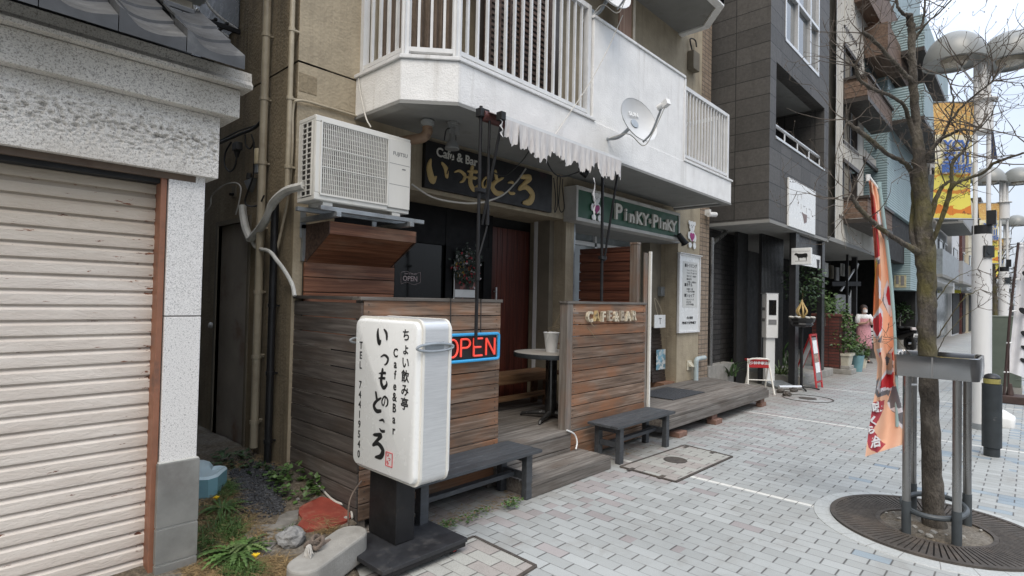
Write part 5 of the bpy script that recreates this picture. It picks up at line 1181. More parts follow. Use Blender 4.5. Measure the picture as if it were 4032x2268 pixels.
# loose cables across the front
cabl('pale_cable', 'pale cable sagging across the black fascia sign', [PY(1620, 725, 4.2), PY(1700, 775, 4.1), PY(1800, 797, 4.), PY(1890, 798, 3.9), PY(1975, 770, 3.95), PY(2030, 720, 4.05), PY(2070, 665, 4.2)], .009, M['cable_w'])
cabl('pale_cable', 'thin pale cable strung from the top dish down to the awning', [PY(2452, 60, 3.2), PY(2395, 190, 3.3), PY(2320, 330, 3.34), PY(2240, 450, 3.34), PY(2180, 540, 3.3)], .005, M['cable_w'])
cabl('pale_cable', 'pale cable running from the faceted balcony edge down to the air conditioner', [PY(1410, 290, 4.3), PY(1418, 360, 4.2), PY(1440, 460, 4.), PY(1460, 500, 3.95)], .006, M['cable_w'])
cabl('black_cable', 'black cable draped from the valance to the little floodlight', [PY(2140, 610, 3.6), PY(2180, 680, 3.7), PY(2220, 695, 3.75), PY(2270, 680, 3.7), PY(2300, 665, 3.6)], .008, M['cable'])
cabl('black_cable', 'black cable from the soffit across the gold lettering', [PY(2085, 593, 3.9), PY(2050, 640, 4.), PY(1990, 690, 4.15), PY(1930, 675, 4.2)], .007, M['cable'])
cabl('cable_loop', 'long black cable loops hanging on the wall right of the black sign', [PY(2180, 700, 4.28), PY(2188, 780, 4.28), PY(2184, 836, 4.28), PY(2196, 800, 4.28), PY(2194, 705, 4.28), PY(2206, 700, 4.28), PY(2200, 800, 4.28), PY(2210, 835, 4.28), PY(2222, 815, 4.28), PY(2214, 740, 4.28), PY(2216, 705, 4.28)], .006, M['cable'])
p = PY(2288, 680, 3.7); fl_ = thing('floodlight', 'small black floodlight under the soffit near the black cable', 'lamp', p)
a = MB(); a.tube([p+Vector((-.03, -.02, .01)), p+Vector((.03, -.06, -.02))], [.035, .05], 12); a.build('head', M['black_plastic'], fl_, smooth=True); a = MB(); a.box(p.x-.02, p.x+.02, p.y-.01, p.y+.02, p.z+.03, BZ0-.001); a.build('bracket', M['black_metal'], fl_)
cabl('pale_cable', 'white cord coming out of the deck gap beside the step', [PY(2232, 1694, 3.3), PY(2262, 1710, 3.3), PY(2272, 1740, 3.29), PY(2268, 1768, 3.28)], .008, M['white_plastic'])
# steel window cage on the alley wall, high above the tiled eave
cg = thing('window_cage', 'steel bar window cage high on the alley wall above the tiled eave', 'window guard', (XS-.15, 6, 4.2))
yk0 = PX(950, 60, XS).y; yk1 = PX(790, 60, XS-.0).y
zk = PX(945, 128, XS).z
a = MB()
for i in range(5):
    y = yk0 + .02 + (yk1-yk0)*.8*i/4; d = .34
    a.tube(bez([(XS-d, y, zk+2.2), (XS-d, y, zk+.35), (XS-d+.04, y, zk+.18), (XS-d+.14, y, zk+.09), (XS-.02, y, zk+.02)], 6), .013, 8)
a.build('bars', M['alu'], cg, smooth=True)
a = MB(); a.box(XS-.36, XS-.002, yk0, yk0+.03, zk-.02, zk+.02)
for x in (XS-.12, XS-.22): a.box(x-.012, x+.012, yk0, yk0+(yk1-yk0)*.85, zk+.03, zk+.05)
a.box(XS-.36, XS-.34, yk0, yk0+(yk1-yk0)*.85, zk+.8, zk+.82); a.build('frame', M['black_metal'], cg)
a = MB(); a.box(XS-.012, XS-.003, yk0+.03, yk1+.2, zk+.05, zk+2.5); a.build('window_pane', pm('dull_grey_pane', (.05, .055, .055), .2, 4, .3), cg)
# ---------------------------------------------------------------- boardwalk in front of the green shop
zt_ = .285
bw = thing('boardwalk', 'low grey boardwalk of long planks on brick blocks before the green shop', 'boardwalk', (7.7, 3.7, 0))
a = MB(); y = 3.10
while y < YW-.03: a.box(6.03+random.uniform(0, .01), 9.42-random.uniform(0, .05)+.35*(y-3.1), y, min(y+.136, YW-.004), zt_-.035, zt_+random.uniform(-.002, .002)); y += .142
a.build('planks', M['deck_x'], bw, bevel=.004)
a = MB(); a.box(6.04, 9.40, 3.085, 3.12, .13, zt_-.037); a.box(9.38, 9.42, 3.13, 4.2, .13, zt_-.037); a.box(6.04, 6.08, 3.13, 4.2, .1, zt_-.037); a.build('skirt', M['deck_x'], bw, bevel=.003)
for x in (6.25, 7.3, 9.12):
    a = MB(); a.box(x, x+.21, 3.06 if x < 8 else 3.10, 3.19, .0, .062); a.box(x+.02, x+.18, 3.12, 3.22, .0645, .128) if x > 6.5 else None; a.build('brick_block', pm('old_brick', (.2, .115, .085), .25, 12, .85, bump=.3), bw, bevel=.004)
a = MB(); q = [PZ(2570, 1578, zt_), PZ(2690, 1605, zt_), PZ(2798, 1565, zt_), PZ(2650, 1535, zt_)]
xm0, xm1, ym0, ym1 = 7.05, 8.05, 3.55, 4.15
def mat_rubber():
    t = NT('ribbed_doormat'); wv = t.n('TexWave'); wv.inputs['Scale'].default_value = 9; wv.inputs['Distortion'].default_value = 3; wv.inputs['Detail Scale'].default_value = 3; t.l(t.pos, wv.inputs['Vector'])
    return t.out(t.ramp(wv.outputs[1], [(.2, (.022, .024, .028)), (.8, (.07, .075, .085))]), .7, t.bump(wv.outputs[1], .8, .01))
a.box(xm0, xm1, ym0, ym1, zt_+.003, zt_+.014); tag(a.build('doormat', mat_rubber(), bevel=.004), 'dark ribbed rubber doormat lying on the grey boardwalk', 'doormat')
# little things in the recess of the shop
p = PX(2595, 1310, 8.33); p = Vector((8.52, 4.5, .30))
cb = thing('a_board', 'dark slatted board with a blue photo sheet leaning in the shop recess', 'display board', (8.45, 4.5, .3))
l0, l1 = PY(2572, 1300, 4.5), PY(2622, 1300, 4.5); zb0 = .305; zt0 = PY(2590, 1293, 4.5).z
a = MB()
k = zb0
while k < zt0: a.box(l0.x, l1.x+.02, 4.5+.14*(k-zb0), 4.515+.14*(k-zb0), k, k+.055); k += .06
a.build('slats', pm('dark_brown_slat', (.035, .025, .02), .2, 9, .6), cb, bevel=.003)
ph0 = PY(2587, 1378, 4.49); ph1 = PY(2621, 1452, 4.49)
a = MB(); a.box(ph0.x, ph1.x, 4.497, 4.503, ph1.z, ph0.z); a.build('photo_sheet', pm('blue_photo_print', (.16, .33, .42), .5, 9, .4, stain=(.6, .62, .6), sscale=12, sthr=(.48, .56)), cb)
wbq = thing('hanging_board', 'small white hanging board with a letter above the dark slatted board', 'board', (8.5, 4.47, 1.2))
w0, w1 = PY(2577, 1240, 4.46), PY(2619, 1290, 4.46)
a = MB(); a.box(w0.x, w1.x, 4.455, 4.47, w1.z, w0.z); a.build('board', M['acryl'], wbq, bevel=.004)
a = MB(); text_mesh(a, 'T', .14, ((w0.x+w1.x)/2, 4.454, (w0.z+w1.z)/2), FACE_Y, .02, .002); a.build('letter', M['ink_grey'], wbq)
a = MB(); mxx = (w0.x+w1.x)/2; a.tube(bez([(mxx-.06, 4.47, w0.z), (mxx-.05, 4.52, w0.z+.16), (mxx, 4.56, w0.z+.27), (mxx+.08, 4.52, w0.z+.16), (mxx+.1, 4.47, w0.z)], 6), .005, 6); a.build('cord', M['pvc'], wbq)
gbq = PY(2605, 1148, 4.6); ib = thing('intercom_box', 'small grey box on the recess wall beside the menu board', 'box', gbq)
a = MB(); a.box(gbq.x-.07, gbq.x+.06, 4.56, 4.638, gbq.z-.08, gbq.z+.08); a.build('box', M['galv'], ib, bevel=.008)
vt0 = PY(2712, 1440, YW); vn = thing('wall_vent', 'small hooded vent low on the tan pier', 'vent', vt0)
a = MB(); a.box(vt0.x-.09, vt0.x+.08, YW-.02, YW-.002, vt0.z-.07, vt0.z+.09); a.prism([(vt0.x-.06, YW-.021, vt0.z+.07), (vt0.x-.06, YW-.021, vt0.z-.01), (vt0.x-.06, YW-.09, vt0.z-.01)], (.12, 0, 0)); a.build('hood', M['terracotta_pot'], vn, bevel=.003)
vp = PY(2745, 1420, YW-.1); wpp = thing('water_pipe', 'pale blue standpipe bent at the top in front of the tan pier', 'pipe', (vp.x, YW-.1, zt_))
a = MB(); a.tube(bez([(vp.x-.04, YW-.1, zt_), (vp.x-.04, YW-.1, vp.z-.03), (vp.x-.02, YW-.1, vp.z+.01), (vp.x+.03, YW-.1, vp.z+.03), (vp.x+.3, YW-.1, vp.z+.035)], 6), .04, 12); a.build('pipe', pm('pale_blue_pipe', (.42, .5, .52), .12, 6, .5, stain=(.5, .48, .4)), wpp, smooth=True)
# ---------------------------------------------------------------- inspection covers in the paving
def cover(label, q, parts=True):
    c = sum(q, Vector())/4; t = thing('inspection_cover', label, 'cover', (c.x, c.y, 0))
    a = MB(); a.poly([p+Vector((0,0,.008)) for p in q]); a.f = [f[::-1] if (q[1]-q[0]).cross(q[2]-q[1]).z < 0 else f for f in a.f]; a.build('paving_inlay', M['paver_lid'], t)
    a = MB()
    for i in range(4):
        a.bar(q[i]+Vector((0,0,.004)), q[(i+1) % 4]+Vector((0,0,.004)), .022, .016); 
    a.build('frame', M['iron'], t)
    return t, c
q = [Vector((x, y, 0)) for x, y in ((4.70, 2.33), (5.91, 2.30), (5.98, 2.86), (4.73, 2.92))]
t, c = cover('paved inspection cover with a round iron lid in front of the right bench', q)
m_ = PZ(1900+970/1.278, 1134+870/1.278)
a = MB(); a.lathe((m_.x, m_.y, .0085), [(0, .006), (.02, .007), (.1, .006), (.105, .004), (.115, .004), (.118, .0)], 28); a.build('round_lid', M['iron'], t)
for px, py in ((747, 917), (900, 955), (1025, 803), (1160, 832)):
    p = PZ(1900+px/1.278, 1134+py/1.278); a = MB(); a.box(p.x-.05, p.x+.05, p.y-.02, p.y+.02, .0085, .013); a.build('lifting_slot', M['iron'], t)
q = [Vector((x, y, 0)) for x, y in ((1.75, 2.10), (2.60, 2.18), (2.62, 2.74), (1.80, 2.72))]
cover('speckled paved inspection cover half under the wheeled black sign base', q)
p = PZ(2900+1195/4.262, 1400+722/4.262)
a = MB(); a.lathe((p.x, p.y, .003), [(.40, 0), (.40, .004), (.375, .004), (.375, .0)], 36, cap=False); a.lathe((p.x, p.y, .003), [(.14, 0), (.14, .004), (0, .005)], 24); tag(a.build('round_cover', M['iron'], at=(p.x, p.y, 0)), 'round inspection cover with dark rim in the paving near the red stool', 'cover')
# ---------------------------------------------------------------- weeds, stones and odds and ends on the alley soil
def onsoil(px, py, dz=0):
    z = .1
    for _ in range(6): p = PZ(px, py, z); z = soil_z(p.x, p.y)
    return Vector((p.x, p.y, z+dz))
zs = lambda x, y: (760+x/2.969, 1780+y/2.969)
rr = random.Random(21)
def blade(mb, base, d, L, w_, bend=.4, up=.6, m=0):
    n = 4; d = Vector(d).normalized(); s_ = Vector((-d.y, d.x, 0)).normalized()*w_; vs = []
    for k in range(n+1):
        u = k/n; c = base + d*(L*u*(.5+.5*u)) + Vector((0, 0, L*up*(u-bend*u*u*1.6))); ww = (1-u)**.6 if u < 1 else 0
        vs += [c-s_*ww, c+s_*ww]
    mb.add(vs, [(2*k, 2*k+1, 2*k+3, 2*k+2) for k in range(n)], m)
gr = MB()
def straw_patch(cx, cy, rx, ry, n, L=(.05, .14)):
    for _ in range(n):
        an = rr.uniform(0, 6.28); q = math.sqrt(rr.random()); p = PZ(*zs(cx+rx*q*math.cos(an), cy+ry*q*math.sin(an)), .1); p = Vector((p.x, p.y, soil_z(p.x, p.y)+.002))
        if p.x > 2.05 and p.y > 3.3: continue
        d = rr.uniform(0, 6.28); blade(gr, p, (math.cos(d), math.sin(d), 0), rr.uniform(*L), rr.uniform(.0012, .003), rr.uniform(.3, .6), rr.uniform(.05, .45))
straw_patch(250, 900, 260, 320, 1500); straw_patch(900, 1330, 330, 150, 1500); straw_patch(150, 1380, 250, 120, 900); straw_patch(1500, 880, 170, 60, 260, (.04, .1)); straw_patch(900, 250, 250, 150, 350); straw_patch(480, 370, 120, 50, 250); straw_patch(1400, 480, 150, 60, 130)
straw_patch(380, 700, 120, 160, 400); straw_patch(760, 1000, 200, 60, 260); straw_patch(1480, 870, 200, 70, 300, (.05, .12)); straw_patch(1560, 620, 160, 90, 60, (.04, .1)); straw_patch(650, 900, 90, 120, 200)
gg = MB()
def green_patch(cx, cy, rx, ry, n, L):
    for _ in range(n):
        an = rr.uniform(0, 6.28); q = math.sqrt(rr.random()); p = PZ(*zs(cx+rx*q*math.cos(an), cy+ry*q*math.sin(an)), .1); p = Vector((p.x, p.y, soil_z(p.x, p.y))); d = rr.uniform(0, 6.28); blade(gg, p, (math.cos(d), math.sin(d), 0), rr.uniform(*L), rr.uniform(.0015, .0035), rr.uniform(.3, .6), rr.uniform(.4, 1.3))
green_patch(360, 660, 130, 80, 420, (.04, .12)); green_patch(400, 1000, 170, 110, 420, (.05, .14)); green_patch(560, 1330, 240, 80, 520, (.04, .11)); green_patch(130, 1120, 120, 100, 260, (.04, .1)); green_patch(1100, 960, 80, 20, 60, (.03, .07))
tag(gg.build('green_grass', M['leaf']), kind='stuff')
for _ in range(420):
    p = Vector((rr.uniform(2.4, 3.45), 3.0+abs(rr.gauss(0, .12)), .003)) if rr.random() < .8 else Vector((rr.uniform(4.7, 6.0), 3.1+abs(rr.gauss(0, .1)), .003)); d = rr.uniform(0, 6.28); blade(gr, p, (math.cos(d), math.sin(d), 0), rr.uniform(.015, .05), rr.uniform(.0015, .006), .2, rr.uniform(.0, .15))
tag(gr.build('dry_grass', M['straw']), kind='stuff')
gv = MB()
for _ in range(2600):
    u, v = rr.random(), rr.random(); q0 = Vector((430+u*560, 320, 0)); x = 400+520*u+170*v*0+rr.gauss(0, 25)+260*v*.5; y = 290+60*u+ 560*v - 120*u*v + rr.gauss(0, 18)
    if x > 1250: continue
    p = PZ(*zs(x, y), .1); p = Vector((p.x, p.y, soil_z(p.x, p.y)+.004)); s_ = rr.uniform(.004, .012)
    Mq = Matrix.Rotation(rr.uniform(0, 3), 3, Vector((rr.random(), rr.random(), rr.random()+.01)).normalized()); gv.obox(p, s_*1.6, s_*1.2, s_, Mq)
tag(gv.build('gravel', pm('dark_gravel', (.06, .062, .066), .4, 60, .8, isl=.6)), kind='stuff')
def rosette(label, c, n, L, w_, mat, lobed=True, up=(.15, .5), group=None, flowers=(), stem=.12):
    t = thing('dandelion' if flowers else 'weed', label, 'plant', c, group)
    a = MB()
    for k in range(n):
        d = rr.uniform(0, 6.28); dv = Vector((math.cos(d), math.sin(d), 0)); l = L*rr.uniform(.6, 1.15); u_ = rr.uniform(*up); s_ = Vector((-dv.y, dv.x, 0))
        N = 16; vs = []
        for q in range(N+1):
            u = q/N; ce = Vector(c)+dv*l*u+Vector((0, 0, l*(u_*u - (u_*.9)*u*u)+.006)); ww = w_*math.sin(min(1, u*.9+.1)*math.pi)**.7*((1.0 if q % 2 else .28) if lobed else 1)
            vs += [ce-s_*ww+Vector((0,0,.15*ww)), ce+s_*ww+Vector((0,0,.15*ww))]
        a.add(vs, [(2*q, 2*q+1, 2*q+3, 2*q+2) for q in range(N)])
    a.build('leaves', mat, t)
    for (fx, fy) in flowers:
        f = PZ(*zs(fx, fy), c[2]+stem); a = MB(); a.tube(bez([Vector(c), Vector(c).lerp(f, .5)+Vector((.01, 0, .02)), f], 5), .0025, 6); a.build('stem', M['leaf_pale'], t)
        a = MB()
        for k in range(40):
            d = rr.uniform(0, 6.28); r_ = rr.uniform(.4, 1)*.022; a.add([f, f+Vector((math.cos(d)*r_-.003, math.sin(d)*r_, .008*rr.random())), f+Vector((math.cos(d+.3)*r_, math.sin(d+.3)*r_, .01*rr.random()))], [(0, 1, 2)])
        a.lathe(f, [(.004, -.012), (.012, -.002), (.014, .004), (0, .007)], 12); a.build('flower', M['yellow'], t)
rosette('dandelion with one yellow flower beside the tiled plinth', onsoil(*zs(330, 680)), 34, .17, .012, M['leaf'], True, (.3, .9), 'dandelions on the alley soil', ((275, 530),), .13)
rosette('large toothed dandelion with a yellow flower, nearest the camera on the alley soil', onsoil(*zs(520, 1200)), 40, .22, .02, M['leaf'], True, (.2, .75), 'dandelions on the alley soil', ((735, 1205),), .13)
rosette('pale toothed weed growing over dry grass next to the dandelion leaves', onsoil(*zs(640, 1090)), 16, .17, .018, M['leaf_pale'], True, (.2, .6))
def leafy(label, c, rx, ry, n, s_, mat, h=.12):
    t = tag(None, None) if False else None; a = MB()
    for _ in range(n):
        an = rr.uniform(0, 6.28); q = math.sqrt(rr.random()); p = Vector((c.x+rx*q*math.cos(an), c.y+ry*q*math.sin(an), 0)); 
        if noise.noise((p.x*9, p.y*9, 4.)) < -.05: continue

        if p.x > 2.06 and p.y > 3.3: p.x = 2.05
        p.z = soil_z(p.x, p.y) + h*rr.random()*(1-q*.6); d = Vector((rr.gauss(0, 1), rr.gauss(0, 1), rr.uniform(-.2, .7))).normalized(); sd = d.cross(Vector((0, 0, 1))).normalized()*s_*.38; L = s_*rr.uniform(.6, 1.2)
        a.add([p, p+d*L*.45+sd, p+d*L, p+d*L*.45-sd, p+d*L*.45+Vector((0, 0, -.1*s_))], [(0, 1, 4), (1, 2, 4), (2, 3, 4), (3, 0, 4)])
    return tag(a.build('weed', mat, at=(c.x, c.y, c.z)), label, 'plant')
leafy('leafy green weed clump against the grey side fence', onsoil(*zs(1200, 400)), .17, .27, 360, .05, M['leaf'], .16)
leafy('low dark weed patch deep in the alley below the beige pipe', onsoil(*zs(770, 230)), .1, .2, 150, .04, M['leaf_dark'], .06)
leafy('small dark weed beside the alley wall behind the gravel', onsoil(*zs(440, 110)), .15, .3, 160, .05, M['leaf_dark'], .1)
leafy('tiny weeds in the paving joints under the left bench', Vector((2.75, 2.98, 0)), .3, .06, 160, .028, M['leaf'], .03)
leafy('tiny weed tuft at the corner of the timber step', Vector((3.2, 2.93, 0)), .12, .05, 90, .028, M['leaf'], .05)
# painted red board, concrete slab, rock, rope, sandal-shaped basin
q = [onsoil(*zs(*p), .012) for p in ((1240, 680), (1290, 640), (1400, 590), (1500, 530), (1640, 580), (1830, 730), (1840, 790), (1790, 830), (1620, 900), (1420, 930), (1330, 940), (1225, 880), (1280, 800), (1235, 740))]
zq = sum(p.z for p in q)/len(q); a = MB(); a.prism([Vector((p.x, p.y, p.z-.025)) for p in q], (0, 0, .03)); tag(a.build('red_board', M['red_board']), 'faded red board lying on the alley soil by the side fence', 'board')
q = [onsoil(*zs(*p), .01) for p in ((690, 870), (960, 860), (1010, 760), (1100, 700), (1235, 690), (1220, 840), (1080, 960), (1000, 1060), (900, 1150), (800, 1130), (640, 1040), (600, 980), (680, 930))]
a = MB(); a.prism([Vector((p.x, p.y, p.z-.03)) for p in q], (0, 0, .03)); tag(a.build('concrete_fragment', M['old_concrete']), 'flat broken concrete patch between the gravel and the dry grass', 'concrete')
def stone(name, label, c, r, mat, cat='stone', sq=(1, 1, .7), seed=1):
    bm = bmesh.new(); bmesh.ops.create_icosphere(bm, subdivisions=3, radius=1)
    for v in bm.verts:
        n = v.co.normalized(); k = 1+.28*noise.noise(n*1.7+Vector((seed, 0, 0)))+.1*noise.noise(n*5+Vector((0, seed, 0))); v.co = Vector((n.x*sq[0], n.y*sq[1], n.z*sq[2]))*k*r
    me = bpy.data.meshes.new(name); bm.to_mesh(me); bm.free(); me.materials.append(mat); o = bpy.data.objects.new(name, me); COL.objects.link(o); o.location = c; return tag(o, label, cat)
c = onsoil(*zs(1140, 1060), .03); stone('rock', 'rough grey rock leaning against the rounded concrete slab', c, .075, pm('grey_rock', (.27, .27, .265), .3, 25, .9, bump=.8, bscale=50, stain=(.13, .13, .125), sscale=14, sthr=(.5, .62)), 'rock', (1.2, 1, .75), 3)
k = 0
for px, py, r in ((870, 1170, .02), (1225, 560, .014), (1560, 600, .013), (1790, 790, .02), (505, 690, .012), (1110, 760, .01), (710, 180, .014), (790, 215, .012), (1240, 1040, .03)):
    stone('pebble', 'small loose pebble scattered over the alley soil', onsoil(*zs(px, py), r*.4), r, M['concrete'], 'pebble', seed=px)['group'] = 'loose pebbles on the alley soil'
sl = thing('slab', 'heavy rounded concrete slab weight resting on the black sign base', 'concrete slab', PZ(*zs(1580, 1150), .1))
e0 = PZ(*zs(1330, 1300), .17); e1 = PZ(*zs(1830, 990), .17); ax_ = (e1-e0); ax_.z = 0; L = ax_.length; ax_.normalize(); sd = Vector((-ax_.y, ax_.x, 0)); rw = .10
pts = []
for k in range(17): an = -math.pi/2+math.pi*k/16; pts.append(e1+ax_*rw*math.cos(an)+sd*rw*math.sin(an))
for k in range(17): an = math.pi/2+math.pi*k/16; pts.append(e0+ax_*rw*math.cos(an)+sd*rw*math.sin(an))
pts = [Vector((p.x, p.y, .02+.10*min(1, max(0, ((p-e0).dot(ax_)+.1)/.3)) if False else .085 + .02*((p-e0).dot(ax_)/L))) for p in pts]
a = MB(); a.prism([p-Vector((0, 0, .065)) for p in pts], (0, 0, .155)); a.build('slab_body', M['concrete'], sl, bevel=.012)
rp = thing('rope', 'frayed grey rope knot tied through the rounded concrete slab', 'rope', PZ(*zs(1420, 1090), .19))
b0 = PZ(*zs(1430, 1130), .185); a = MB()
for st in range(3):
    cpts = []
    for q in range(121):
        t_ = 2*math.pi*q/120; tw_ = t_*14+st*2.094; c_ = Vector((math.sin(t_)+2*math.sin(2*t_), math.cos(t_)-2*math.cos(2*t_), -1.2*math.sin(3*t_)))*.017
        cpts.append(b0+ax_*(c_.x*1.25)+sd*c_.y*.8+Vector((0, 0, .035+c_.z*.9))+(ax_*math.cos(tw_)+Vector((0,0,1))*math.sin(tw_))*.007)
    a.tube(cpts, .0075, 6)
a.tube(bez([b0+ax_*.05, b0+ax_*.09+Vector((0,0,.0)), b0+ax_*.12-Vector((0,0,.005))], 6), .015, 8); a.build('knot', M['rope'], rp, smooth=True)
a = MB()
for k in range(40):
    p = b0-ax_*.05+Vector((0, 0, .045)); f = p-ax_*rr.uniform(.02, .05)-sd*rr.uniform(-.0, .05)+Vector((0, 0, rr.uniform(-.06, -.03))); a.tube(bez([p, p.lerp(f, .5)+Vector((rr.gauss(0, .004), rr.gauss(0, .004), .018)), f], 4), .002, 4)
a.build('frayed_end', M['rope_end'], rp)
a = MB(); a.tube(bez([PZ(*zs(2050, 230), .36), Vector((1.97, 3.22, .3)), Vector((1.95, 3.2, .12)), PZ(*zs(1860, 810), .08)], 8), .0055, 6); a.build('loose_line', M['rope'], rp)
a = MB(); a.tube(bez([onsoil(*zs(1250, 140), .12), onsoil(*zs(1390, 320), .03), onsoil(*zs(1540, 480), .01), onsoil(*zs(1660, 600), .02), onsoil(*zs(1830, 680), .02), onsoil(*zs(1860, 800), .02)], 8), .008, 8); tag(a.build('pale_cable', M['cable_w'], smooth=True), 'pale cable lying along the foot of the grey side fence', 'cable')
bs_ = onsoil(*zs(150, 330), .0); bn = thing('basin', 'pale blue gourd-shaped basin lying upside down behind the granite pier', 'basin', bs_)
out_ = [zs(*p) for p in ((-60, 430), (40, 450), (180, 452), (270, 420), (330, 340), (400, 300), (400, 180), (330, 170), (245, 170), (190, 110), (110, 92), (40, 95), (-60, 110))]
bw_ = [PZ(x, y, .34) for x, y in out_]
top = [PZ(x, y, .345) for x, y in [zs(*p) for p in ((-60, 330), (40, 330), (180, 325), (290, 290), (350, 235), (400, 195), (395, 178), (330, 172), (250, 182), (195, 120), (110, 96), (40, 97), (-60, 110))]]
ctr = sum(top, Vector())/len(top)
N_ = len(top); a = MB(); lo = [Vector((p.x+(p.x-ctr.x)*.0, p.y, .2)) for p in top]; inn_ = [ctr.lerp(p, .86)+Vector((0, 0, .012)) for p in top]; inn2 = [ctr.lerp(p, .5)+Vector((0, 0, -.01)) for p in top]
a.add(lo+top+inn_+inn2+[ctr+Vector((0,0,-.012))], [(i, (i+1) % N_, N_+(i+1) % N_, N_+i) for i in range(N_)], 1)
a.add(lo+top+inn_+inn2+[ctr+Vector((0,0,-.012))], [(N_+i, N_+(i+1) % N_, 2*N_+(i+1) % N_, 2*N_+i) for i in range(N_)]+[(2*N_+i, 2*N_+(i+1) % N_, 3*N_+(i+1) % N_, 3*N_+i) for i in range(N_)]+[(3*N_+i, 3*N_+(i+1) % N_, 4*N_) for i in range(N_)], 0)
a.build('shell', [M['basin'], M['basin_side']], bn)
# ---------------------------------------------------------------- road beyond the kerb on the right-hand side, out of the picture edge
a = MB(); a.add([(-60,-60,.004),(400,-60,.004),(400,-1.6,.004),(-60,-1.6,.004)], [(0,1,2,3)]); tag(a.build('road', pm('asphalt', (.055, .055, .055), .25, 30, .85, bump=.3, bscale=200), at=(0,-10,0)), kind='structure')
# ---------------------------------------------------------------- dark tiled building
GBY = 3.40; gx_ = 10.25; gxe = 14.12
dk_ = thing('tiled_building', 'dark grey stone-tiled building with a white sign panel and recessed balcony', 'building', (12, 8, 0))
zf_ = 3.12
a = MB()
bz0, bz1, bx0_, bx1_ = PY(3055, 540, GBY).z-.05, PY(3058, 243, GBY).z, PY(3056, 400, GBY).x, PY(3240, 600, GBY).x+.1
wz0, wz1, wx0, wx1 = PY(3092, 160, GBY).z, PY(3092, -160, GBY).z, PY(3092, 100, GBY).x, PY(3224, 250, GBY).x
zb1 = PY(3055, 240, GBY).z
# side wall and front wall with the two openings cut out
a.box(gx_, gx_+.25, GBY+.25, 14, zf_, 13); a.box(gx_, bx0_, GBY, GBY+.25, zf_, 13); a.box(bx1_, gxe, GBY, GBY+.25, zf_, 13)
bz0 = 4.62; zb1 = PY(3055, 240, GBY).z
a.box(bx0_, bx1_, GBY, GBY+.25, zf_, bz0); a.box(bx0_, wx0, GBY, GBY+.25, zb1, 13); a.box(wx1, bx1_, GBY, GBY+.25, zb1, 13) if wx1 < bx1_ else None
wz0 = PY(3110, 180, GBY).z
a.box(wx0, min(wx1, bx1_), GBY, GBY+.25, zb1, wz0); a.box(wx0, min(wx1, bx1_), GBY, GBY+.25, wz0+2.3, 13)
a.build('wall', M['dark_tile'], dk_)
a = MB(); a.box(gx_+.25, gxe, GBY+1.6, GBY+1.8, 3.2, 13); a.box(gx_+.25, gxe, GBY+.25, GBY+1.6, 4.3, 4.5); a.box(gx_+.25, gxe, GBY+.25, GBY+1.6, zb1+.01, zb1+.2, 1); a.box(bx1_-.02, bx1_+.1, GBY+.25, GBY+1.6, 4.5, zb1); a.build('recess', [M['dark_tile'], M['soffit']], dk_)
a = MB(); a.box(wx0+.05, wx1-.05, GBY+.06, GBY+.08, wz0+.04, wz0+2.26); wo = a.build('window', M['glass_sky'], dk_)
a = MB(); xs = [wx0, wx0+(wx1-wx0)*.33, wx0+(wx1-wx0)*.70, wx1-.06]
for x in xs: a.box(x, x+.06, GBY-.01, GBY+.059, wz0, wz0+2.3)
for z in (wz0, wz0+1.0, wz0+2.24): a.box(wx0, wx1, GBY-.012, GBY+.058, z, z+.06)
a.build('window_frame', M['alu'], wo)
a = MB(); wl_ = 3.02
a.box(gx_-.02, gxe, GBY-.02, 14, zf_-.06, zf_-.002); a.build('soffit', M['soffit'], dk_)
a = MB()
for z, r_ in ((bz0+.32, .03), (bz0+.12, .022)): a.tube([(bx0_, GBY+.1, z), (bx1_, GBY+.1, z)], r_, 10)
for k in range(5): x = bx0_+(bx1_-bx0_)*k/4; a.tube([(x, GBY+.1, bz0), (x, GBY+.1, bz0+.32)], .018, 8)
a.box(bx0_-.0, bx1_, GBY-.02, GBY+.04, bz0+.0, bz0+.03); a.build('balcony_rail', M['alu'], dk_, smooth=True)
# ground floor: split-face brick flank, black slatted screen, doorway, posts
a = MB(); a.box(9.95, 11.0, 4.55, 8, 0, zf_-.06); a.box(11.0, 12.0, 4.6, 4.9, 0, zf_-.061); a.box(10.0, 11.2, 4.35, 4.56, 0, .45, 1); a.build('flank_wall', [M['dark_brick'], M['concrete']], dk_)
a = MB(); x = 11.3
for k in range(16): a.box(11.75+.085*k*1.0, 11.75+.085*k+.06, 4.02, 4.08, .02, zf_-.062)
a.build('slatted_screen', M['black_plastic'], dk_)
a = MB(); a.box(11.2, 11.75, 4.3, 4.36, .0, zf_-.062); a.box(13.1, 16, 5.6, 5.7, 0, zf_-.062); a.box(11.0, 16, 6.2, 6.3, 0, zf_-.06); a.build('dark_entrance', M['dark_void'], dk_)
cx0, cx1 = PY(3109, 950, GBY+.02).x, PY(3137, 950, GBY+.02).x
cx2, cx3 = PY(3217, 960, GBY+.02).x, PY(3243, 960, GBY+.02).x
def colm(pl, pr):
    x = PY(pr, 1000, GBY+.03).x; y = PX(pl, 1000, x).y; a = MB(); a.box(x, x+.22, GBY+.03, y, 0, zf_-.062); a.build('column', M['black_plastic'], dk_, bevel=.004); return x
cx1 = colm(3108, 3134); cx0 = cx1; cx2 = colm(3217, 3238)
a = MB(); a.box(cx1+.221, cx2-.001, GBY+.1, GBY+.2, 2.55, zf_-.062); a.build('lintel', M['black_plastic'], dk_, bevel=.004)

a = MB(); a.box(12.25, 14.72, 3.40, 4.6, 0, .17); tag(a.build('stone_step', M['concrete'], bevel=.01), 'grey stone step under the black columns of the tiled building', 'step')
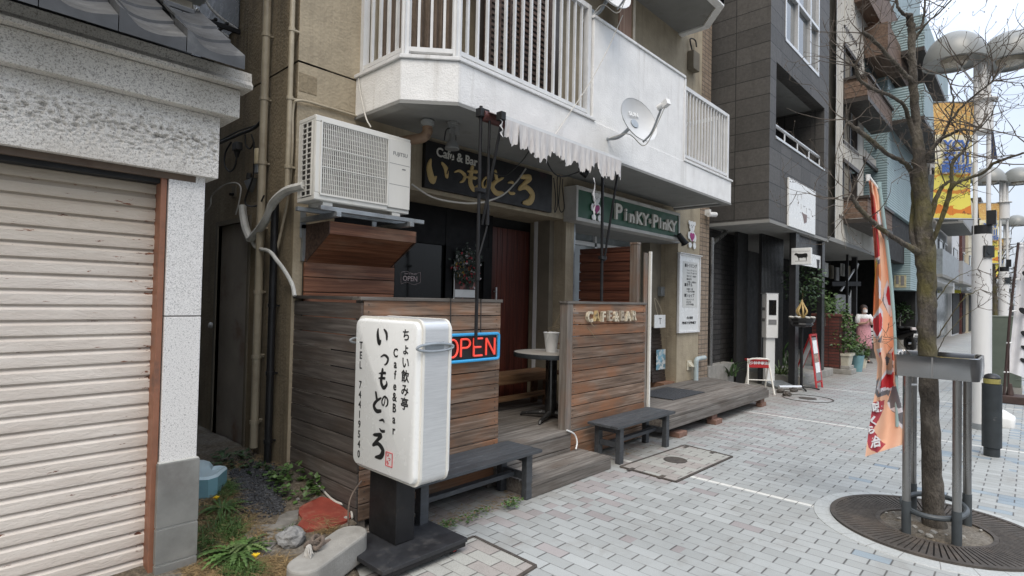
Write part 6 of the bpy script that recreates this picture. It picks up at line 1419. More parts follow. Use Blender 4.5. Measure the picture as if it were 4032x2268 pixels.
# signs of that building
s0_, s1_ = PY(3106, 697, GBY-.03), PY(3208, 926, GBY-.03); zz1 = PY(3106, 698, GBY-.03).z; zz0 = PY(3106, 890, GBY-.03).z
ws = thing('sign_panel', 'large white sign panel with thin grey writing on the dark tiled wall', 'sign', ((s0_.x+s1_.x)/2, GBY, zz0))
a = MB(); a.box(s0_.x, s1_.x, GBY-.04, GBY-.003, zz0, zz1); a.build('panel', M['acryl'], ws, bevel=.004)
a = MB(); cxs = (s0_.x+s1_.x)/2
for k, (u, v, w_, h_) in enumerate(((.38,.22,.1,.02),(.44,.25,.02,.07),(.3,.42,.02,.09),(.42,.44,.02,.1),(.5,.45,.12,.015),(.62,.47,.02,.1),(.72,.46,.1,.02),(.82,.48,.02,.1),(.4,.62,.14,.012),(.56,.64,.02,.08),(.66,.66,.13,.014))):
    x = s0_.x+(s1_.x-s0_.x)*u; z = zz1-(zz1-zz0)*v; a.box(x, x+w_*1.2, GBY-.043, GBY-.0402, z-h_, z)
a.build('thin_lettering', pm('pale_grey_print', (.45, .44, .43), .1, 9, .5), ws)
a = MB(); x = s0_.x+(s1_.x-s0_.x)*.55; z = zz0+(zz1-zz0)*.30; a.prism([(x-.16, GBY-.0405, z+.09), (x-.05, GBY-.0405, z+.07), (x+.17, GBY-.0405, z+.07), (x+.16, GBY-.0405, z-.08), (x+.0, GBY-.0405, z-.12), (x-.06, GBY-.0405, z-.02)], (0, -.004, 0)); a.build('head_mark', pm('brown_print', (.2, .14, .13), .1, 9, .5), ws)
# projecting sign with a cow silhouette (faces up the street)
csx = PY(3127, 1030, 3.3)
cx_ = cx0 - .02
pY0, pY1 = PX(3118, 1010, cx_).y, PX(3196, 1010, cx_).y; pz1 = PX(3150, 977, cx_).z; pz0 = PX(3150, 1042, cx_).z
cw = thing('projecting_sign', 'white projecting sign with a black cow silhouette on the left black column', 'sign', (cx_, (pY0+pY1)/2, pz0))
a = MB(); a.box(cx_-.04, cx_+.04, pY1, pY0, pz0, pz1); a.build('panel', M['acryl'], cw, bevel=.006)
a = MB(); a.box(cx_-.02, cx_+.02, pY0+.0, max(pY0+.02, GBY+.03), pz0+.08, pz0+.12); a.box(cx_-.02, cx_+.02, pY0, max(pY0+.02, GBY+.03), pz1-.12, pz1-.08); a.build('bracket', M['black_metal'], cw)
COWP = [(-.5,.16),(-.44,.22),(-.4,.3),(-.37,.24),(-.3,.27),(-.24,.21),(-.1,.2),(.1,.19),(.3,.23),(.42,.22),(.47,.17),(.485,-.05),(.465,-.06),(.455,.06),(.44,-.08),(.41,-.3),(.44,-.34),(.38,-.34),(.36,-.12),(.2,-.1),(.08,-.14),(-.1,-.12),(-.14,-.16),(-.12,-.34),(-.18,-.34),(-.19,-.13),(-.26,-.06),(-.32,.04),(-.38,.09),(-.47,.1)]
def cow(mb, M3, pos, s_, th=.003):
    p0 = Vector(pos); mb.prism([p0+M3 @ Vector((x*s_, y*s_, .0005)) for x, y in COWP], M3 @ Vector((0, 0, th)))
a = MB(); cow(a, FACE_X, (cx_-.041, (pY0+pY1)/2-.0, (pz0+pz1)/2-.0), (pY0-pY1)*.68); a.build('cow_mark', M['cow'], cw)
a = MB(); text_mesh(a, 'STEAK RESTAURANT', .035, (cx_-.041, (pY0+pY1)/2, pz1-.07), FACE_X, .0, .002); a.box(cx_-.042, cx_-.04, pY1+.07, pY0-.07, pz0+.06, pz0+.075); a.build('thin_lettering', pm('pale_grey_print2', (.45, .44, .43), .1, 9, .5), cw)
f0, f1 = PY(3140, 985, GBY+.1), PY(3214, 1062, GBY+.1)
fs2 = thing('pale_sign', 'pale glossy sign panel between the two black columns', 'sign', ((f0.x+f1.x)/2, GBY+.08, f1.z))
a = MB(); a.box(cx1+.25, cx2-.02, GBY+.06, GBY+.09, PY(3140, 1040, GBY+.06).z, PY(3140, 985, GBY+.06).z); a.build('panel', M['acryl'], fs2, bevel=.004); a = MB(); x = cx2-.35; z = PY(3205, 1040, GBY+.05).z; a.prism([(x, GBY+.0595, z+.12), (x+.25, GBY+.0595, z+.12), (x+.22, GBY+.0595, z-.1), (x+.08, GBY+.0595, z-.1)], (0, -.003, 0)); a.build('mark', M['cow'], fs2)
dp_ = thing('downpipe', 'grey downpipe with an elbow on the brick flank of the tiled building', 'pipe', (10.5, 4.45, 0))
d0 = PY(2795, 1480, 4.42); d1 = PY(2800, 960, 4.42); d2_ = PY(2862, 925, 4.42)
a = MB(); a.tube(bez([(d0.x, 4.42, .2), (d0.x, 4.42, d1.z-.1), (d0.x+.02, 4.42, d1.z+.0), (d0.x+.12, 4.42, d1.z+.06), (d2_.x-.2, 4.42, d2_.z-.02), (d2_.x-.08, 4.42, d2_.z+.05), (d2_.x-.04, 4.42, d2_.z+.17), (d2_.x+.1, 4.42, d2_.z+.22), (d2_.x+.3, 4.45, d2_.z+.22)], 8), .045, 12); a.build('pipe', M['steel_grey'], dp_, smooth=True)
# ---------------------------------------------------------------- cream ribbed building
CY = 3.60
crm = thing('ribbed_building', 'cream ribbed sheet-clad building with brown wooden balconies', 'building', (18, 8, 0))
def ribs(mb, x0, x1, y, z0, z1, pitch=.16, d=.02, m=0):
    x = x0; vs = []
    pr = []
    while x < x1: pr += [(x, y), (x+pitch*.6, y), (x+pitch*.65, y-d), (x+pitch*.95, y-d)]; x += pitch
    pr = [(min(px, x1), py) for px, py in pr]; n = len(pr); mb.add([(px, py, z0) for px, py in pr]+[(px, py, z1) for px, py in pr], [(i, i+1, n+i+1, n+i) for i in range(n-1)], m)
ccx0 = PY(3262, 900, CY).x; ccx1 = PY(3482, 600, CY).x
zbt = 3.30
def hole_wall(mb, x0, x1, y, z0, z1, holes, **kw):
    xs = sorted({x0, x1, *[h[0] for h in holes], *[h[1] for h in holes]})
    for a_, b_ in zip(xs[:-1], xs[1:]):
        cuts = sorted([(h[2], h[3]) for h in holes if h[0] <= a_+1e-6 and h[1] >= b_-1e-6]); z = z0
        for c0_, c1_ in cuts: ribs(mb, a_, b_, y, z, c0_, **kw); z = c1_
        ribs(mb, a_, b_, y, z, z1, **kw)
W1 = (PY(3318, 700, CY).x, PY(3374, 700, CY).x); W2 = (PY(3397, 700, CY).x, ccx1)
def zr(px, py): return PY(px, py, CY).z
f1t, f1b = zr(3318, 643), 5.0
holes = [(W1[0], W1[1], 5.0, 6.35), (W2[0], W2[1]-.1, 4.9, 6.9), (W1[0], W1[1], 7.9, 10.0), (W2[0], W2[1]-.1, 7.9, 10.2), (PY(3413, 450, CY).x, PY(3447, 450, CY).x, 7.0, 7.6)]
z1a = PY(3318, 640, CY).z; z1b = PY(3318, 785, CY).z; z2a = PY(3397, 632, CY).z; z3a = PY(3318, 180, CY).z; z4a = PY(3397, 230, CY).z
holes = [(W1[0], W1[1], z1b, z1a), (W2[0], W2[1], z1b-.3, z2a), (W1[0], W1[1], z3a-2.4, z3a), (W2[0], W2[1], z4a-2.6, z4a)]
a = MB(); hole_wall(a, ccx0+.6, ccx1+.3, CY, zbt, 15, holes); a.box(ccx0-.2, ccx0+.6, CY+.25, 12, zbt, 15); a.box(ccx0+.6, ccx1+.3, CY+1.8, 12, zbt, 15)
a.box(ccx0+.6, W2[0]-.1, CY+.26, CY+1.8, zbt, 15); a.build('wall', M['cream_sheet'], crm)
wq = MB(); wq.box(W1[0], W1[1], CY+.1, CY+.14, z1b, z1a); wq.box(W1[0], W1[1], CY+.1, CY+.14, z3a-2.4, z3a); wo2 = wq.build('window', M['glass_sky'], crm)
a = MB()
for (x0, x1, z0, z1) in ((W1[0], W1[1], z1b, z1a), (W1[0], W1[1], z3a-2.4, z3a)):
    a.box(x0-.08, x1+.08, CY-.05, CY+.02, z1, z1+.1); a.box(x0, x0+.08, CY-.02, CY+.1, z0, z1); a.box(x1-.08, x1, CY-.02, CY+.1, z0, z1); a.box((x0+x1)/2-.05, (x0+x1)/2+.05, CY, CY+.1, z0, z1); a.box(x0+.09, (x0+x1)/2-.06, CY+.02, CY+.08, z0, z1-.02, 1)
for (x0, x1, z1) in ((W2[0], W2[1], z2a), (W2[0], W2[1], z4a)): a.box(x0-.08, x1+.08, CY-.06, CY+.02, z1, z1+.1)
a.build('window_frame', [M['dark_brown'], M['tan_in']], crm)
a = MB(); a.box(W2[0]-.05, ccx1+.3, CY+1.6, CY+1.79, zbt, 15); a.build('balcony_recess', M['dark_brown'], crm)
a = MB()
for (xa, xb, zz) in ((W1[0], W1[1]+.2, z1a+.5), (W2[0], ccx1, z2a+.7), (W1[0], W1[1], z3a+.5), (W2[0], ccx1, z4a+.7), (ccx0+.9, ccx1-3, zbt+.55)):
    n = int((xb-xa)/.16)
    for k in range(n): a.box(xa+.16*k, xa+.16*k+.08, CY-.03, CY+.0, zz, zz+.09)
a.build('vent_slots', M['dark_brown'], crm)
def balc(px0, py_top, py_bot, depthY, x1):
    p = PX(px0, py_top, 1); 
# brown timber balconies hanging over the pavement
def wbalc(pxl, pyt, pyb, pxr, proj, name='balcony'):
    """front-left corner column of pixels pxl (top pyt, bottom pyb) on the wall; the box projects proj towards the street"""
    base = PY(pxl, pyb, CY); top = PY(pxl, pyt, CY); x0 = base.x; z0, z1 = base.z, top.z
    b = PZ(pxr, pyb, z0); 
    x1 = x0 + 3.4 if proj > 0 else x0
    a = MB(); 
    z = z0
    while z < z1-.02: a.box(x0, x0+.04, CY-proj, CY-.021, z, z+.13); a.box(x0+.041, x1, CY-proj, CY-proj+.04, z, z+.13); a.box(x1-.04, x1, CY-proj+.041, CY-.021, z, z+.13); z += .14
    o = a.build('balcony', M['brown_wood'], crm)
    a = MB(); a.box(x0-.02, x1+.02, CY-proj-.02, CY-.02, z0-.13, z0-.02); a.box(x0-.04, x1+.03, CY-proj-.05, CY-proj+.07, z1+.02, z1+.08); a.box(x0-.04, x0+.06, CY-proj+.071, CY-.02, z1+.02, z1+.08); a.build('edge_beam', M['dark_brown'], o)
    return x0, x1, z0, z1
for (pxl, pyt, pyb) in ((3318, 375, 395), (3318, 838, 862), (3397, 100, 150), ):
    pass
B1 = wbalc(3318, 322, 392, 3380, .55); B2 = wbalc(3318, 790, 862, 3380, .55)
B3_ = wbalc(3400, 110, 190, 3470, .55) if False else None
a = MB(); x0 = PY(3360, 0, CY).x
for z in (9.6, 9.9): pass
a.box(PY(3400, 110, CY).x, PY(3400, 110, CY).x+7, CY-.6, CY-.02, PY(3400, 110, CY).z-.9, PY(3400, 110, CY).z); a.box(PY(3360, 60, CY).x, ccx1+.2, CY-.35, CY-.021, PY(3360, 60, CY).z+.35, PY(3360, 60, CY).z+1.5); a.build('upper_balcony', M['brown_wood'], crm)
# ground floor recess of the cream building
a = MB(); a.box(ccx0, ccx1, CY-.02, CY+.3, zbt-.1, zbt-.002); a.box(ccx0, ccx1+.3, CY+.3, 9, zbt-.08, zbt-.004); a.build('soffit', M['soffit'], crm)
a = MB(); a.box(ccx0+1, ccx1, 6.2, 6.4, 0, zbt-.1); 
a.build('shop_back', M['dark_void'], crm)
a = MB()
for px, w_ in ((3373, .14), (3340, .06)): x = PY(px, 1000, 4.1).x; a.box(x, x+w_, 4.1, 4.1+w_, 0, zbt-.1)
a.bar((PY(3265, 1090, 4.6).x, 4.6, 2.3), (PY(3378, 1095, 4.1).x, 4.1, 2.35), .2, .14); a.build('shop_frame', M['black_metal'], crm)
a = MB(); a.box(PY(3290, 1180, 4.5).x, PY(3368, 1180, 4.5).x, 4.5, 4.53, .9, 2.0); a.build('frosted_screen', pm('frosted_screen', (.28, .28, .28), .1, 4, .4), crm)
a = MB(); a.bar((PY(3310, 1170, 4.4).x, 4.4, 2.1), (PY(3378, 1095, 4.1).x, 4.1, 3.0), .05, .05); a.bar((PY(3345, 1130, 4.4).x, 4.4, 1.9), (PY(3378, 1095, 4.1).x, 4.1, 3.0), .04, .04); a.build('awning_strut', M['alu'], crm)
for k in range(6):
    p = PY(3255+k*22, 1060+8*(k % 3), 4.8+.2*(k % 2)); a = MB(); a.box(p.x-.2, p.x+.2, p.y, p.y+.05, p.z-.25, p.z+.2); a.build('notice', [M['acryl'], M['tan_in'], M['ink_grey']][k % 3], crm)
# ---------------------------------------------------------------- aqua ribbed building
AYF_ = 3.30
t = NT('aqua_ribbed_sheet'); sxx = t.n('SeparateXYZ'); t.l(t.pos, sxx.inputs[0]); wv = t.math('SINE', t.math('MULTIPLY', sxx.outputs[2], 78.))
c = t.ramp(t.noise(1.2, 5), [(.3, (.24, .335, .355)), (.7, (.30, .40, .42))]); c = t.mix(t.ramp(t.noise(1.5, 5, t.mapv((5, 5, .5))), [(.5, 0.), (.8, .5)]), c, (.13, .2, .21))
M['aqua'] = t.out(c, .5, t.bump(wv, .4, .02))
aq = thing('aqua_building', 'aqua blue ribbed building beyond the cream building', 'building', (28, 8, 0))
aqx0 = PY(3494, 600, AYF_).x; aqx1 = 27.2
a = MB(); az_b = PY(3494, 815, AYF_).z
a.box(aqx0, aqx1, AYF_, 12, az_b, 20); a.build('wall', M['aqua'], aq)
for (pz, h) in ((PY(3494, 470, AYF_).z, .0), (PY(3494, 200, AYF_).z, 0)):
    a = MB(); a.box(aqx0+.2, aqx1, AYF_-.9, AYF_-.01, pz-.12, pz); a.box(aqx0+.2, aqx1, AYF_-.9, AYF_-.85, pz, pz+1.0, 1); a.box(aqx0+.2, aqx0+.26, AYF_-.849, AYF_-.01, pz, pz+1.0, 1); a.build('balcony', [M['dark_brown'], M['aqua']], aq)
# sign box of the aqua building: projecting canopy band with a small emblem
a = MB(); sb0 = PY(3494, 1130, 2.9); sbx = PY(3497, 1000, 2.6).x; 
ab_x = 24.5; ay0 = PX(3490, 1100, ab_x).y; ay1 = PX(3585, 1100, ab_x).y; abz1 = PX(3490, 1000-40, ab_x).z; abz0 = PX(3490, 1140, ab_x).z
a.box(ab_x, ab_x+7, ay1, max(ay0, 3.29), abz0, abz1); a.build('canopy_band', M['aqua'], aq)
a = MB(); ec = PX(3545, 1108, ab_x); a.box(ab_x-.03, ab_x-.005, ec.y-.18, ec.y+.18, ec.z-.22, ec.z+.22); a.box(ab_x-.04, ab_x-.031, ec.y-.12, ec.y-.02, ec.z-.15, ec.z+.2, 1); a.box(ab_x-.04, ab_x-.031, ec.y+.04, ec.y+.13, ec.z-.1, ec.z+.2, 1); a.build('emblem_plate', [pm('pale_gold_plate', (.5, .45, .28), .3, 9, .5), M['ink_grey']], aq)
a = MB(); a.box(aqx0, aqx1, AYF_+3, AYF_+4, 0, az_b-.01); a.box(aqx1-.4, aqx1, AYF_+.05, AYF_+3, 0, az_b-.01); a.box(aqx0, aqx1, AYF_+.1, AYF_+.4, 3.2, az_b-.01); a.build('shop_void', M['dark_void'], aq)
# ---------------------------------------------------------------- the row of houses down the street
def house(label, name, x0, x1, y, h, mat, **kw):
    t_ = thing(name, label, 'building', ((x0+x1)/2, y+3, 0)); r_ = random.Random(int(x0*7))
    a = MB(); a.box(x0, x1, y, y+9, kw.get('zg', 0), h); a.build('wall', mat, t_)
    fl_ = kw.get('floors', 3); n = kw.get('wins', 3)
    for f_ in range(1, fl_+1):
        for k in range(n):
            xa = x0+(x1-x0)*(k+.2)/n; xb = x0+(x1-x0)*(k+.75)/n; zz = f_*3.+.9
            if zz+1.4 > h: continue
            a = MB(); a.box(xa, xb, y-.04, y-.003, zz, zz+1.4); w_ = a.build('window', M['glass'], t_); a = MB(); a.box(xa-.06, xb+.06, y-.07, y-.002, zz-.08, zz-.001); a.box(xa-.06, xb+.06, y-.07, y-.002, zz+1.401, zz+1.48); a.build('frame', M['alu'], w_)
    if kw.get('balc'):
        for f_ in range(1, fl_+1):
            zz = f_*3.; a = MB(); a.box(x0+.3, x1-.3, y-kw['balc'], y-.08, zz-.12, zz); a.box(x0+.3, x1-.3, y-kw['balc'], y-kw['balc']+.06, zz, zz+1.0, 1); a.box(x0+.3, x0+.36, y-kw['balc']+.061, y-.08, zz, zz+1.0, 1); a.build('balcony', [M['soffit'], kw.get('bm', M['white_trim'])], t_)
    a = MB(); a.box(x0+.2, x1-.2, y-.05, y-.004, .1, 2.6); a.build('shopfront', kw.get('shop', M['dark_void']), t_)
    a = MB(); a.box(x0, x1, y-.7, y-.005, 2.7, 2.95); a.build('canopy', kw.get('can', M['galv']), t_)
    return t_
bm_ = streaky('pale_block_render', (.55, .55, .53), (.36, .35, .33), .8, .2, 40)
house('low shop with white and dark banded canopy behind the aqua building', 'shop_building', 27.5, 34.8, 3.5, 11.8, pm('warm_grey_render', (.36, .34, .31), .1, 3, .8), balc=.9, can=M['white_trim'], floors=2, bm=M['galv'])
hb = house('grey balcony block beyond the banded shop', 'apartment_block', 35, 41.8, 3.7, 9.5, pm('grey_render', (.3, .31, .31), .1, 3, .8), balc=1.2, floors=3, bm=pm('grey_balcony', (.33, .34, .35), .1, 3, .7), shop=pm('green_shop_glass', (.07, .09, .085), .2, 2, .15))
house('white narrow building with an arched dark window', 'white_building', 42, 46.5, 3.5, 9.8, pm('white_render', (.62, .63, .64), .06, 2, .8), floors=4, wins=1)
house('slim red brick building beside the white one', 'brick_building', 46.6, 49, 3.35, 9.6, M['red_brick'], floors=4, wins=1)
house('cream building with a dark roof storey far down the street', 'cream_building', 49.2, 57.6, 3.2, 9.4, pm('cream_render', (.6, .55, .42), .08, 2, .8), floors=5, wins=4)
a = MB(); a.box(58, 64, 3.0, 11, 0, 10.6); tag(a.build('dark_building', M['dark_brown']), 'dark roofed block beyond the cream building down the street', 'building')
house('pale distant building where the street ends on the left', 'distant_building', 66, 100, 3.3, 8.5, bm_, floors=3, wins=7)
house('far grey buildings close to the vanishing point', 'distant_building', 102, 170, 3.1, 9, pm('far_grey', (.4, .41, .42), .1, .5, .8), floors=3, wins=9)
# vertical red-lettered sign and small yellow sign
sgx = 34.9
p0, p1 = PX(3711, 1030, sgx), PX(3757, 1155, sgx)
vs_ = thing('projecting_sign', 'tall white projecting sign with red letters ASA down the street', 'sign', (sgx, (p0.y+p1.y)/2, p1.z))
a = MB(); a.box(sgx-.1, sgx+.1, p1.y, p0.y, p1.z, p0.z); a.build('panel', M['acryl'], vs_, bevel=.02); a = MB(); text_mesh(a, 'ASA', .46, (sgx-.102, (p0.y+p1.y)/2, p0.z-.35), FACE_X, .04, .01); a.build('red_letters', M['red_paint'], vs_); a = MB(); a.box(sgx-.05, sgx+.05, p0.y, 3.75, (p0.z+p1.z)/2, (p0.z+p1.z)/2+.1); a.build('bracket', M['galv'], vs_)
p0, p1 = PX(3753, 1086, sgx+6), PX(3784, 1155, sgx+6)
vs_ = thing('projecting_sign', 'small blue, white and yellow projecting sign right of the red-lettered one', 'sign', (sgx+6, (p0.y+p1.y)/2, p1.z)); h_ = p0.z-p1.z
for k, mt in enumerate((pm('yellow_panel', (.6, .55, .05), .1, 5, .4), M['acryl'], pm('sky_panel', (.35, .5, .6), .3, 4, .4))): a = MB(); a.box(sgx+5.95, sgx+6.05, p1.y, p0.y, p1.z+h_*k/3+.01, p1.z+h_*(k+1)/3); a.build('panel', mt, vs_)
a = MB(); a.box(sgx+5.97, sgx+6.03, p0.y, 3.5, p1.z+h_*.5, p1.z+h_*.5+.1); a.build('bracket', M['galv'], vs_)
# ---------------------------------------------------------------- street tree with pruned bare branches
TX, TY = 5.12, .52
def bark_mat():
    t = NT('mossy_bark'); n1 = t.noise(9, 7, t.mapv((1, 1, .45)), .65); n2 = t.noise(38, 5, t.mapv((1, 1, .5)))
    c = t.ramp(n1, [(.3, (.042, .035, .029)), (.5, (.095, .082, .067)), (.72, (.19, .168, .14))])
    sx = t.n('SeparateXYZ'); t.l(t.pos, sx.inputs[0])
    hgt = t.ramp(t.math('MULTIPLY', sx.outputs[2], .25), [(.26, 0.), (.36, 1.), (.6, .9), (.78, .1)])
    ms = t.math('MULTIPLY', hgt, t.ramp(t.noise(3.2, 5, None, .6), [(.44, 0.), (.6, .8)])); c = t.mix(ms, c, (.125, .11, .03))
    return t.out(c, .9, t.bump(t.math('ADD', n2, t.math('MULTIPLY', n1, 1.5)), 1., .03))
M['bark'] = bark_mat()
p0t = Vector((TX, TY, 0))
def TP(px, py, dd=0.):        # point of the tree seen at that pixel, dd metres behind (+) or before (-) the trunk
    return PV(px, py, p0t + Vector((math.cos(YAW), math.sin(YAW), 0))*dd)
tr_ = thing('street_tree', 'bare pruned street tree with mossy trunk inside the stainless tree guard', 'tree', (TX, TY, 0))
tk = MB(); rr = random.Random(5)
trunk = [(3683, 2105, .125), (3676, 2030, .108), (3672, 1900, .10), (3664, 1700, .094), (3655, 1500, .09), (3650, 1350, .092), (3648, 1200, .09), (3648, 1080, .092), (3642, 980, .102), (3636, 900, .097), (3632, 800, .086), (3622, 690, .09), (3618, 600, .078), (3606, 480, .062), (3598, 360, .056), (3592, 250, .052), (3590, 150, .05), (3586, 95, .05), (3580, 60, .042)]
def limb(mb, pts, n=6, k=10, wob=.0):
    P = bez([TP(x, y, d) for x, y, r, d in pts], n); R = bez([Vector((r, 0, 0)) for x, y, r, d in pts], n); rs = [max(.0015, q.x)*(1+rr.uniform(-.06, .06)) for q in R]
    if wob: P = [p + Vector((rr.gauss(0, wob), rr.gauss(0, wob), rr.gauss(0, wob))) for p in P]
    mb.tube(P, rs, k); return P, rs
TPt, TRs = limb(tk, [(x, y, r*(.64 if y > 1000 else .64-.14*min(1, (1000-y)/400)), 0) for x, y, r in trunk], 5, 18, .0025)
tk.build('trunk', M['bark'], tr_, smooth=True, ang=180)
br_ = MB(); tw = MB()
limbs = [
 [(3632,1000,.06,0),(3560,960,.04,-.05),(3480,910,.034,-.12),(3420,860,.034,-.18),(3370,800,.03,-.22),(3350,760,.012,-.24)],
 [(3640,1010,.05,0),(3600,970,.04,.02),(3590,900,.04,.05),(3600,800,.042,.1),(3592,690,.04,.12),(3560,640,.035,.1),(3500,610,.032,.05),(3440,560,.03,0),(3390,520,.034,-.05),(3345,490,.03,-.06),(3330,470,.014,-.06)],
 [(3618,590,.05,0),(3590,500,.04,.0),(3560,420,.026,-.05),(3520,385,.024,-.1),(3440,350,.026,-.15),(3390,320,.022,-.2),(3372,270,.026,-.22),(3362,262,.012,-.22)],
 [(3600,330,.045,0),(3560,290,.036,-.06),(3505,230,.03,-.12),(3450,170,.027,-.18),(3410,135,.03,-.22),(3392,128,.014,-.22)],
 [(3586,60,.035,0),(3560,55,.025,-.05),(3535,25,.02,-.1),(3528,-30,.018,-.12),(3530,-80,.01,-.14)],
 [(3594,120,.03,0),(3630,100,.02,.04),(3640,30,.016,.06),(3645,-60,.012,.08)],
 [(3600,155,.026,0),(3650,90,.015,-.05),(3700,50,.012,-.08),(3760,-20,.006,-.12)],
 [(3650,1010,.05,0),(3680,930,.034,-.08),(3730,800,.034,-.16),(3745,740,.03,-.2),(3790,710,.022,-.26),(3870,680,.02,-.34),(3920,640,.02,-.4),(3980,620,.016,-.5),(4050,595,.012,-.6)],
 [(3745,745,.026,-.2),(3752,640,.022,-.22),(3790,600,.02,-.24),(3800,590,.01,-.24)],
 [(3655,880,.05,.02),(3700,750,.028,.02),(3745,710,.02,0)],
 [(3640,640,.04,0),(3690,560,.026,-.08),(3740,530,.022,-.14),(3790,510,.02,-.18),(3830,515,.012,-.2),(3860,505,.014,-.22)],
 [(3700,560,.024,-.08),(3740,480,.018,-.14),(3800,410,.016,-.2),(3870,350,.013,-.28),(3910,320,.013,-.3)],
 [(3740,480,.016,-.14),(3754,400,.012,-.16),(3745,330,.009,-.16),(3790,260,.006,-.2)],
 [(3690,1330,.01,.0),(3740,1250,.008,-.05),(3800,1170,.007,-.1),(3860,1140,.004,-.15)],
 [(3690,1390,.008,0),(3720,1330,.006,-.04),(3790,1250,.005,-.1),(3850,1210,.003,-.14)],
 [(3690,1180,.007,0),(3740,1110,.006,-.05),(3800,1075,.004,-.1),(3850,1060,.003,-.14)],
 [(3640,1440,.007,-.05),(3570,1380,.006,-.1),(3530,1330,.004,-.12)],
]
ends = []
for L in limbs: P, R = limb(br_, [(x, y, r*.48, d) for x, y, r, d in L], 6, 10, .002); ends.append((P, R))
br_.build('limbs', M['bark'], tr_, smooth=True, ang=180)
def twig(p, d, L, r, depth):
    n = 5; pts = [p]; q = p.copy(); dd = d.normalized()
    for k in range(n):
        dd = (dd + Vector((rr.gauss(0, .2), rr.gauss(0, .2), rr.gauss(.07, .18)))).normalized(); q = q + dd*(L/n); pts.append(q.copy())
    tw.tube(pts, [max(.0011, r*(1-.75*k/n)) for k in range(n+1)], 5)
    if depth > 0:
        for k in range(2, n+1):
            for _ in range(rr.choice((0, 0, 1, 1)) if depth > 1 else rr.choice((0, 0, 1))):
                nd = (pts[k]-pts[k-1]).normalized(); s_ = nd.cross(Vector((rr.gauss(0,1), rr.gauss(0,1), rr.gauss(0,1)))).normalized(); twig(pts[k], nd*.6+s_*.8, L*rr.uniform(.35, .7), r*.62, depth-1)
    else: tw.lathe(pts[-1]-Vector((0,0,.003)), [(.0008, 0), (.003, .004), (.0024, .009), (0, .012)], 5)
Rv = RT
for (P, R), L in zip(ends, limbs):
    thin = L[0][2] < .012
    N = len(P)
    cnt = 7 if not thin else 4
    for k in range(cnt):
        i = int(N*(.45+.54*rr.random())) if k < cnt-4 else N-1
        i = min(i, N-1); dirn = (P[i]-P[max(0, i-2)]).normalized(); s_ = dirn.cross(Vector((rr.gauss(0,1), rr.gauss(0,1), rr.gauss(0,1)))).normalized()
        twig(P[i], dirn*.45+s_*.9, rr.uniform(.22, .5)*(.55 if thin else 1), .0045 if not thin else .0025, 2)
# more shoots to fill the crown the way the photograph shows
for px, py, n_, dd, L in ((3370,790,8,-.22,.45),(3335,480,9,-.06,.5),(3368,268,9,-.22,.45),(3396,130,10,-.22,.45),(3300,780,4,-.2,.4),(3560,400,4,-.05,.4),(3530,-10,6,-.12,.3),(3740,330,6,-.16,.4),(3800,590,6,-.24,.4),(3860,505,8,-.22,.5),(3905,322,8,-.3,.5),(3760,-10,6,-.12,.4),(3680,520,5,-.08,.4),(3950,630,4,-.45,.45),(3640,60,5,.06,.4),(3760,500,6,-.15,.45),(3720,430,5,-.12,.45),(3780,470,5,-.2,.4),(3830,560,5,-.25,.4)):
    for _ in range(max(2, n_//2)):
        p = TP(px, py, dd); d = RT*rr.gauss(0, .8)+UP*rr.gauss(.2, .8)+FW*rr.gauss(0, .5); twig(p, d, L*rr.uniform(.6, 1.1), .0042, 2)
tw.build('twigs', pm('twig_bark', (.11, .09, .072), .3, 20, .85), tr_)
kn = MB()
for px, py, r in ((3400,128,.035),(3372,268,.032),(3340,488,.035),(3365,790,.034),(3592,80,.055),(3640,985,.11),(3650,1395,.1)):
    pass
# ---------------------------------------------------------------- tree grate, ring and guard
a = MB(); n = 72
gr_ = thing('tree_grate', 'round cast iron tree grate with radial slots in a pale paving ring', 'tree grate', (TX, TY, 0))
a.lathe((TX, TY, .0), [(.66, .006), (.77, .006), (.775, .0)], 72, cap=False); 
t = NT('pale_ring_paving'); sx = t.n('SeparateXYZ'); t.l(t.pos, sx.inputs[0]); an_ = t.math('ARCTAN2', t.math('SUBTRACT', sx.outputs[1], TY), t.math('SUBTRACT', sx.outputs[0], TX)); fr_ = t.math('FRACT', t.math('MULTIPLY', an_, 4.0)); jn = t.ramp(fr_, [(.0, 1.), (.012, 1.), (.03, 0.)]); c = t.ramp(t.noise(60, 4, None, .7), [(.3, (.38, .4, .39)), (.7, (.5, .52, .515))]); c = t.mix(jn, c, (.12, .115, .105))
a.build('paving_ring', t.out(c, .65, t.bump(t.noise(150, 3), .3, .003)), gr_)
a = MB(); a.lathe((TX, TY, 0), [(.625, .0), (.625, .022), (.66, .022), (.66, .0)], 72, cap=False); a.lathe((TX, TY, 0), [(.33, -.03), (.33, .018), (.36, .018), (.36, -.03)], 60, cap=False)
for k in range(96):
    an = 2*math.pi*k/96; d = Vector((math.cos(an), math.sin(an), 0)); s_ = Vector((-d.y, d.x, 0)); c = Vector((TX, TY, .0))
    w0_, w1_ = .0075, .0155; z0_, z1_ = .002, .018
    A = [c+d*.355-s_*w0_, c+d*.63-s_*w1_, c+d*.63+s_*w1_, c+d*.355+s_*w0_]; a.prism([p+Vector((0,0,z0_)) for p in A], (0, 0, z1_-z0_))
a.build('grate', M['iron'], gr_)
a = MB(); a.lathe((TX, TY, .0035), [(.626, 0), (.35, 0)], 48, cap=False); a.build('pit_bottom', M['dark_void'], gr_)
a = MB(); a.lathe((TX, TY, .006), [(.33, 0.0), (.2, .012), (.05, .02), (0, .02)], 40); tag(a.build('tree_pit_soil', soil_mat(), smooth=True), kind='structure')
st_ = random.Random(8)
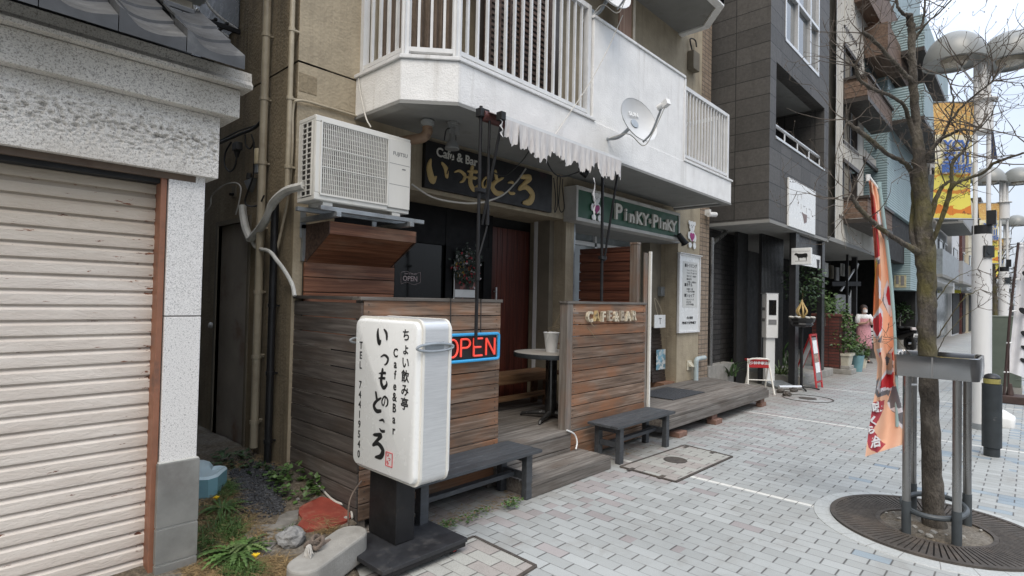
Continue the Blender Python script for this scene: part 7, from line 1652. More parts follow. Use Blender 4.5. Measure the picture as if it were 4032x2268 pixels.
for k in range(26):
    an = st_.uniform(0, 6.28); r_ = st_.uniform(.14, .31); stone('pebble', 'small pebble lying in the soil of the tree pit', Vector((TX+r_*math.cos(an), TY+r_*math.sin(an), .022)), st_.uniform(.008, .024), M['concrete'], 'pebble', seed=k)['group'] = 'pebbles in the tree pit'
M['guard_paint'] = pm('grey_guard_paint', (.06, .07, .076), .2, 9, .5)
gd = thing('tree_guard', 'stainless tree guard with a broad polished band on grey legs', 'tree guard', (TX, TY, 0))
GW = .262
legs = [(-.285, .13), (-.285, -.15), (.23, .16), (.23, -.17)]
for i, (dx, dy) in enumerate(legs):
    a = MB(); x, y = TX+dx, TY+dy; a.tube([(x, y, .24), (x, y, 1.13)], .026, 16); a.build('leg', M['steel_grey'], gd, smooth=True)
    a = MB(); a.tube([(x, y, .0), (x, y, .242)], .029, 16); a.build('leg_foot', M['guard_paint'], gd, smooth=True)
a = MB(); pts = []
for k in range(41): an = 2*math.pi*k/40; pts.append((TX-.03+.30*math.cos(an)*(1-.0), TY+.185*math.sin(an), .175))
a.tube(pts, .019, 10); a.build('hoop', M['guard_paint'], gd, smooth=True)
def rr2(hx, hy, r, z, cx, cy, n=6):
    pts = []
    for sx_, sy_, a0 in ((1, 1, 0), (-1, 1, 90), (-1, -1, 180), (1, -1, 270)):
        for k in range(n+1): an = rad(a0+90*k/n); pts.append(Vector((cx+sx_*(hx-r)+r*math.cos(an), cy+sy_*(hy-r)+r*math.sin(an), z)))
    return pts
bw0, bw1 = 1.115, 1.272
a = MB(); loft(a, [rr2(.255, .255, .04, bw0, TX-.03, TY, 5), rr2(.28, .265, .05, bw0+.004, TX-.03, TY, 5), rr2(.285, .268, .05, (bw0+bw1)/2, TX-.03, TY, 5), rr2(.28, .265, .05, bw1-.004, TX-.03, TY, 5), rr2(.255, .255, .04, bw1, TX-.03, TY, 5), rr2(.25, .24, .035, bw1-.012, TX-.03, TY, 5), rr2(.25, .24, .035, bw0+.012, TX-.03, TY, 5), rr2(.255, .255, .04, bw0, TX-.03, TY, 5)], 0, False, False)
a.build('band', M['stainless'], gd, smooth=True, ang=50)
a = MB(); a.box(TX-.3175, TX-.312, TY-.02, TY-.012, bw0+.01, bw1-.01)
a.build('band_seam', M['ink_grey'], gd)
# ---------------------------------------------------------------- orange shop flag on its pole, tied to the guard
fx, fy = TX-.36, TY+.265
fb = Vector((fx, fy, 0))
nb = thing('shop_flag', 'narrow orange shop flag with red and grey lettering tied to the tree guard', 'flag', (fx, fy, 0))
def NP(px, py, dd=0.): return PV(px, py, fb+Vector((math.cos(YAW), math.sin(YAW), 0))*dd)
pt_ = NP(3462, 728); pb_ = NP(3572, 1680)
a = MB(); a.tube(bez([NP(3533, 1680), NP(3529, 1510), NP(3521, 1300), NP(3507, 1100), NP(3484, 900), pt_], 5), .012, 10); a.lathe(pt_, [(.014, -.02), (.014, .02), (0, .024)], 10); a.build('pole', pm('pale_teal_pole', (.30, .42, .42), .08, 5, .45), nb, smooth=True)
arm0 = NP(3458, 742); arm1 = NP(3418, 688)
a = MB(); a.tube([arm0, arm1], .007, 8); a.tube([arm1, NP(3416, 712)], [.016, .012], 8); a.build('cross_arm', M['white_plastic'], nb, smooth=True)
a = MB(); p = NP(3560, 1515); a.tube([p, p+RT*.09], .008, 8); q_ = NP(3545, 1410); a.tube([q_+RT*(.02*math.cos(t_*.5))+UP*(.05*math.sin(t_*.5)) for t_ in range(13)], .005, 6); a.build('tie', M['alu_white'], nb)
# the cloth: left and right outlines traced down the flag, folded across its width
LE = [(3420,702),(3428,790),(3436,900),(3443,1000),(3445,1080),(3440,1170),(3437,1260),(3438,1330),(3442,1380),(3455,1430),(3450,1520),(3432,1620),(3420,1700),(3410,1770),(3407,1798)]
RE = [(3452,738),(3468,800),(3476,880),(3486,970),(3497,1060),(3508,1150),(3512,1220),(3517,1300),(3519,1360),(3522,1420),(3523,1500),(3545,1580),(3562,1650),(3566,1700),(3562,1748)]
def edge(E, v):
    f = v*(len(E)-1); i = min(int(f), len(E)-2); t_ = f-i; return (E[i][0]*(1-t_)+E[i+1][0]*t_, E[i][1]*(1-t_)+E[i+1][1]*t_)
NU, NV = 64, 280; cloth = MB(); vs = []; uvs = []
for j in range(NV+1):
    v = j/NV; lx_, ly_ = edge(LE, v); rx_, ry_ = edge(RE, v)
    for i in range(NU+1):
        u = i/NU; fold = .07*math.sin(u*3.1+.4)*(1-.5*v) + .035*math.sin(u*7+v*5)*(1-.3*abs(v-.3)) - .12*math.exp(-((u-.33)/.14)**2)*(1 if v < .72 else max(0, 1-(v-.72)*5))
        vs.append(NP(lx_+(rx_-lx_)*u, ly_+(ry_-ly_)*u, fold*.8)); uvs.append((u, v))
fs = [(j*(NU+1)+i, j*(NU+1)+i+1, (j+1)*(NU+1)+i+1, (j+1)*(NU+1)+i) for j in range(NV) for i in range(NU)]
cloth.add(vs, fs)
# printed design: painted per face from shapes given in the cloth's own u,v
def in_poly(u, v, P):
    c = False; n = len(P); j = n-1
    for i in range(n):
        if (P[i][1] > v) != (P[j][1] > v) and u < (P[j][0]-P[i][0])*(v-P[i][1])/(P[j][1]-P[i][1])+P[i][0]: c = not c
        j = i
    return c
def img2uv(px, py):
    best = None
    for it in range(200):
        v = it/199; lx_, ly_ = edge(LE, v); rx_, ry_ = edge(RE, v); u = (px-lx_)/(rx_-lx_); y = ly_+(ry_-ly_)*u
        if best is None or abs(y-py) < best[0]: best = (abs(y-py), u, v)
    return best[1], best[2]
zA = lambda x, y: (3380+x/2.415, 650+y/2.415)
zB = lambda x, y: (3380+x/2.542, 1250+y/2.542)
shapes = [   # colour index, outline in photograph pixels converted to cloth coordinates
 (1, [zA(*p) for p in ((135,390),(150,400),(205,860),(165,900),(160,780),(190,640),(160,560))]),
 (4, [zA(*p) for p in ((120,250),(150,290),(165,400),(205,800),(160,890),(150,640),(130,450))]) ,
 (1, [zA(*p) for p in ((125,390),(155,400),(175,560),(205,860),(165,880),(180,760),(165,640),(150,560))]),
 (5, [zA(*p) for p in ((162,890),(205,870),(215,1000),(215,1290),(230,1300),(140,1440),(135,1300),(150,1100))]),
 (2, [zA(*p) for p in ((160,890),(205,870),(195,920),(170,940))]), (3, [zA(*p) for p in ((180,900),(208,880),(205,940),(185,950))]),
 (2, [zA(*p) for p in ((185,1040),(215,1110),(212,1280),(195,1270),(190,1130))]),
 (6, [zA(*p) for p in ((170,900),(180,920),(165,1000),(150,1180),(140,1310),(132,1310),(145,1130),(160,1000))]),
 (3, [zA(*p) for p in ((275,1120),(245,1180),(225,1290),(300,1440),(320,1449),(240,1250))]),
 (3, [zA(*p) for p in ((180,430),(200,520),(245,620),(240,700),(190,580),(175,480))]), (2, [zA(*p) for p in ((190,420),(205,490),(225,570),(195,560),(180,480))]),
 (2, [zA(*p) for p in ((275,1095),(310,1170),(318,1330),(315,1449),(300,1440),(240,1300),(245,1180))]),
 (1, [zA(*p) for p in ((280,1140),(305,1190),(315,1340),(285,1330),(262,1230))]),
 (2, [zB(*p) for p in ((130,30),(215,-110),(245,-60),(240,140),(190,225),(150,170))]), (1, [zB(*p) for p in ((145,20),(225,-50),(240,10),(235,110),(188,190),(150,120))]),
 (3, [zB(*p) for p in ((190,235),(240,170),(225,255))]),
 (2, [zB(*p) for p in ((180,315),(240,305),(225,360),(212,410))]), (1, [zB(*p) for p in ((205,350),(232,345),(215,400))]),
 (3, [zB(*p) for p in ((345,290),(295,350),(265,410),(275,480),(350,500),(352,480),(300,440),(305,370))]), (2, [zB(*p) for p in ((350,290),(305,350),(298,420),(345,480),(352,470))]), (1, [zB(*p) for p in ((350,330),(325,370),(325,420),(352,440))]),
 (3, [zB(*p) for p in ((210,590),(160,660),(150,730),(190,790),(240,780),(285,760),(300,800),(330,690),(230,700),(200,760),(190,680))]),
 (2, [zB(*p) for p in ((300,490),(355,510),(355,700),(330,760),(320,730),(240,730),(215,755),(185,720),(200,640))]), (1, [zB(*p) for p in ((290,545),(355,545),(355,695),(330,700),(250,695),(215,715),(225,640))]),
 (3, [zB(*p) for p in ((340,690),(380,690),(450,870),(470,920),(475,1150),(440,1110),(380,1040),(370,960),(330,930),(290,850))]),
 (2, [zB(*p) for p in ((285,850),(310,840),(320,910),(370,890),(400,910),(455,905),(440,950),(390,960),(385,1010),(425,1060),(470,1080),(475,1130),(430,1110),(372,1040),(370,950),(320,925))]),
 (7, [zB(*p) for p in ((115,860),(262,820),(250,920),(150,1120),(275,1265),(190,1370),(130,1330),(80,1200),(85,1080))]),
]
uvshapes = [(ci, [img2uv(*p) for p in P]) for ci, P in shapes]
for k, f in enumerate(cloth.f):
    j, i = divmod(k, NU); u, v = (i+.5)/NU, (j+.5)/NV
    for ci, P in uvshapes:
        if in_poly(u, v, P): cloth.m[k] = ci
cm = lambda n, c: pm(n, c, .05, 6, .8)
co = cloth.build('cloth', [cm('flag_orange', (.84, .50, .34)), cm('flag_red', (.55, .03, .04)), cm('flag_pale', (.70, .68, .72)), cm('flag_grey', (.17, .165, .18)), cm('flag_deep_red', (.55, .09, .06)), cm('flag_deep_orange', (.70, .24, .10)), cm('flag_yellow', (.7, .66, .12)), cm('flag_crimson', (.45, .06, .08))], nb, smooth=True, ang=180)
def flag_uv(u, v, e=.004): lx_, ly_ = edge(LE, v); rx_, ry_ = edge(RE, v); return NP(lx_+(rx_-lx_)*u, ly_+(ry_-ly_)*u, 0)
a = MB()
for ch_, (px, py), s_ in (('味', zB(185, 905), .075), ('く', zB(150, 1040), .07), ('ら', zB(125, 1130), .06), ('治', zB(165, 1250), .085)):
    u, v = img2uv(px, py); lx_, ly_ = edge(LE, v); i_ = u*NU; fold = .07*math.sin(u*3.1+.4)*(1-.5*v) + .035*math.sin(u*7+v*5)*(1-.3*abs(v-.3)) - .12*math.exp(-((u-.33)/.14)**2)*(1 if v < .72 else max(0, 1-(v-.72)*5))
    p = NP(px, py, fold*.8-.012); Mt = Matrix((RT*.97+UP*.2, UP-RT*.12, -FW)).transposed(); text_mesh(a, ch_, s_, p, Mt, .022, .012)
a.build('brush_lettering', M['flag_white'], nb)
# ---------------------------------------------------------------- twin-dome street lamps with shopping-street banners
def lamp(x, y, label, blabel, full=True, dirn=1.):
    t = thing('street_lamp', label, 'street lamp', (x, y, 0), 'twin-dome street lamps along the pavement')
    a = MB(); a.lathe((x, y, 0), [(.108, .075), (.108, 2.62)], 24, cap=False); a.build('lower_post', M['pole_white'], t, smooth=True)
    a = MB(); a.lathe((x, y, 0), [(.122, 0), (.122, .075), (.1085, .076)], 24, cap=False); a.build('base_collar', M['galv'], t, smooth=True)
    a = MB(); a.lathe((x, y, 0), [(.109, 2.621), (.109, 2.74), (0, 2.741)], 24); a.box(x-.1, x+.1, y-.15, y-.05, 2.741, 2.93); a.build('collar', M['black_plastic'], t, smooth=True)
    b = Vector((math.sin(YAW), -math.cos(YAW), 0))*.0 + Vector((.62, -.78, 0))
    for s_ in (-1, 1):
        a = MB(); o = b*(.085*s_); a.tube([(x+o.x, y+o.y, 2.3 if s_ < 0 else 2.3), (x+o.x, y+o.y, 5.05)], .026, 12); a.build('upper_tube', M['pole_white'], t, smooth=True)
    a = MB(); a.tube([(x, y, 3.98), (x, y, 4.02), (x, y, 4.42), (x, y, 4.44)], [.05, .12, .12, .12], 20); a.lathe((x, y, 4.44), [(.17, 0), (.17, .015), (.02, .03)], 20); a.tube([(x, y, 4.46), (x, y, 5.15)], .05, 14); a.build('head_post', M['pole_white'], t, smooth=True)
    a = MB()
    for s_ in (-1, 1): o = b*(.30*s_); a.tube([(x, y, 4.55), (x+o.x*1.1, y+o.y*1.1, 4.98)], .012, 8)
    a.bar((x-b.x*.34, y-b.y*.34, 5.03), (x+b.x*.34, y+b.y*.34, 5.03), .06, .04); a.build('arm', M['pole_white'], t)
    for s_ in (-1, 1):
        o = b*(.36*s_); c = Vector((x+o.x, y+o.y, 4.96)); a = MB(); R_ = .355
        a.lathe(c, [(R_, .0)]+[(R_*math.cos(rad(q)), .03+.40*math.sin(rad(q))) for q in range(0, 91, 10)][:-1]+[(0, .43)], 32, cap=False); a.lathe(c, [(R_+.008, .03), (R_+.008, 0), (R_-.025, .0), (R_-.03, .02), (.12, .06), (0, .065)], 32, cap=False)
        dm = a.build('dome_shade', pm('translucent_dome', (.25, .26, .25), .06, 3, .35), t, smooth=True, ang=50)
        a = MB(); a.lathe(c+Vector((0,0,.0)), [(.16, .05), (.14, -.005), (.06, -.02), (0, -.022)], 20); a.build('lens', pm('lamp_lens', (.42, .37, .29), .2, 12, .25), dm, smooth=True)
    a = MB(); q = Vector((-math.cos(YAW), -math.sin(YAW), 0)); s_ = Vector((math.sin(YAW), -math.cos(YAW), 0)); Mx = Matrix((s_, -q, Vector((0,0,1)))).transposed(); c = Vector((x, y, 2.38))+q*.112; a.obox(c, .13, .03, .16, Mx); a.lathe(c+q*.016, [(.04, 0), (.04, .006)], 16, ax=Matrix((s_, Vector((0,0,1)), q)).transposed()); a.build('speaker', M['char_paint'], t)
    return t
def banner_mat():
    t = NT('festive_banner'); oc = t.n('TexCoord').outputs['Object']; sx = t.n('SeparateXYZ'); t.l(oc, sx.inputs[0])
    z = t.math('DIVIDE', sx.outputs[2], 1.58); vo = t.n('TexVoronoi'); vo.inputs['Scale'].default_value = 7; t.l(oc, vo.inputs['Vector']); n = t.noise(9, 5, oc, .6, 1.2)
    top = t.mix(t.ramp(n, [(.4, 0.), (.5, .8), (.56, .2), (.62, .9)]), (.66, .45, .14), (.55, .27, .10)); top = t.mix(t.ramp(t.noise(30, 3, oc), [(.55, 0.), (.6, .7)]), top, (.72, .6, .3))
    zz = t.math('ADD', z, t.math('MULTIPLY', t.math('SUBTRACT', t.noise(4, 4, oc, .6, .6), .5), .16))
    bot = t.ramp(zz, [(0, (.70, .55, .10)), (.035, (.62, .2, .03)), (.10, (.74, .66, .12)), (.215, (.60, .25, .05)), (.25, (.74, .66, .14)), (.36, (.62, .3, .06)), (.385, (.72, .62, .16))], True)
    bot = t.mix(t.ramp(n, [(.6, 0.), (.63, .8)]), bot, (.12, .06, .03))
    mid = t.mix(t.ramp(n, [(.45, 0.), (.6, 1.)]), (.7, .62, .3), (.72, .7, .62))
    c = t.mix(t.math('GREATER_THAN', z, .44), bot, mid); c = t.mix(t.math('GREATER_THAN', z, .72), c, top)
    return t.out(c, .75)
M['banner_y'] = banner_mat()
def banner(x, y, label, W=.5, H=1.58, zb=2.84, off=-.16):
    t = thing('street_banner', label, 'banner', (x, y, zb), 'orange and yellow banners on the street lamps')
    b = Vector((-.62, .78, 0)); p0 = Vector((x, y, 0))+b*.13; a = MB(); nU, nV = 10, 24; vs = []
    nrm = Vector((.78, .62, 0))
    for j in range(nV+1):
        for i in range(nU+1):
            u, v = i/nU, j/nV; vs.append(p0+b*(W*u)+Vector((0,0,zb+H*v))+nrm*(.03*math.sin(v*5+u*2)+.02*math.sin(u*6)))
    a.add(vs, [(j*(nU+1)+i, j*(nU+1)+i+1, (j+1)*(nU+1)+i+1, (j+1)*(nU+1)+i) for j in range(nV) for i in range(nU)])
    a.build('cloth', M['banner_y'], t, smooth=True)
    for z in (zb+H+.01, zb-.01): a = MB(); a.tube([Vector((x, y, z))+b*.02, p0+b*W+Vector((0,0,z))], .012, 8); a.build('rod', M['galv'], t)
    Mt = Matrix((-b, Vector((0,0,1)), -nrm)).transposed(); c0 = p0+b*(W/2)-nrm*.075
    wb_ = MB(); bl = MB()
    for body, dz, s_ in (('YCV', .98, .17), ('玉川', .80, .17), ('商店街', .655, .13)): text_mesh(bl, body, s_, c0+Vector((0,0,zb+dz)), Mt, .03, .006); text_mesh(wb_, body, s_, c0+nrm*.01+Vector((0,0,zb+dz)), Mt, .075, .006)
    bl.build('blue_lettering', pm('banner_blue', (.07, .15, .42), .1, 8, .7), t); wb_.build('white_outline', M['flag_white'], t)
    return t
LX, LY = 9.86, .50
l1 = lamp(LX, LY, 'tall white twin-dome street lamp nearest the tree with a black speaker box', '')
bn1 = banner(LX, LY, 'large orange and yellow banner hanging on the nearest street lamp')
a = MB(); pz_ = PV(3895, 515, (LX, LY, 0)); pts = [(3893,450),(3905,470),(3895,620),(3928,628),(3915,560),(3903,500)]; a.prism([PV(x, y, (LX, LY, 0)) for x, y in pts], FW*.02); tag(a.build('navy_pennant', M['navy']), 'navy pennant hanging by the tubes of the nearest street lamp', 'pennant')
for i, (X, Yl, lab, bl_) in enumerate(((19.6, .55, 'second white twin-dome street lamp, seen beyond the green cabinet', 'orange and yellow banner on the second street lamp'), (29.5, .75, 'third and smallest visible twin-dome street lamp far down the pavement', 'small distant banner on the third street lamp'))):
    c = copy_tree(l1, (X-LX, Yl-LY, 0)); c['label'] = lab
    c = copy_tree(bn1, (X-LX, Yl-LY, 0)); c['label'] = bl_
# ---------------------------------------------------------------- cabinet, bollard, white flag, weight
q = PV(3888, 1243, (13.9, .4, 0)); cb0, cb1 = PZ(3893, 1540), PZ(3975, 1570)
X_c = 14.5
yA, yB = PX(3886, 1400, X_c).y, PX(4022, 1400, X_c).y; ztop = PX(3930, 1243, X_c).z
ct = thing('utility_cabinet', 'green-grey utility cabinet with louvres behind the white flag', 'cabinet', (X_c+.25, (yA+yB)/2, 0))
a = MB(); a.box(X_c, X_c+.5, yB, yA, .12, ztop-.02); a.build('body', M['cabinet'], ct, bevel=.01)
a = MB(); a.box(X_c-.01, X_c+.51, yB-.01, yA+.01, ztop-.0195, ztop); a.build('top', pm('cabinet_top', (.25, .28, .24), .1, 5, .5), ct)
a = MB(); a.box(X_c-.01, X_c+.51, yB-.01, yA+.01, 0, .119); a.build('plinth', M['concrete'], ct)
a = MB()
for z0 in (ztop-.28, .28):
    for k in range(4): a.prism([(X_c-.001, yA-.42, z0+.035*k), (X_c-.012, yA-.42, z0+.035*k-.012), (X_c-.001, yA-.42, z0+.035*k-.014)], (0, -.15, 0))
a.build('louvre', M['cabinet'], ct)
bp = Vector((7.62*1.0667, .3*1.0667, 0)); bp = PZ(3905, 1795)
bo = thing('bollard', 'black bollard with a domed top and a yellow band by the lamp post', 'bollard', bp)
a = MB(); bh_ = PV(3905, 1475, bp).z; a.lathe(bp, [(.072, 0), (.072, .09), (.088, .1), (.088, bh_*.885), (.05, bh_*.887), (.05, bh_*.93)], 18, cap=False); a.build('post', M['char_paint'], bo, smooth=True)
a = MB(); a.lathe(bp, [(.05, bh_*.887), (.076, bh_*.892), (.076, bh_*.95), (.05, bh_*.955)], 18, cap=False); a.build('yellow_band', pm('worn_yellow_band', (.33, .29, .09), .2, 9, .5, stain=(.05, .05, .04), sscale=5), bo, smooth=True)
a = MB(); a.lathe(bp, [(.075, bh_*.951), (.078, bh_*.965), (.06, bh_*.995), (.03, bh_*1.012), (0, bh_*1.016)], 18, cap=False); a.build('dome_cap', M['black_plastic'], bo, smooth=True)
wf_ = Vector((10.6, .2, 0)); fp = Vector((10.9, .18, 0))
wfl = thing('white_flag', 'white cow-print shop flag on a dark leaning pole at the picture edge', 'flag', PZ(3960, 1600))
b0 = PZ(3952, 1585); WP = lambda px, py: PV(px, py, b0)
a = MB(); a.tube([WP(3950, 1600), WP(3975, 1260), WP(4010, 955)], .02, 10); a.tube([WP(3970, 1590), WP(3972, 1300)], .014, 8); a.build('pole', pm('dark_brown_pole', (.05, .03, .027), .2, 8, .5), wfl, smooth=True)
a = MB()
for px, py in ((4010, 970), (3997, 1100), (3986, 1225), (3968, 1350), (3957, 1465)): p = WP(px, py); a.tube([p-RT*.02, p+RT*.07], .014, 8)
a.tube([WP(4008, 958), WP(4090, 958)], .012, 8); a.build('strap', M['white_plastic'], wfl)
LEw = [(4012,962),(4003,1100),(3995,1200),(3982,1330),(3970,1420),(3962,1462)]; REw = [(4100,965),(4100,1100),(4100,1250),(4100,1350),(4100,1440),(4100,1510)]
a = MB(); vs = []
for j in range(41):
    v = j/40; lx_, ly_ = edge(LEw, v); rx_, ry_ = edge(REw, v)
    for i in range(21): u = i/20; vs.append(PV(lx_+(rx_-lx_)*u, ly_+(ry_-ly_)*u, b0+Vector((math.cos(YAW), math.sin(YAW), 0))*(.05*math.sin(u*7+v*2)+.02*math.sin(u*13))))
a.add(vs, [(j*21+i, j*21+i+1, (j+1)*21+i+1, (j+1)*21+i) for j in range(40) for i in range(20)]); a.build('cloth', M['flag_white'], wfl, smooth=True, ang=180)
a = MB()
for (cx_, cy_, w_, h_) in ((4030, 1225, 30, 22), (4035, 1315, 26, 20), (4035, 1370, 26, 14), (4030, 1420, 22, 16), (4040, 1080, 26, 20)):
    a.prism([PV(cx_+w_*math.cos(q*.5)*(1 if math.cos(q*.5) > 0 else .6), cy_+h_*math.sin(q*.5)*.55+w_*.25*math.cos(q*.5), b0-Vector((math.cos(YAW), math.sin(YAW), 0))*.075) for q in range(13)], FW*.004)
a.build('black_print', M['cow'], wfl)
a = MB(); q0 = PZ(3960, 1600); a.box(b0.x-.12, b0.x+.35, b0.y-.30, b0.y+.1, .0, .13); a.lathe((b0.x+.1, b0.y-.08, .13), [(.06, 0), (.04, .1), (.025, .2)], 14); a.build('base', pm('rusty_brown_base', (.06, .036, .03), .25, 8, .6), wfl, bevel=.01)
wp_ = PZ(3925, 1668)
ww = thing('water_weight', 'white plastic water weight with a screw neck behind the black bollard', 'weight', wp_)
a = MB(); c = PZ(3932, 1672); loft(a, [rr2(.17, .17, .06, 0, c.x, c.y), rr2(.18, .18, .07, .1, c.x, c.y), rr2(.17, .17, .07, .13, c.x, c.y), rr2(.08, .10, .04, .21, c.x-.02, c.y+.04), rr2(.045, .045, .03, .23, c.x-.02, c.y+.07), rr2(.04, .04, .03, .32, c.x-.02, c.y+.07)]); a.lathe((c.x-.02, c.y+.07, .3), [(.055, 0), (.055, .05), (0, .055)], 16); a.build('tank', M['white_plastic'], ww, smooth=True, ang=40)
# ---------------------------------------------------------------- clutter in front of the tiled building
# red folding step stool
sb = PZ(2945, 1510, 0); 
F_ = lambda px, py, z=0: PZ(px, py, z)
st0 = thing('step_stool', 'white tube folding step stool with a red lettered seat front', 'stool', (10.95, 3.75, 0))
rx0 = 3.52; 
FL_, FR_, BL_, BR_ = F_(2938, 1513, .283), F_(3010, 1524, .28), F_(2966, 1516, .02), F_(3034, 1553)
# stool faces the camera: front frame and back frame as bent tubes
c0 = PV(2978, 1560, (10.7, 3.6, 0)); fwd = Vector((-.80, -.6, 0)); sdv = Vector((.6, -.80, 0)); ctr_ = Vector((10.75, 3.62, 0)); ctr_ = PZ(2985, 1548)
def SPt(u, v, z): return ctr_ + sdv*u + fwd*v + Vector((0, 0, z))
w_ = .20
a = MB(); a.tube(bez([SPt(-w_-.03, .17, .0), SPt(-w_+.02, .0, .55), SPt(-w_+.04, -.02, .60), SPt(w_-.04, -.02, .60), SPt(w_-.02, .0, .55), SPt(w_+.03, .17, .0)], 6), .015, 10); a.build('front_frame', M['white_gloss'], st0, smooth=True)
a = MB(); a.tube(bez([SPt(-w_+.02, -.2, .0), SPt(-w_+.035, -.0, .5), SPt(-w_+.05, .06, .62), SPt(w_-.05, .06, .62), SPt(w_-.035, -.0, .5), SPt(w_-.02, -.2, .0)], 6), .015, 10); a.build('rear_frame', M['white_gloss'], st0, smooth=True)
a = MB(); a.tube([SPt(-w_-.01, .09, .25), SPt(w_+.01, .09, .25)], .01, 8); a.build('cross_bar', M['white_gloss'], st0)
Ms = Matrix((sdv, -fwd, Vector((0,0,1)))).transposed()
a = MB(); a.obox(SPt(0, .0, .535), .35, .05, .15, Ms); a.obox(SPt(0, -.13, .585), .36, .2, .04, Ms); a.build('seat', M['red_paint'], st0, bevel=.01)
a = MB(); text_mesh(a, '少林寺拳法', .062, SPt(0, .028, .545), Matrix((sdv, Vector((0,0,1)), fwd)).transposed(), .03, .003); a.build('lettering', M['flag_white'], st0)
# white temperature kiosk on a foot plate
kx, ky_ = PZ(3055, 1520).x, 3.95; kb = PZ(3020, 1530); kb = Vector((11.75, 3.92, 0))
ks = thing('thermometer_kiosk', 'tall white thermometer kiosk with a dark screen on a sloping foot plate', 'kiosk', kb)
kf = Vector((-.62, -.78, 0)); kd = Vector((.78, -.62, 0)); Mk = Matrix((kd, -kf, Vector((0,0,1)))).transposed()
KP = PV(3028, 1400, kb)
ktop = PV(3030, 1158, kb).z; kmid = PV(3030, 1330, kb).z; kw = .2
kc = PV(3028, 1400, kb); kc = Vector((kc.x, kc.y, 0))
a = MB(); a.obox(kc+Vector((0,0,kmid/2+.04)), .2, .10, kmid-.08, Mk); a.build('post', M['white_plastic'], ks, bevel=.01)
a = MB(); a.obox(kc+kf*.02+Vector((0,0,(kmid+ktop)/2)), .26, .16, ktop-kmid, Mk); a.build('head', M['white_plastic'], ks, bevel=.012)
a = MB(); a.obox(kc+kf*.103+Vector((0,0,ktop-.27)), .16, .008, .30, Mk); a.build('screen', M['glass'], ks); a = MB(); a.obox(kc+kf*.103+Vector((0,0,ktop-.56)), .17, .008, .1, Mk); a.obox(kc-kd*.131+Vector((0,0,ktop-.3)), .005, .1, .06, Mk); a.obox(kc-kd*.131+Vector((0,0,ktop-.52)), .005, .1, .06, Mk); a.build('label_plate', M['ink_grey'], ks)
a = MB(); a.obox(kc+kf*.0+Vector((0,0,ktop+.012)), .28, .18, .016, Mk); a.build('top_lid', M['alu'], ks)
a = MB(); c = kc+kf*.30+kd*.05; a.prism([c-kd*.2-kf*.3+Vector((0,0,.1)), c-kd*.2+kf*.26+Vector((0,0,.035)), c-kd*.2+kf*.26+Vector((0,0,.01)), c-kd*.2-kf*.3+Vector((0,0,.01))], kd*.42); a.build('foot_plate', M['galv'], ks, bevel=.004)
a = MB(); a.tube([c-kd*.22+kf*.28+Vector((0,0,.045)), c+kd*.24+kf*.28+Vector((0,0,.045))], .038, 12); a.build('foot_roller', M['alu'], ks, smooth=True)
for i, (px, py) in enumerate(((3075, 1540), (3100, 1552), (3125, 1535))):
    p = PZ(px, py, .03); stone('rock', 'dark stone lying by the foot plate of the white kiosk', p, .07, M['iron'], 'stone', (1.2, 1, .7), i)['group'] = 'dark stones by the kiosk'
# gold flame ornament on a black stand
tb_ = PZ(3155, 1532); OT = lambda px, py: PV(px, py, tb_)
to = thing('flame_ornament', 'gold flame-shaped ornament in a black bowl on a tall black stand', 'ornament', tb_)
zt2 = OT(3155, 1285).z; zg = OT(3162, 1180).z
a = MB(); a.tube([tb_+Vector((0,0,.03)), Vector((tb_.x, tb_.y, zt2))], .026, 12); 
for k in range(4): an = rad(30+90*k); a.tube([tb_+Vector((0,0,.05)), tb_+Vector((.2*math.cos(an), .2*math.sin(an), .035)), tb_+Vector((.32*math.cos(an), .32*math.sin(an), .012))], .014, 8)
a.build('stand', M['black_metal'], to, smooth=True)
cz = zt2-.02; a = MB(); a.lathe((tb_.x, tb_.y, cz), [(.03, 0), (.16, .02), (.2, .06), (.19, .09), (.22, .12), (.235, .17), (.21, .18), (.1, .17), (0, .17)], 10); a.build('bowl', M['black_plastic'], to)
a = MB()
for k in range(8): an = 2*math.pi*k/8; c = Vector((tb_.x+.2*math.cos(an), tb_.y+.2*math.sin(an), cz+.18)); a.lathe(c, [(.035, 0), (.045, .02), (.02, .035), (0, .037)], 10)
a.build('petal', M['cream_letter'], to, smooth=True)
a = MB()
for k in range(7):
    an = 2*math.pi*k/7; d = Vector((math.cos(an), math.sin(an), 0)); b = Vector((tb_.x, tb_.y, cz+.19)); h_ = zg-cz-.19
    a.tube(bez([b+d*.03, b+d*.085+Vector((0,0,h_*.25)), b+d*.09+Vector((0,0,h_*.4)), b+d*.05+Vector((0,0,h_*.62)), b+d*.012+Vector((0,0,h_*.85)), b+Vector((0,0,h_))], 5), [.016]*15+[.014]*5+[.011]*5+[.004], 8)
a.build('flame', M['gold'], to, smooth=True)
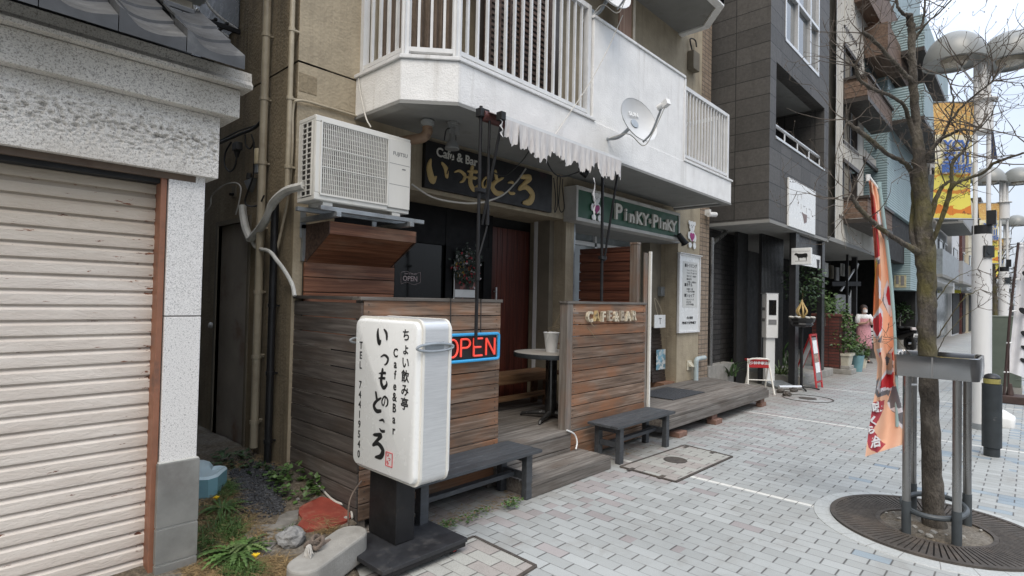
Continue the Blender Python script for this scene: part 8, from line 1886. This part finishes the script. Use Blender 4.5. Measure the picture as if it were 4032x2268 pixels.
# red A-frame menu stand
f1, f2, g1 = PZ(3216, 1533), PZ(3238, 1526), PZ(3117, 1503)
ab = thing('a_frame_sign', 'red A-frame menu stand with photo strips before the black columns', 'sign stand', (f1+g1)/2)
apx = PV(3190, 1320, (f1+g1)/2); apx2 = apx + (f2-f1)
a = MB(); g2 = g1+(f2-f1)
for p, q_ in ((f1, apx), (f2, apx2), (g1, apx), (g2, apx2)): a.bar(p, q_, .045, .03, (0, 1, 0))
a.bar(apx, apx2, .05, .04); a.bar(f1.lerp(apx, .12), f2.lerp(apx2, .12), .03, .03); a.bar(g1.lerp(apx, .12), g2.lerp(apx2, .12), .03, .03); a.build('frame', M['red_paint'], ab, bevel=.003)
a = MB(); q = [f1.lerp(apx, .14), f2.lerp(apx2, .14), f2.lerp(apx2, .95), f1.lerp(apx, .95)]; nrm = (q[1]-q[0]).cross(q[3]-q[0]).normalized(); a.prism(q, nrm*.01); a.build('board', M['ink_grey'], ab)
a = MB(); dd = -nrm*.004 if nrm.dot(FW) > 0 else nrm*.016
for i, (t0, t1, mt) in enumerate(((.62, .93, 0), (.42, .60, 1), (.18, .41, 0))): qq = [q[0].lerp(q[3], t0)+(q[1]-q[0])*.12, q[0].lerp(q[3], t0)+(q[1]-q[0])*.88, q[0].lerp(q[3], t1)+(q[1]-q[0])*.88, q[0].lerp(q[3], t1)+(q[1]-q[0])*.12]; a.poly([p+dd for p in qq], mt)
a.build('photo_strip', [M['acryl'], pm('photo_print', (.3, .2, .15), .6, 14, .5)], ab)
a = MB(); q2 = [g1.lerp(apx, .14), g2.lerp(apx2, .14), g2.lerp(apx2, .9), g1.lerp(apx, .9)]; a.prism(q2, Vector((-.01, -.01, 0))); a.build('rear_board', M['pale_board'] if 'pale_board' in M else pm('pale_board', (.45, .43, .4), .15, 6, .7), ab)
# plants and pots
rp_ = random.Random(4)
def bush(t, c, rx, ry, rz, n, s_, mat, name='foliage', droop=.0):
    a = MB()
    for _ in range(n):
        d = Vector((rp_.gauss(0, 1), rp_.gauss(0, 1), rp_.gauss(0, 1))).normalized()*(rp_.random()**.4); p = Vector(c)+Vector((d.x*rx, d.y*ry, d.z*rz)); l = Vector((d.x+rp_.gauss(0, .5), d.y+rp_.gauss(0, .5), d.z*.6+rp_.gauss(0, .5)-droop)).normalized(); sd = l.cross(Vector((rp_.gauss(0,1), rp_.gauss(0,1), 1))).normalized()*s_*.28; L = s_*rp_.uniform(.6, 1.3)
        a.add([p, p+l*L*.5+sd, p+l*L, p+l*L*.5-sd], [(0, 1, 2, 3)])
    return a.build(name, mat, t)
def strap_plant(label, c, n, L, h, mat):
    t = thing('strap_leaf_plant', label, 'plant', c); a = MB()
    for _ in range(n): an = rp_.uniform(0, 6.28); blade(a, Vector(c)+Vector((rp_.gauss(0, .05), rp_.gauss(0, .05), 0)), (math.cos(an), math.sin(an), 0), L*rp_.uniform(.6, 1.2), rp_.uniform(.012, .022), rp_.uniform(.3, .6), rp_.uniform(h*.6, h*1.3))
    a.build('leaves', mat, t); return t
strap_plant('yellowish strap-leaf plant between the white kiosk and the black column', PV(3070, 1490, (12.4, 3.9, 0))*1 + Vector((0, 0, -.0)), 60, .62, 1.3, M['leaf_pale'])
strap_plant('dark fan-leaved plant by the entrance slats of the tiled building', PV(3085, 1440, (13.2, 4.3, 0)), 40, .7, 1.5, M['leaf_dark'])
strap_plant('small dark plant beside the brick flank near the downpipe', PV(2880, 1480, (11.0, 4.2, 0)), 24, .5, 1.2, M['leaf_dark'])
c = PV(3160, 1130, (13.0, 4.0, 0)); t = thing('shrub', 'airy green shrub spreading between the black columns', 'shrub', (c.x, c.y, .2)); bush(t, c+Vector((0, 0, .1)), .45, .45, .5, 420, .09, M['leaf_dark']); a = MB(); a.tube([Vector((c.x, c.y, .2)), Vector((c.x, c.y, c.z))], .015, 8); a.build('stem', M['bark'], t)
c = PV(3250, 1195, (14.3, 3.6, 0)); t = thing('shrub', 'feathery light green shrub above the dark red brick planter', 'shrub', (c.x, c.y, 1.2)); bush(t, c, .38, .3, .3, 380, .08, M['leaf']); a = MB(); a.tube([Vector((c.x, c.y, 1.15)), Vector((c.x, c.y, c.z))], .012, 8); a.build('stem', M['bark'], t)
b0_, b1_ = PZ(3244, 1478), PZ(3308, 1472); bt = PV(3300, 1237, b1_).z
bpx = PZ(3310, 1472)
bk_ = thing('brick_planter', 'dark red brick wall block beside the potted conifer', 'brick wall', (bpx.x-.4, 3.6, 0))
a = MB(); a.box(bpx.x-.05, bpx.x+1.1, bpx.y, bpx.y+.62, 0, bt-.06); a.build('wall', M['red_brick'], bk_); a = MB(); a.box(bpx.x-.07, bpx.x+1.12, bpx.y-.02, bpx.y+.64, bt-.06, bt); a.build('coping', pm('brick_coping', (.12, .04, .03), .2, 9, .7), bk_, bevel=.005)
pp = PZ(3358, 1473); sp3 = thing('plant_stand', 'rough stone block under the cream planter of the conifer', 'stone block', pp)
zst = PV(3335, 1445, pp).z
a = MB(); a.box(pp.x-.26, pp.x+.26, pp.y-.02, pp.y+.40, .0, max(.12, zst*.6)); a.box(pp.x-.22, pp.x+.22, pp.y+.02, pp.y+.36, max(.12, zst*.6)+.002, max(.2, zst)); a.build('block', M['concrete'], sp3, bevel=.01)
zst = max(.2, zst); cpp = Vector((pp.x, pp.y+.19, zst+.002))
pcn = thing('potted_conifer', 'feathery conifer in a scalloped cream planter on a stone block', 'potted plant', cpp)
a = MB(); loft(a, [rr2(.17, .13, .03, cpp.z, cpp.x, cpp.y), rr2(.21, .16, .03, cpp.z+.23, cpp.x, cpp.y), rr2(.24, .19, .03, cpp.z+.235, cpp.x, cpp.y), rr2(.245, .195, .03, cpp.z+.29, cpp.x, cpp.y), rr2(.2, .15, .03, cpp.z+.29, cpp.x, cpp.y), rr2(.19, .14, .03, cpp.z+.24, cpp.x, cpp.y)]); a.build('planter', M['terracotta_pot'], pcn)
a = MB(); a.tube([cpp+Vector((0,0,.2)), cpp+Vector((.02,0,.9)), cpp+Vector((0,0,1.35))], [.02, .014, .004], 8); a.build('stem', M['bark'], pcn)
for zc_, rx_, n_ in ((.5, .32, 260), (.72, .29, 230), (.95, .23, 170), (1.18, .16, 110), (1.35, .09, 50)): bush(pcn, cpp+Vector((0, 0, zc_)), rx_, rx_, .16, n_, .085, M['leaf'], droop=.3)
bpv = PZ(3372, 1462); tq = thing('blue_pot', 'pale blue glazed pot behind the cream planter', 'plant pot', bpv); a = MB(); a.lathe(bpv, [(.12, 0), (.17, .38), (.18, .40), (.16, .40), (.13, .3), (0, .3)], 20); a.build('pot', M['blue_pot'], tq, smooth=True); bush(tq, bpv+Vector((0, 0, .55)), .22, .22, .2, 140, .1, M['leaf_dark'])
bpv = PZ(3392, 1448); tq = thing('small_pot', 'small cream pot with leaves further behind the blue pot', 'plant pot', bpv); a = MB(); a.lathe(bpv, [(.1, 0), (.14, .25), (.13, .25), (.1, .2), (0, .2)], 16); a.build('pot', M['terracotta_pot'], tq, smooth=True); bush(tq, bpv+Vector((0, 0, .4)), .2, .2, .18, 110, .1, M['leaf'])
# ---------------------------------------------------------------- person in a pink apron
pb0 = Vector((19.4, 3.75, 0)); pb0 = PZ(3400, 1428); PQ = lambda px, py: PV(px, py, pb0)
hz = PQ(3389, 1207).z
pe = thing('person', 'person in a white mask, pale top and long pink apron standing by the shop entrance', 'person', pb0)
Hh = 1.62; lx_v = RT.copy(); lx_v.z = 0; lx_v.normalize(); fx_v = Vector((-lx_v.y, lx_v.x, 0)); fx_v = -fx_v if fx_v.dot(FW) > 0 else fx_v
def body_pt(u, v, z): return pb0 + lx_v*u + fx_v*v + Vector((0, 0, z))
def skin_body(name, joints, edges, mat, parent, sub=2):
    me = bpy.data.meshes.new(name); org = wloc(parent); me.from_pydata([j[0]-org for j in joints], edges, []); o = bpy.data.objects.new(name, me); COL.objects.link(o); o.parent = parent
    sm = o.modifiers.new('skin', 'SKIN'); sv = me.skin_vertices
    if not sv: 
        bpy.context.view_layer.objects.active = o
    for i, j in enumerate(joints): me.skin_vertices[0].data[i].radius = (j[1], j[2] if len(j) > 2 else j[1])
    me.skin_vertices[0].data[0].use_root = True
    ss = o.modifiers.new('sub', 'SUBSURF'); ss.levels = sub; ss.render_levels = sub; me.materials.append(mat)
    return o
J = [(body_pt(0, 0, .92), .15, .11), (body_pt(0, 0, 1.12), .125, .095), (body_pt(0, .01, 1.28), .15, .10), (body_pt(0, .0, 1.38), .06, .055), (body_pt(-.01, .03, 1.46), .06, .06), (body_pt(-.01, .035, 1.55), .075, .085), (body_pt(-.01, .03, 1.60), .05, .055),
     (body_pt(.16, 0, 1.34), .055), (body_pt(.2, .04, 1.12), .045), (body_pt(.05, .24, 1.17), .032), (body_pt(-.02, .27, 1.24), .026),
     (body_pt(-.16, 0, 1.34), .055), (body_pt(-.2, .04, 1.12), .045), (body_pt(-.06, .24, 1.16), .032), (body_pt(-.03, .28, 1.23), .026),
     (body_pt(.09, 0, .8), .085), (body_pt(.1, .01, .46), .055), (body_pt(.1, -.01, .08), .04), (body_pt(.11, .13, .03), .03),
     (body_pt(-.09, 0, .8), .085), (body_pt(-.1, .01, .46), .055), (body_pt(-.1, -.01, .08), .04), (body_pt(-.11, .13, .03), .03)]
E_ = [(0,1),(1,2),(2,3),(3,4),(4,5),(5,6),(2,7),(7,8),(8,9),(9,10),(2,11),(11,12),(12,13),(13,14),(0,15),(15,16),(16,17),(17,18),(0,19),(19,20),(20,21),(21,22)]
skin_body('body', J, E_, M['skin'], pe)
a = MB(); loops = []
for z, rx_, ry_ in ((.42, .23, .2), (.6, .215, .19), (.85, .195, .165), (1.0, .19, .15), (1.1, .165, .135), (1.25, .19, .145), (1.33, .17, .125)): loops.append([body_pt(rx_*math.cos(2*math.pi*k/20)*(1+.05*math.sin(k*3)*(1 if z < .9 else 0)), ry_*math.sin(2*math.pi*k/20), z) for k in range(20)])
loft(a, loops); a.build('apron', M['pink_cloth'], pe, smooth=True, ang=180)
a = MB(); 
for s_ in (1, -1): a.tube([body_pt(.13*s_, 0, 1.37), body_pt(.18*s_, .01, 1.28), body_pt(.205*s_, .03, 1.14)], [.07, .075, .07], 12)
loft(a, [[body_pt(r_*math.cos(2*math.pi*k/16), r_*.75*math.sin(2*math.pi*k/16), z) for k in range(16)] for z, r_ in ((1.22, .185), (1.34, .185), (1.4, .1))]); a.build('top', M['mask_white'], pe, smooth=True, ang=180)
bm = bmesh.new(); bmesh.ops.create_icosphere(bm, subdivisions=3, radius=1)
for v in bm.verts: v.co = Vector((v.co.x*.098, v.co.y*.105, v.co.z*.115)) + (Vector((0, -.0, 0)))
me = bpy.data.meshes.new('hair'); bm.to_mesh(me); bm.free(); me.materials.append(M['hair']); ho = bpy.data.objects.new('hair', me); COL.objects.link(ho); ho.parent = pe; ho.location = body_pt(-.0, -.015, 1.565)-wloc(pe)
a = MB(); a.lathe(body_pt(.03, -.1, 1.63), [(.02, -.04), (.055, 0), (.02, .05), (0, .052)], 12); a.build('hair_bun', M['hair'], pe, smooth=True)
a = MB(); loft(a, [[body_pt(-.01+.062*math.cos(math.pi*k/10), .06+.07*math.sin(math.pi*k/10), z) for k in range(11)] for z in (1.455, 1.5, 1.54)], 0, False, False); a.build('face_mask', M['mask_white'], pe, smooth=True, ang=180)
for k in range(5):
    for s_ in (-1, 1):
        a = MB(); b = body_pt(-.02+.012*s_, .28, 1.24+.012*(k-2)); a.tube([b, b+fx_v*.03+Vector((-.004*s_, 0, .012)), b+fx_v*.045*(1-.1*abs(k-2))+lx_v*(-.012*s_)+Vector((0, 0, .02))], [.008, .007, .005], 6); a.build('finger', M['skin'], pe, smooth=True)
a = MB()
for s_ in (1, -1): loft(a, [[body_pt(.1*s_+.06*math.cos(q*.524), .0+.07*math.sin(q*.524), z) for q in range(12)] for z in (.08, .5)]); a.add([body_pt(.1*s_+x, y, z) for x, y, z in ((-.05, -.07, 0), (.05, -.07, 0), (.05, .2, 0), (-.05, .2, 0), (-.045, -.06, .09), (.045, -.06, .09), (.045, .17, .05), (-.045, .17, .05))], [(3,2,1,0), (4,5,6,7), (0,1,5,4), (1,2,6,5), (2,3,7,6), (3,0,4,7)])
a.build('trousers_and_shoes' if False else 'trousers', M['dark_brown'], pe)
# ---------------------------------------------------------------- parked black motor scooters
def moto(label, px, py, yaw, Y=None):
    b = PZ(px, py); t = thing('motorcycle', label, 'motorcycle', b, 'black motorcycles parked by the aqua building'); c_, s_ = math.cos(yaw), math.sin(yaw)
    def Q(x, y, z): return b + Vector((x*c_-y*s_, x*s_+y*c_, z))
    Mq = Matrix(((c_, -s_, 0), (s_, c_, 0), (0, 0, 1)))
    AXW = Mq @ Matrix(((1,0,0),(0,0,1),(0,1,0)))
    for x in (0, 1.35):
        a = MB(); cc = Q(x, 0, .31); pr = [(.21, -.06), (.27, -.065), (.31, -.03), (.31, .03), (.27, .065), (.21, .06), (.21, -.06)]; a.lathe(cc, pr, 24, ax=AXW, cap=False); w_ = a.build('wheel', M['rubber'], t, smooth=True)
        a = MB(); a.lathe(cc, [(.2, -.03), (.2, .03)], 18, ax=AXW); a.lathe(cc, [(.06, -.08), (.06, .08)], 12, ax=AXW); a.build('rim', M['chrome'], w_)
    a = MB()
    def sec(x, w_, z0, z1): return [Q(x, w_*math.cos(2*math.pi*k/14), (z0+z1)/2+(z1-z0)/2*math.sin(2*math.pi*k/14)) for k in range(14)]
    loft(a, [sec(-.32, .05, .72, .8), sec(-.2, .14, .6, .86), sec(.05, .17, .5, .84), sec(.35, .2, .4, .8), sec(.7, .17, .38, .92), sec(1.0, .19, .5, 1.0), sec(1.2, .2, .6, 1.06), sec(1.38, .1, .75, 1.0)]); a.build('body', M['moto'], t, smooth=True, ang=180)
    a = MB(); loft(a, [sec(-.22, .1, .84, .92), sec(0, .15, .82, .94), sec(.35, .16, .78, .88), sec(.55, .1, .84, .92)]); a.build('seat', M['rubber'], t, smooth=True, ang=180)
    a = MB(); a.obox(Q(-.36, 0, .86), .1, .34, .1, Mq); a.build('tail_light', pm('tail_light', (.6, .55, .55), .2, 8, .2), t, bevel=.02)
    a = MB(); Mp = Matrix.Rotation(rad(-15), 3, 'Y'); a.obox(Q(-.42, 0, .62), .012, .24, .13, Mq @ Mp); pl_ = a.build('number_plate', M['plate_white'], t)
    a = MB(); a.obox(Q(-.428, 0, .60), .006, .17, .05, Mq @ Mp); a.build('plate_digits', M['ink_grey'], pl_)
    a = MB(); a.tube([Q(1.12, -.36, 1.12), Q(1.14, -.15, 1.08), Q(1.14, .15, 1.08), Q(1.12, .36, 1.12)], .016, 8); a.build('handlebar', M['black_metal'], t)
    for s in (-1, 1): a = MB(); a.tube([Q(1.14, .2*s, 1.08), Q(1.12, .28*s, 1.28)], .007, 6); a.lathe(Q(1.11, .3*s, 1.31), [(.055, -.01), (.06, 0), (0, .012)], 12, ax=AXW); a.build('mirror', M['chrome'], t)
    a = MB(); a.tube([Q(.4, -.18, .3), Q(.0, -.2, .34), Q(-.2, -.2, .38)], [.04, .055, .06], 12); a.build('exhaust', M['chrome'], t, smooth=True)
    a = MB(); a.tube([Q(1.35, -.09, .31), Q(1.15, -.09, .95)], .025, 8); a.tube([Q(1.35, .09, .31), Q(1.15, .09, .95)], .025, 8); a.build('fork', M['chrome'], t)
    return t
moto('black motorcycle showing its white number plate, parked between the flag and the trunk', 3582, 1385, rad(38))
moto('black motorcycle half hidden behind the tree trunk, deeper in the garage', 3600, 1345, rad(30))
moto('black motorcycle left of the number plate one, mostly behind the orange flag', 3535, 1355, rad(50))
c = PV(3545, 1230, (26.0, 4.4, 0)); t = thing('shrub', 'green potted bush in the dark garage above the motorcycles', 'shrub', (c.x, c.y, 0)); bush(t, c, .4, .4, .35, 200, .14, M['leaf_dark']); a = MB(); a.tube([Vector((c.x, c.y, .3)), c], .02, 8); a.lathe((c.x, c.y, 0), [(.15, 0), (.2, .35), (0, .35)], 14); a.build('pot', M['concrete'], t)
p = PZ(3420, 1420); t = thing('garden_bench', 'pale slatted bench standing behind the person in the pink apron', 'bench', PV(3425, 1420, (20.5, 4.0, 0)))
b = wloc(t); a = MB()
for k in range(4): a.box(b.x-.1, b.x+1.5, b.y+.02*k, b.y+.02*k+.03, .45+.13*k, .54+.13*k)
a.build('slats', M['cream_letter'], t)
a = MB(); a.box(b.x-.08, b.x-.02, b.y-.3, b.y-.001, 0, .45); a.box(b.x+1.4, b.x+1.46, b.y-.3, b.y-.001, 0, .45); a.box(b.x-.1, b.x+1.5, b.y-.35, b.y-.002, .45, .49); a.build('frame', M['steel_grey'], t)
# distant bare trees and a dark car by the kerb, tiny in the picture
for i, (X, Y_) in enumerate(((24.5, .9), (33, 1.0))):
    t = thing('bare_tree', ('small bare street tree behind the green cabinet', 'tiny bare street tree far down the pavement')[i], 'tree', (X, Y_, 0)); a = MB(); a.tube([(X, Y_, 0), (X+.03, Y_, 1.8), (X, Y_+.05, 3.2)], [.09, .075, .05], 10); a.build('trunk', M['bark'], t, smooth=True)
    tw = MB()
    for k in range(16): twig(Vector((X, Y_, 1.6+1.7*rr.random())), Vector((rr.gauss(0, 1), rr.gauss(0, 1), rr.uniform(.2, 1.2))), rr.uniform(.7, 1.3), .02, 2)
    tw.build('crown', M['bark'], t)
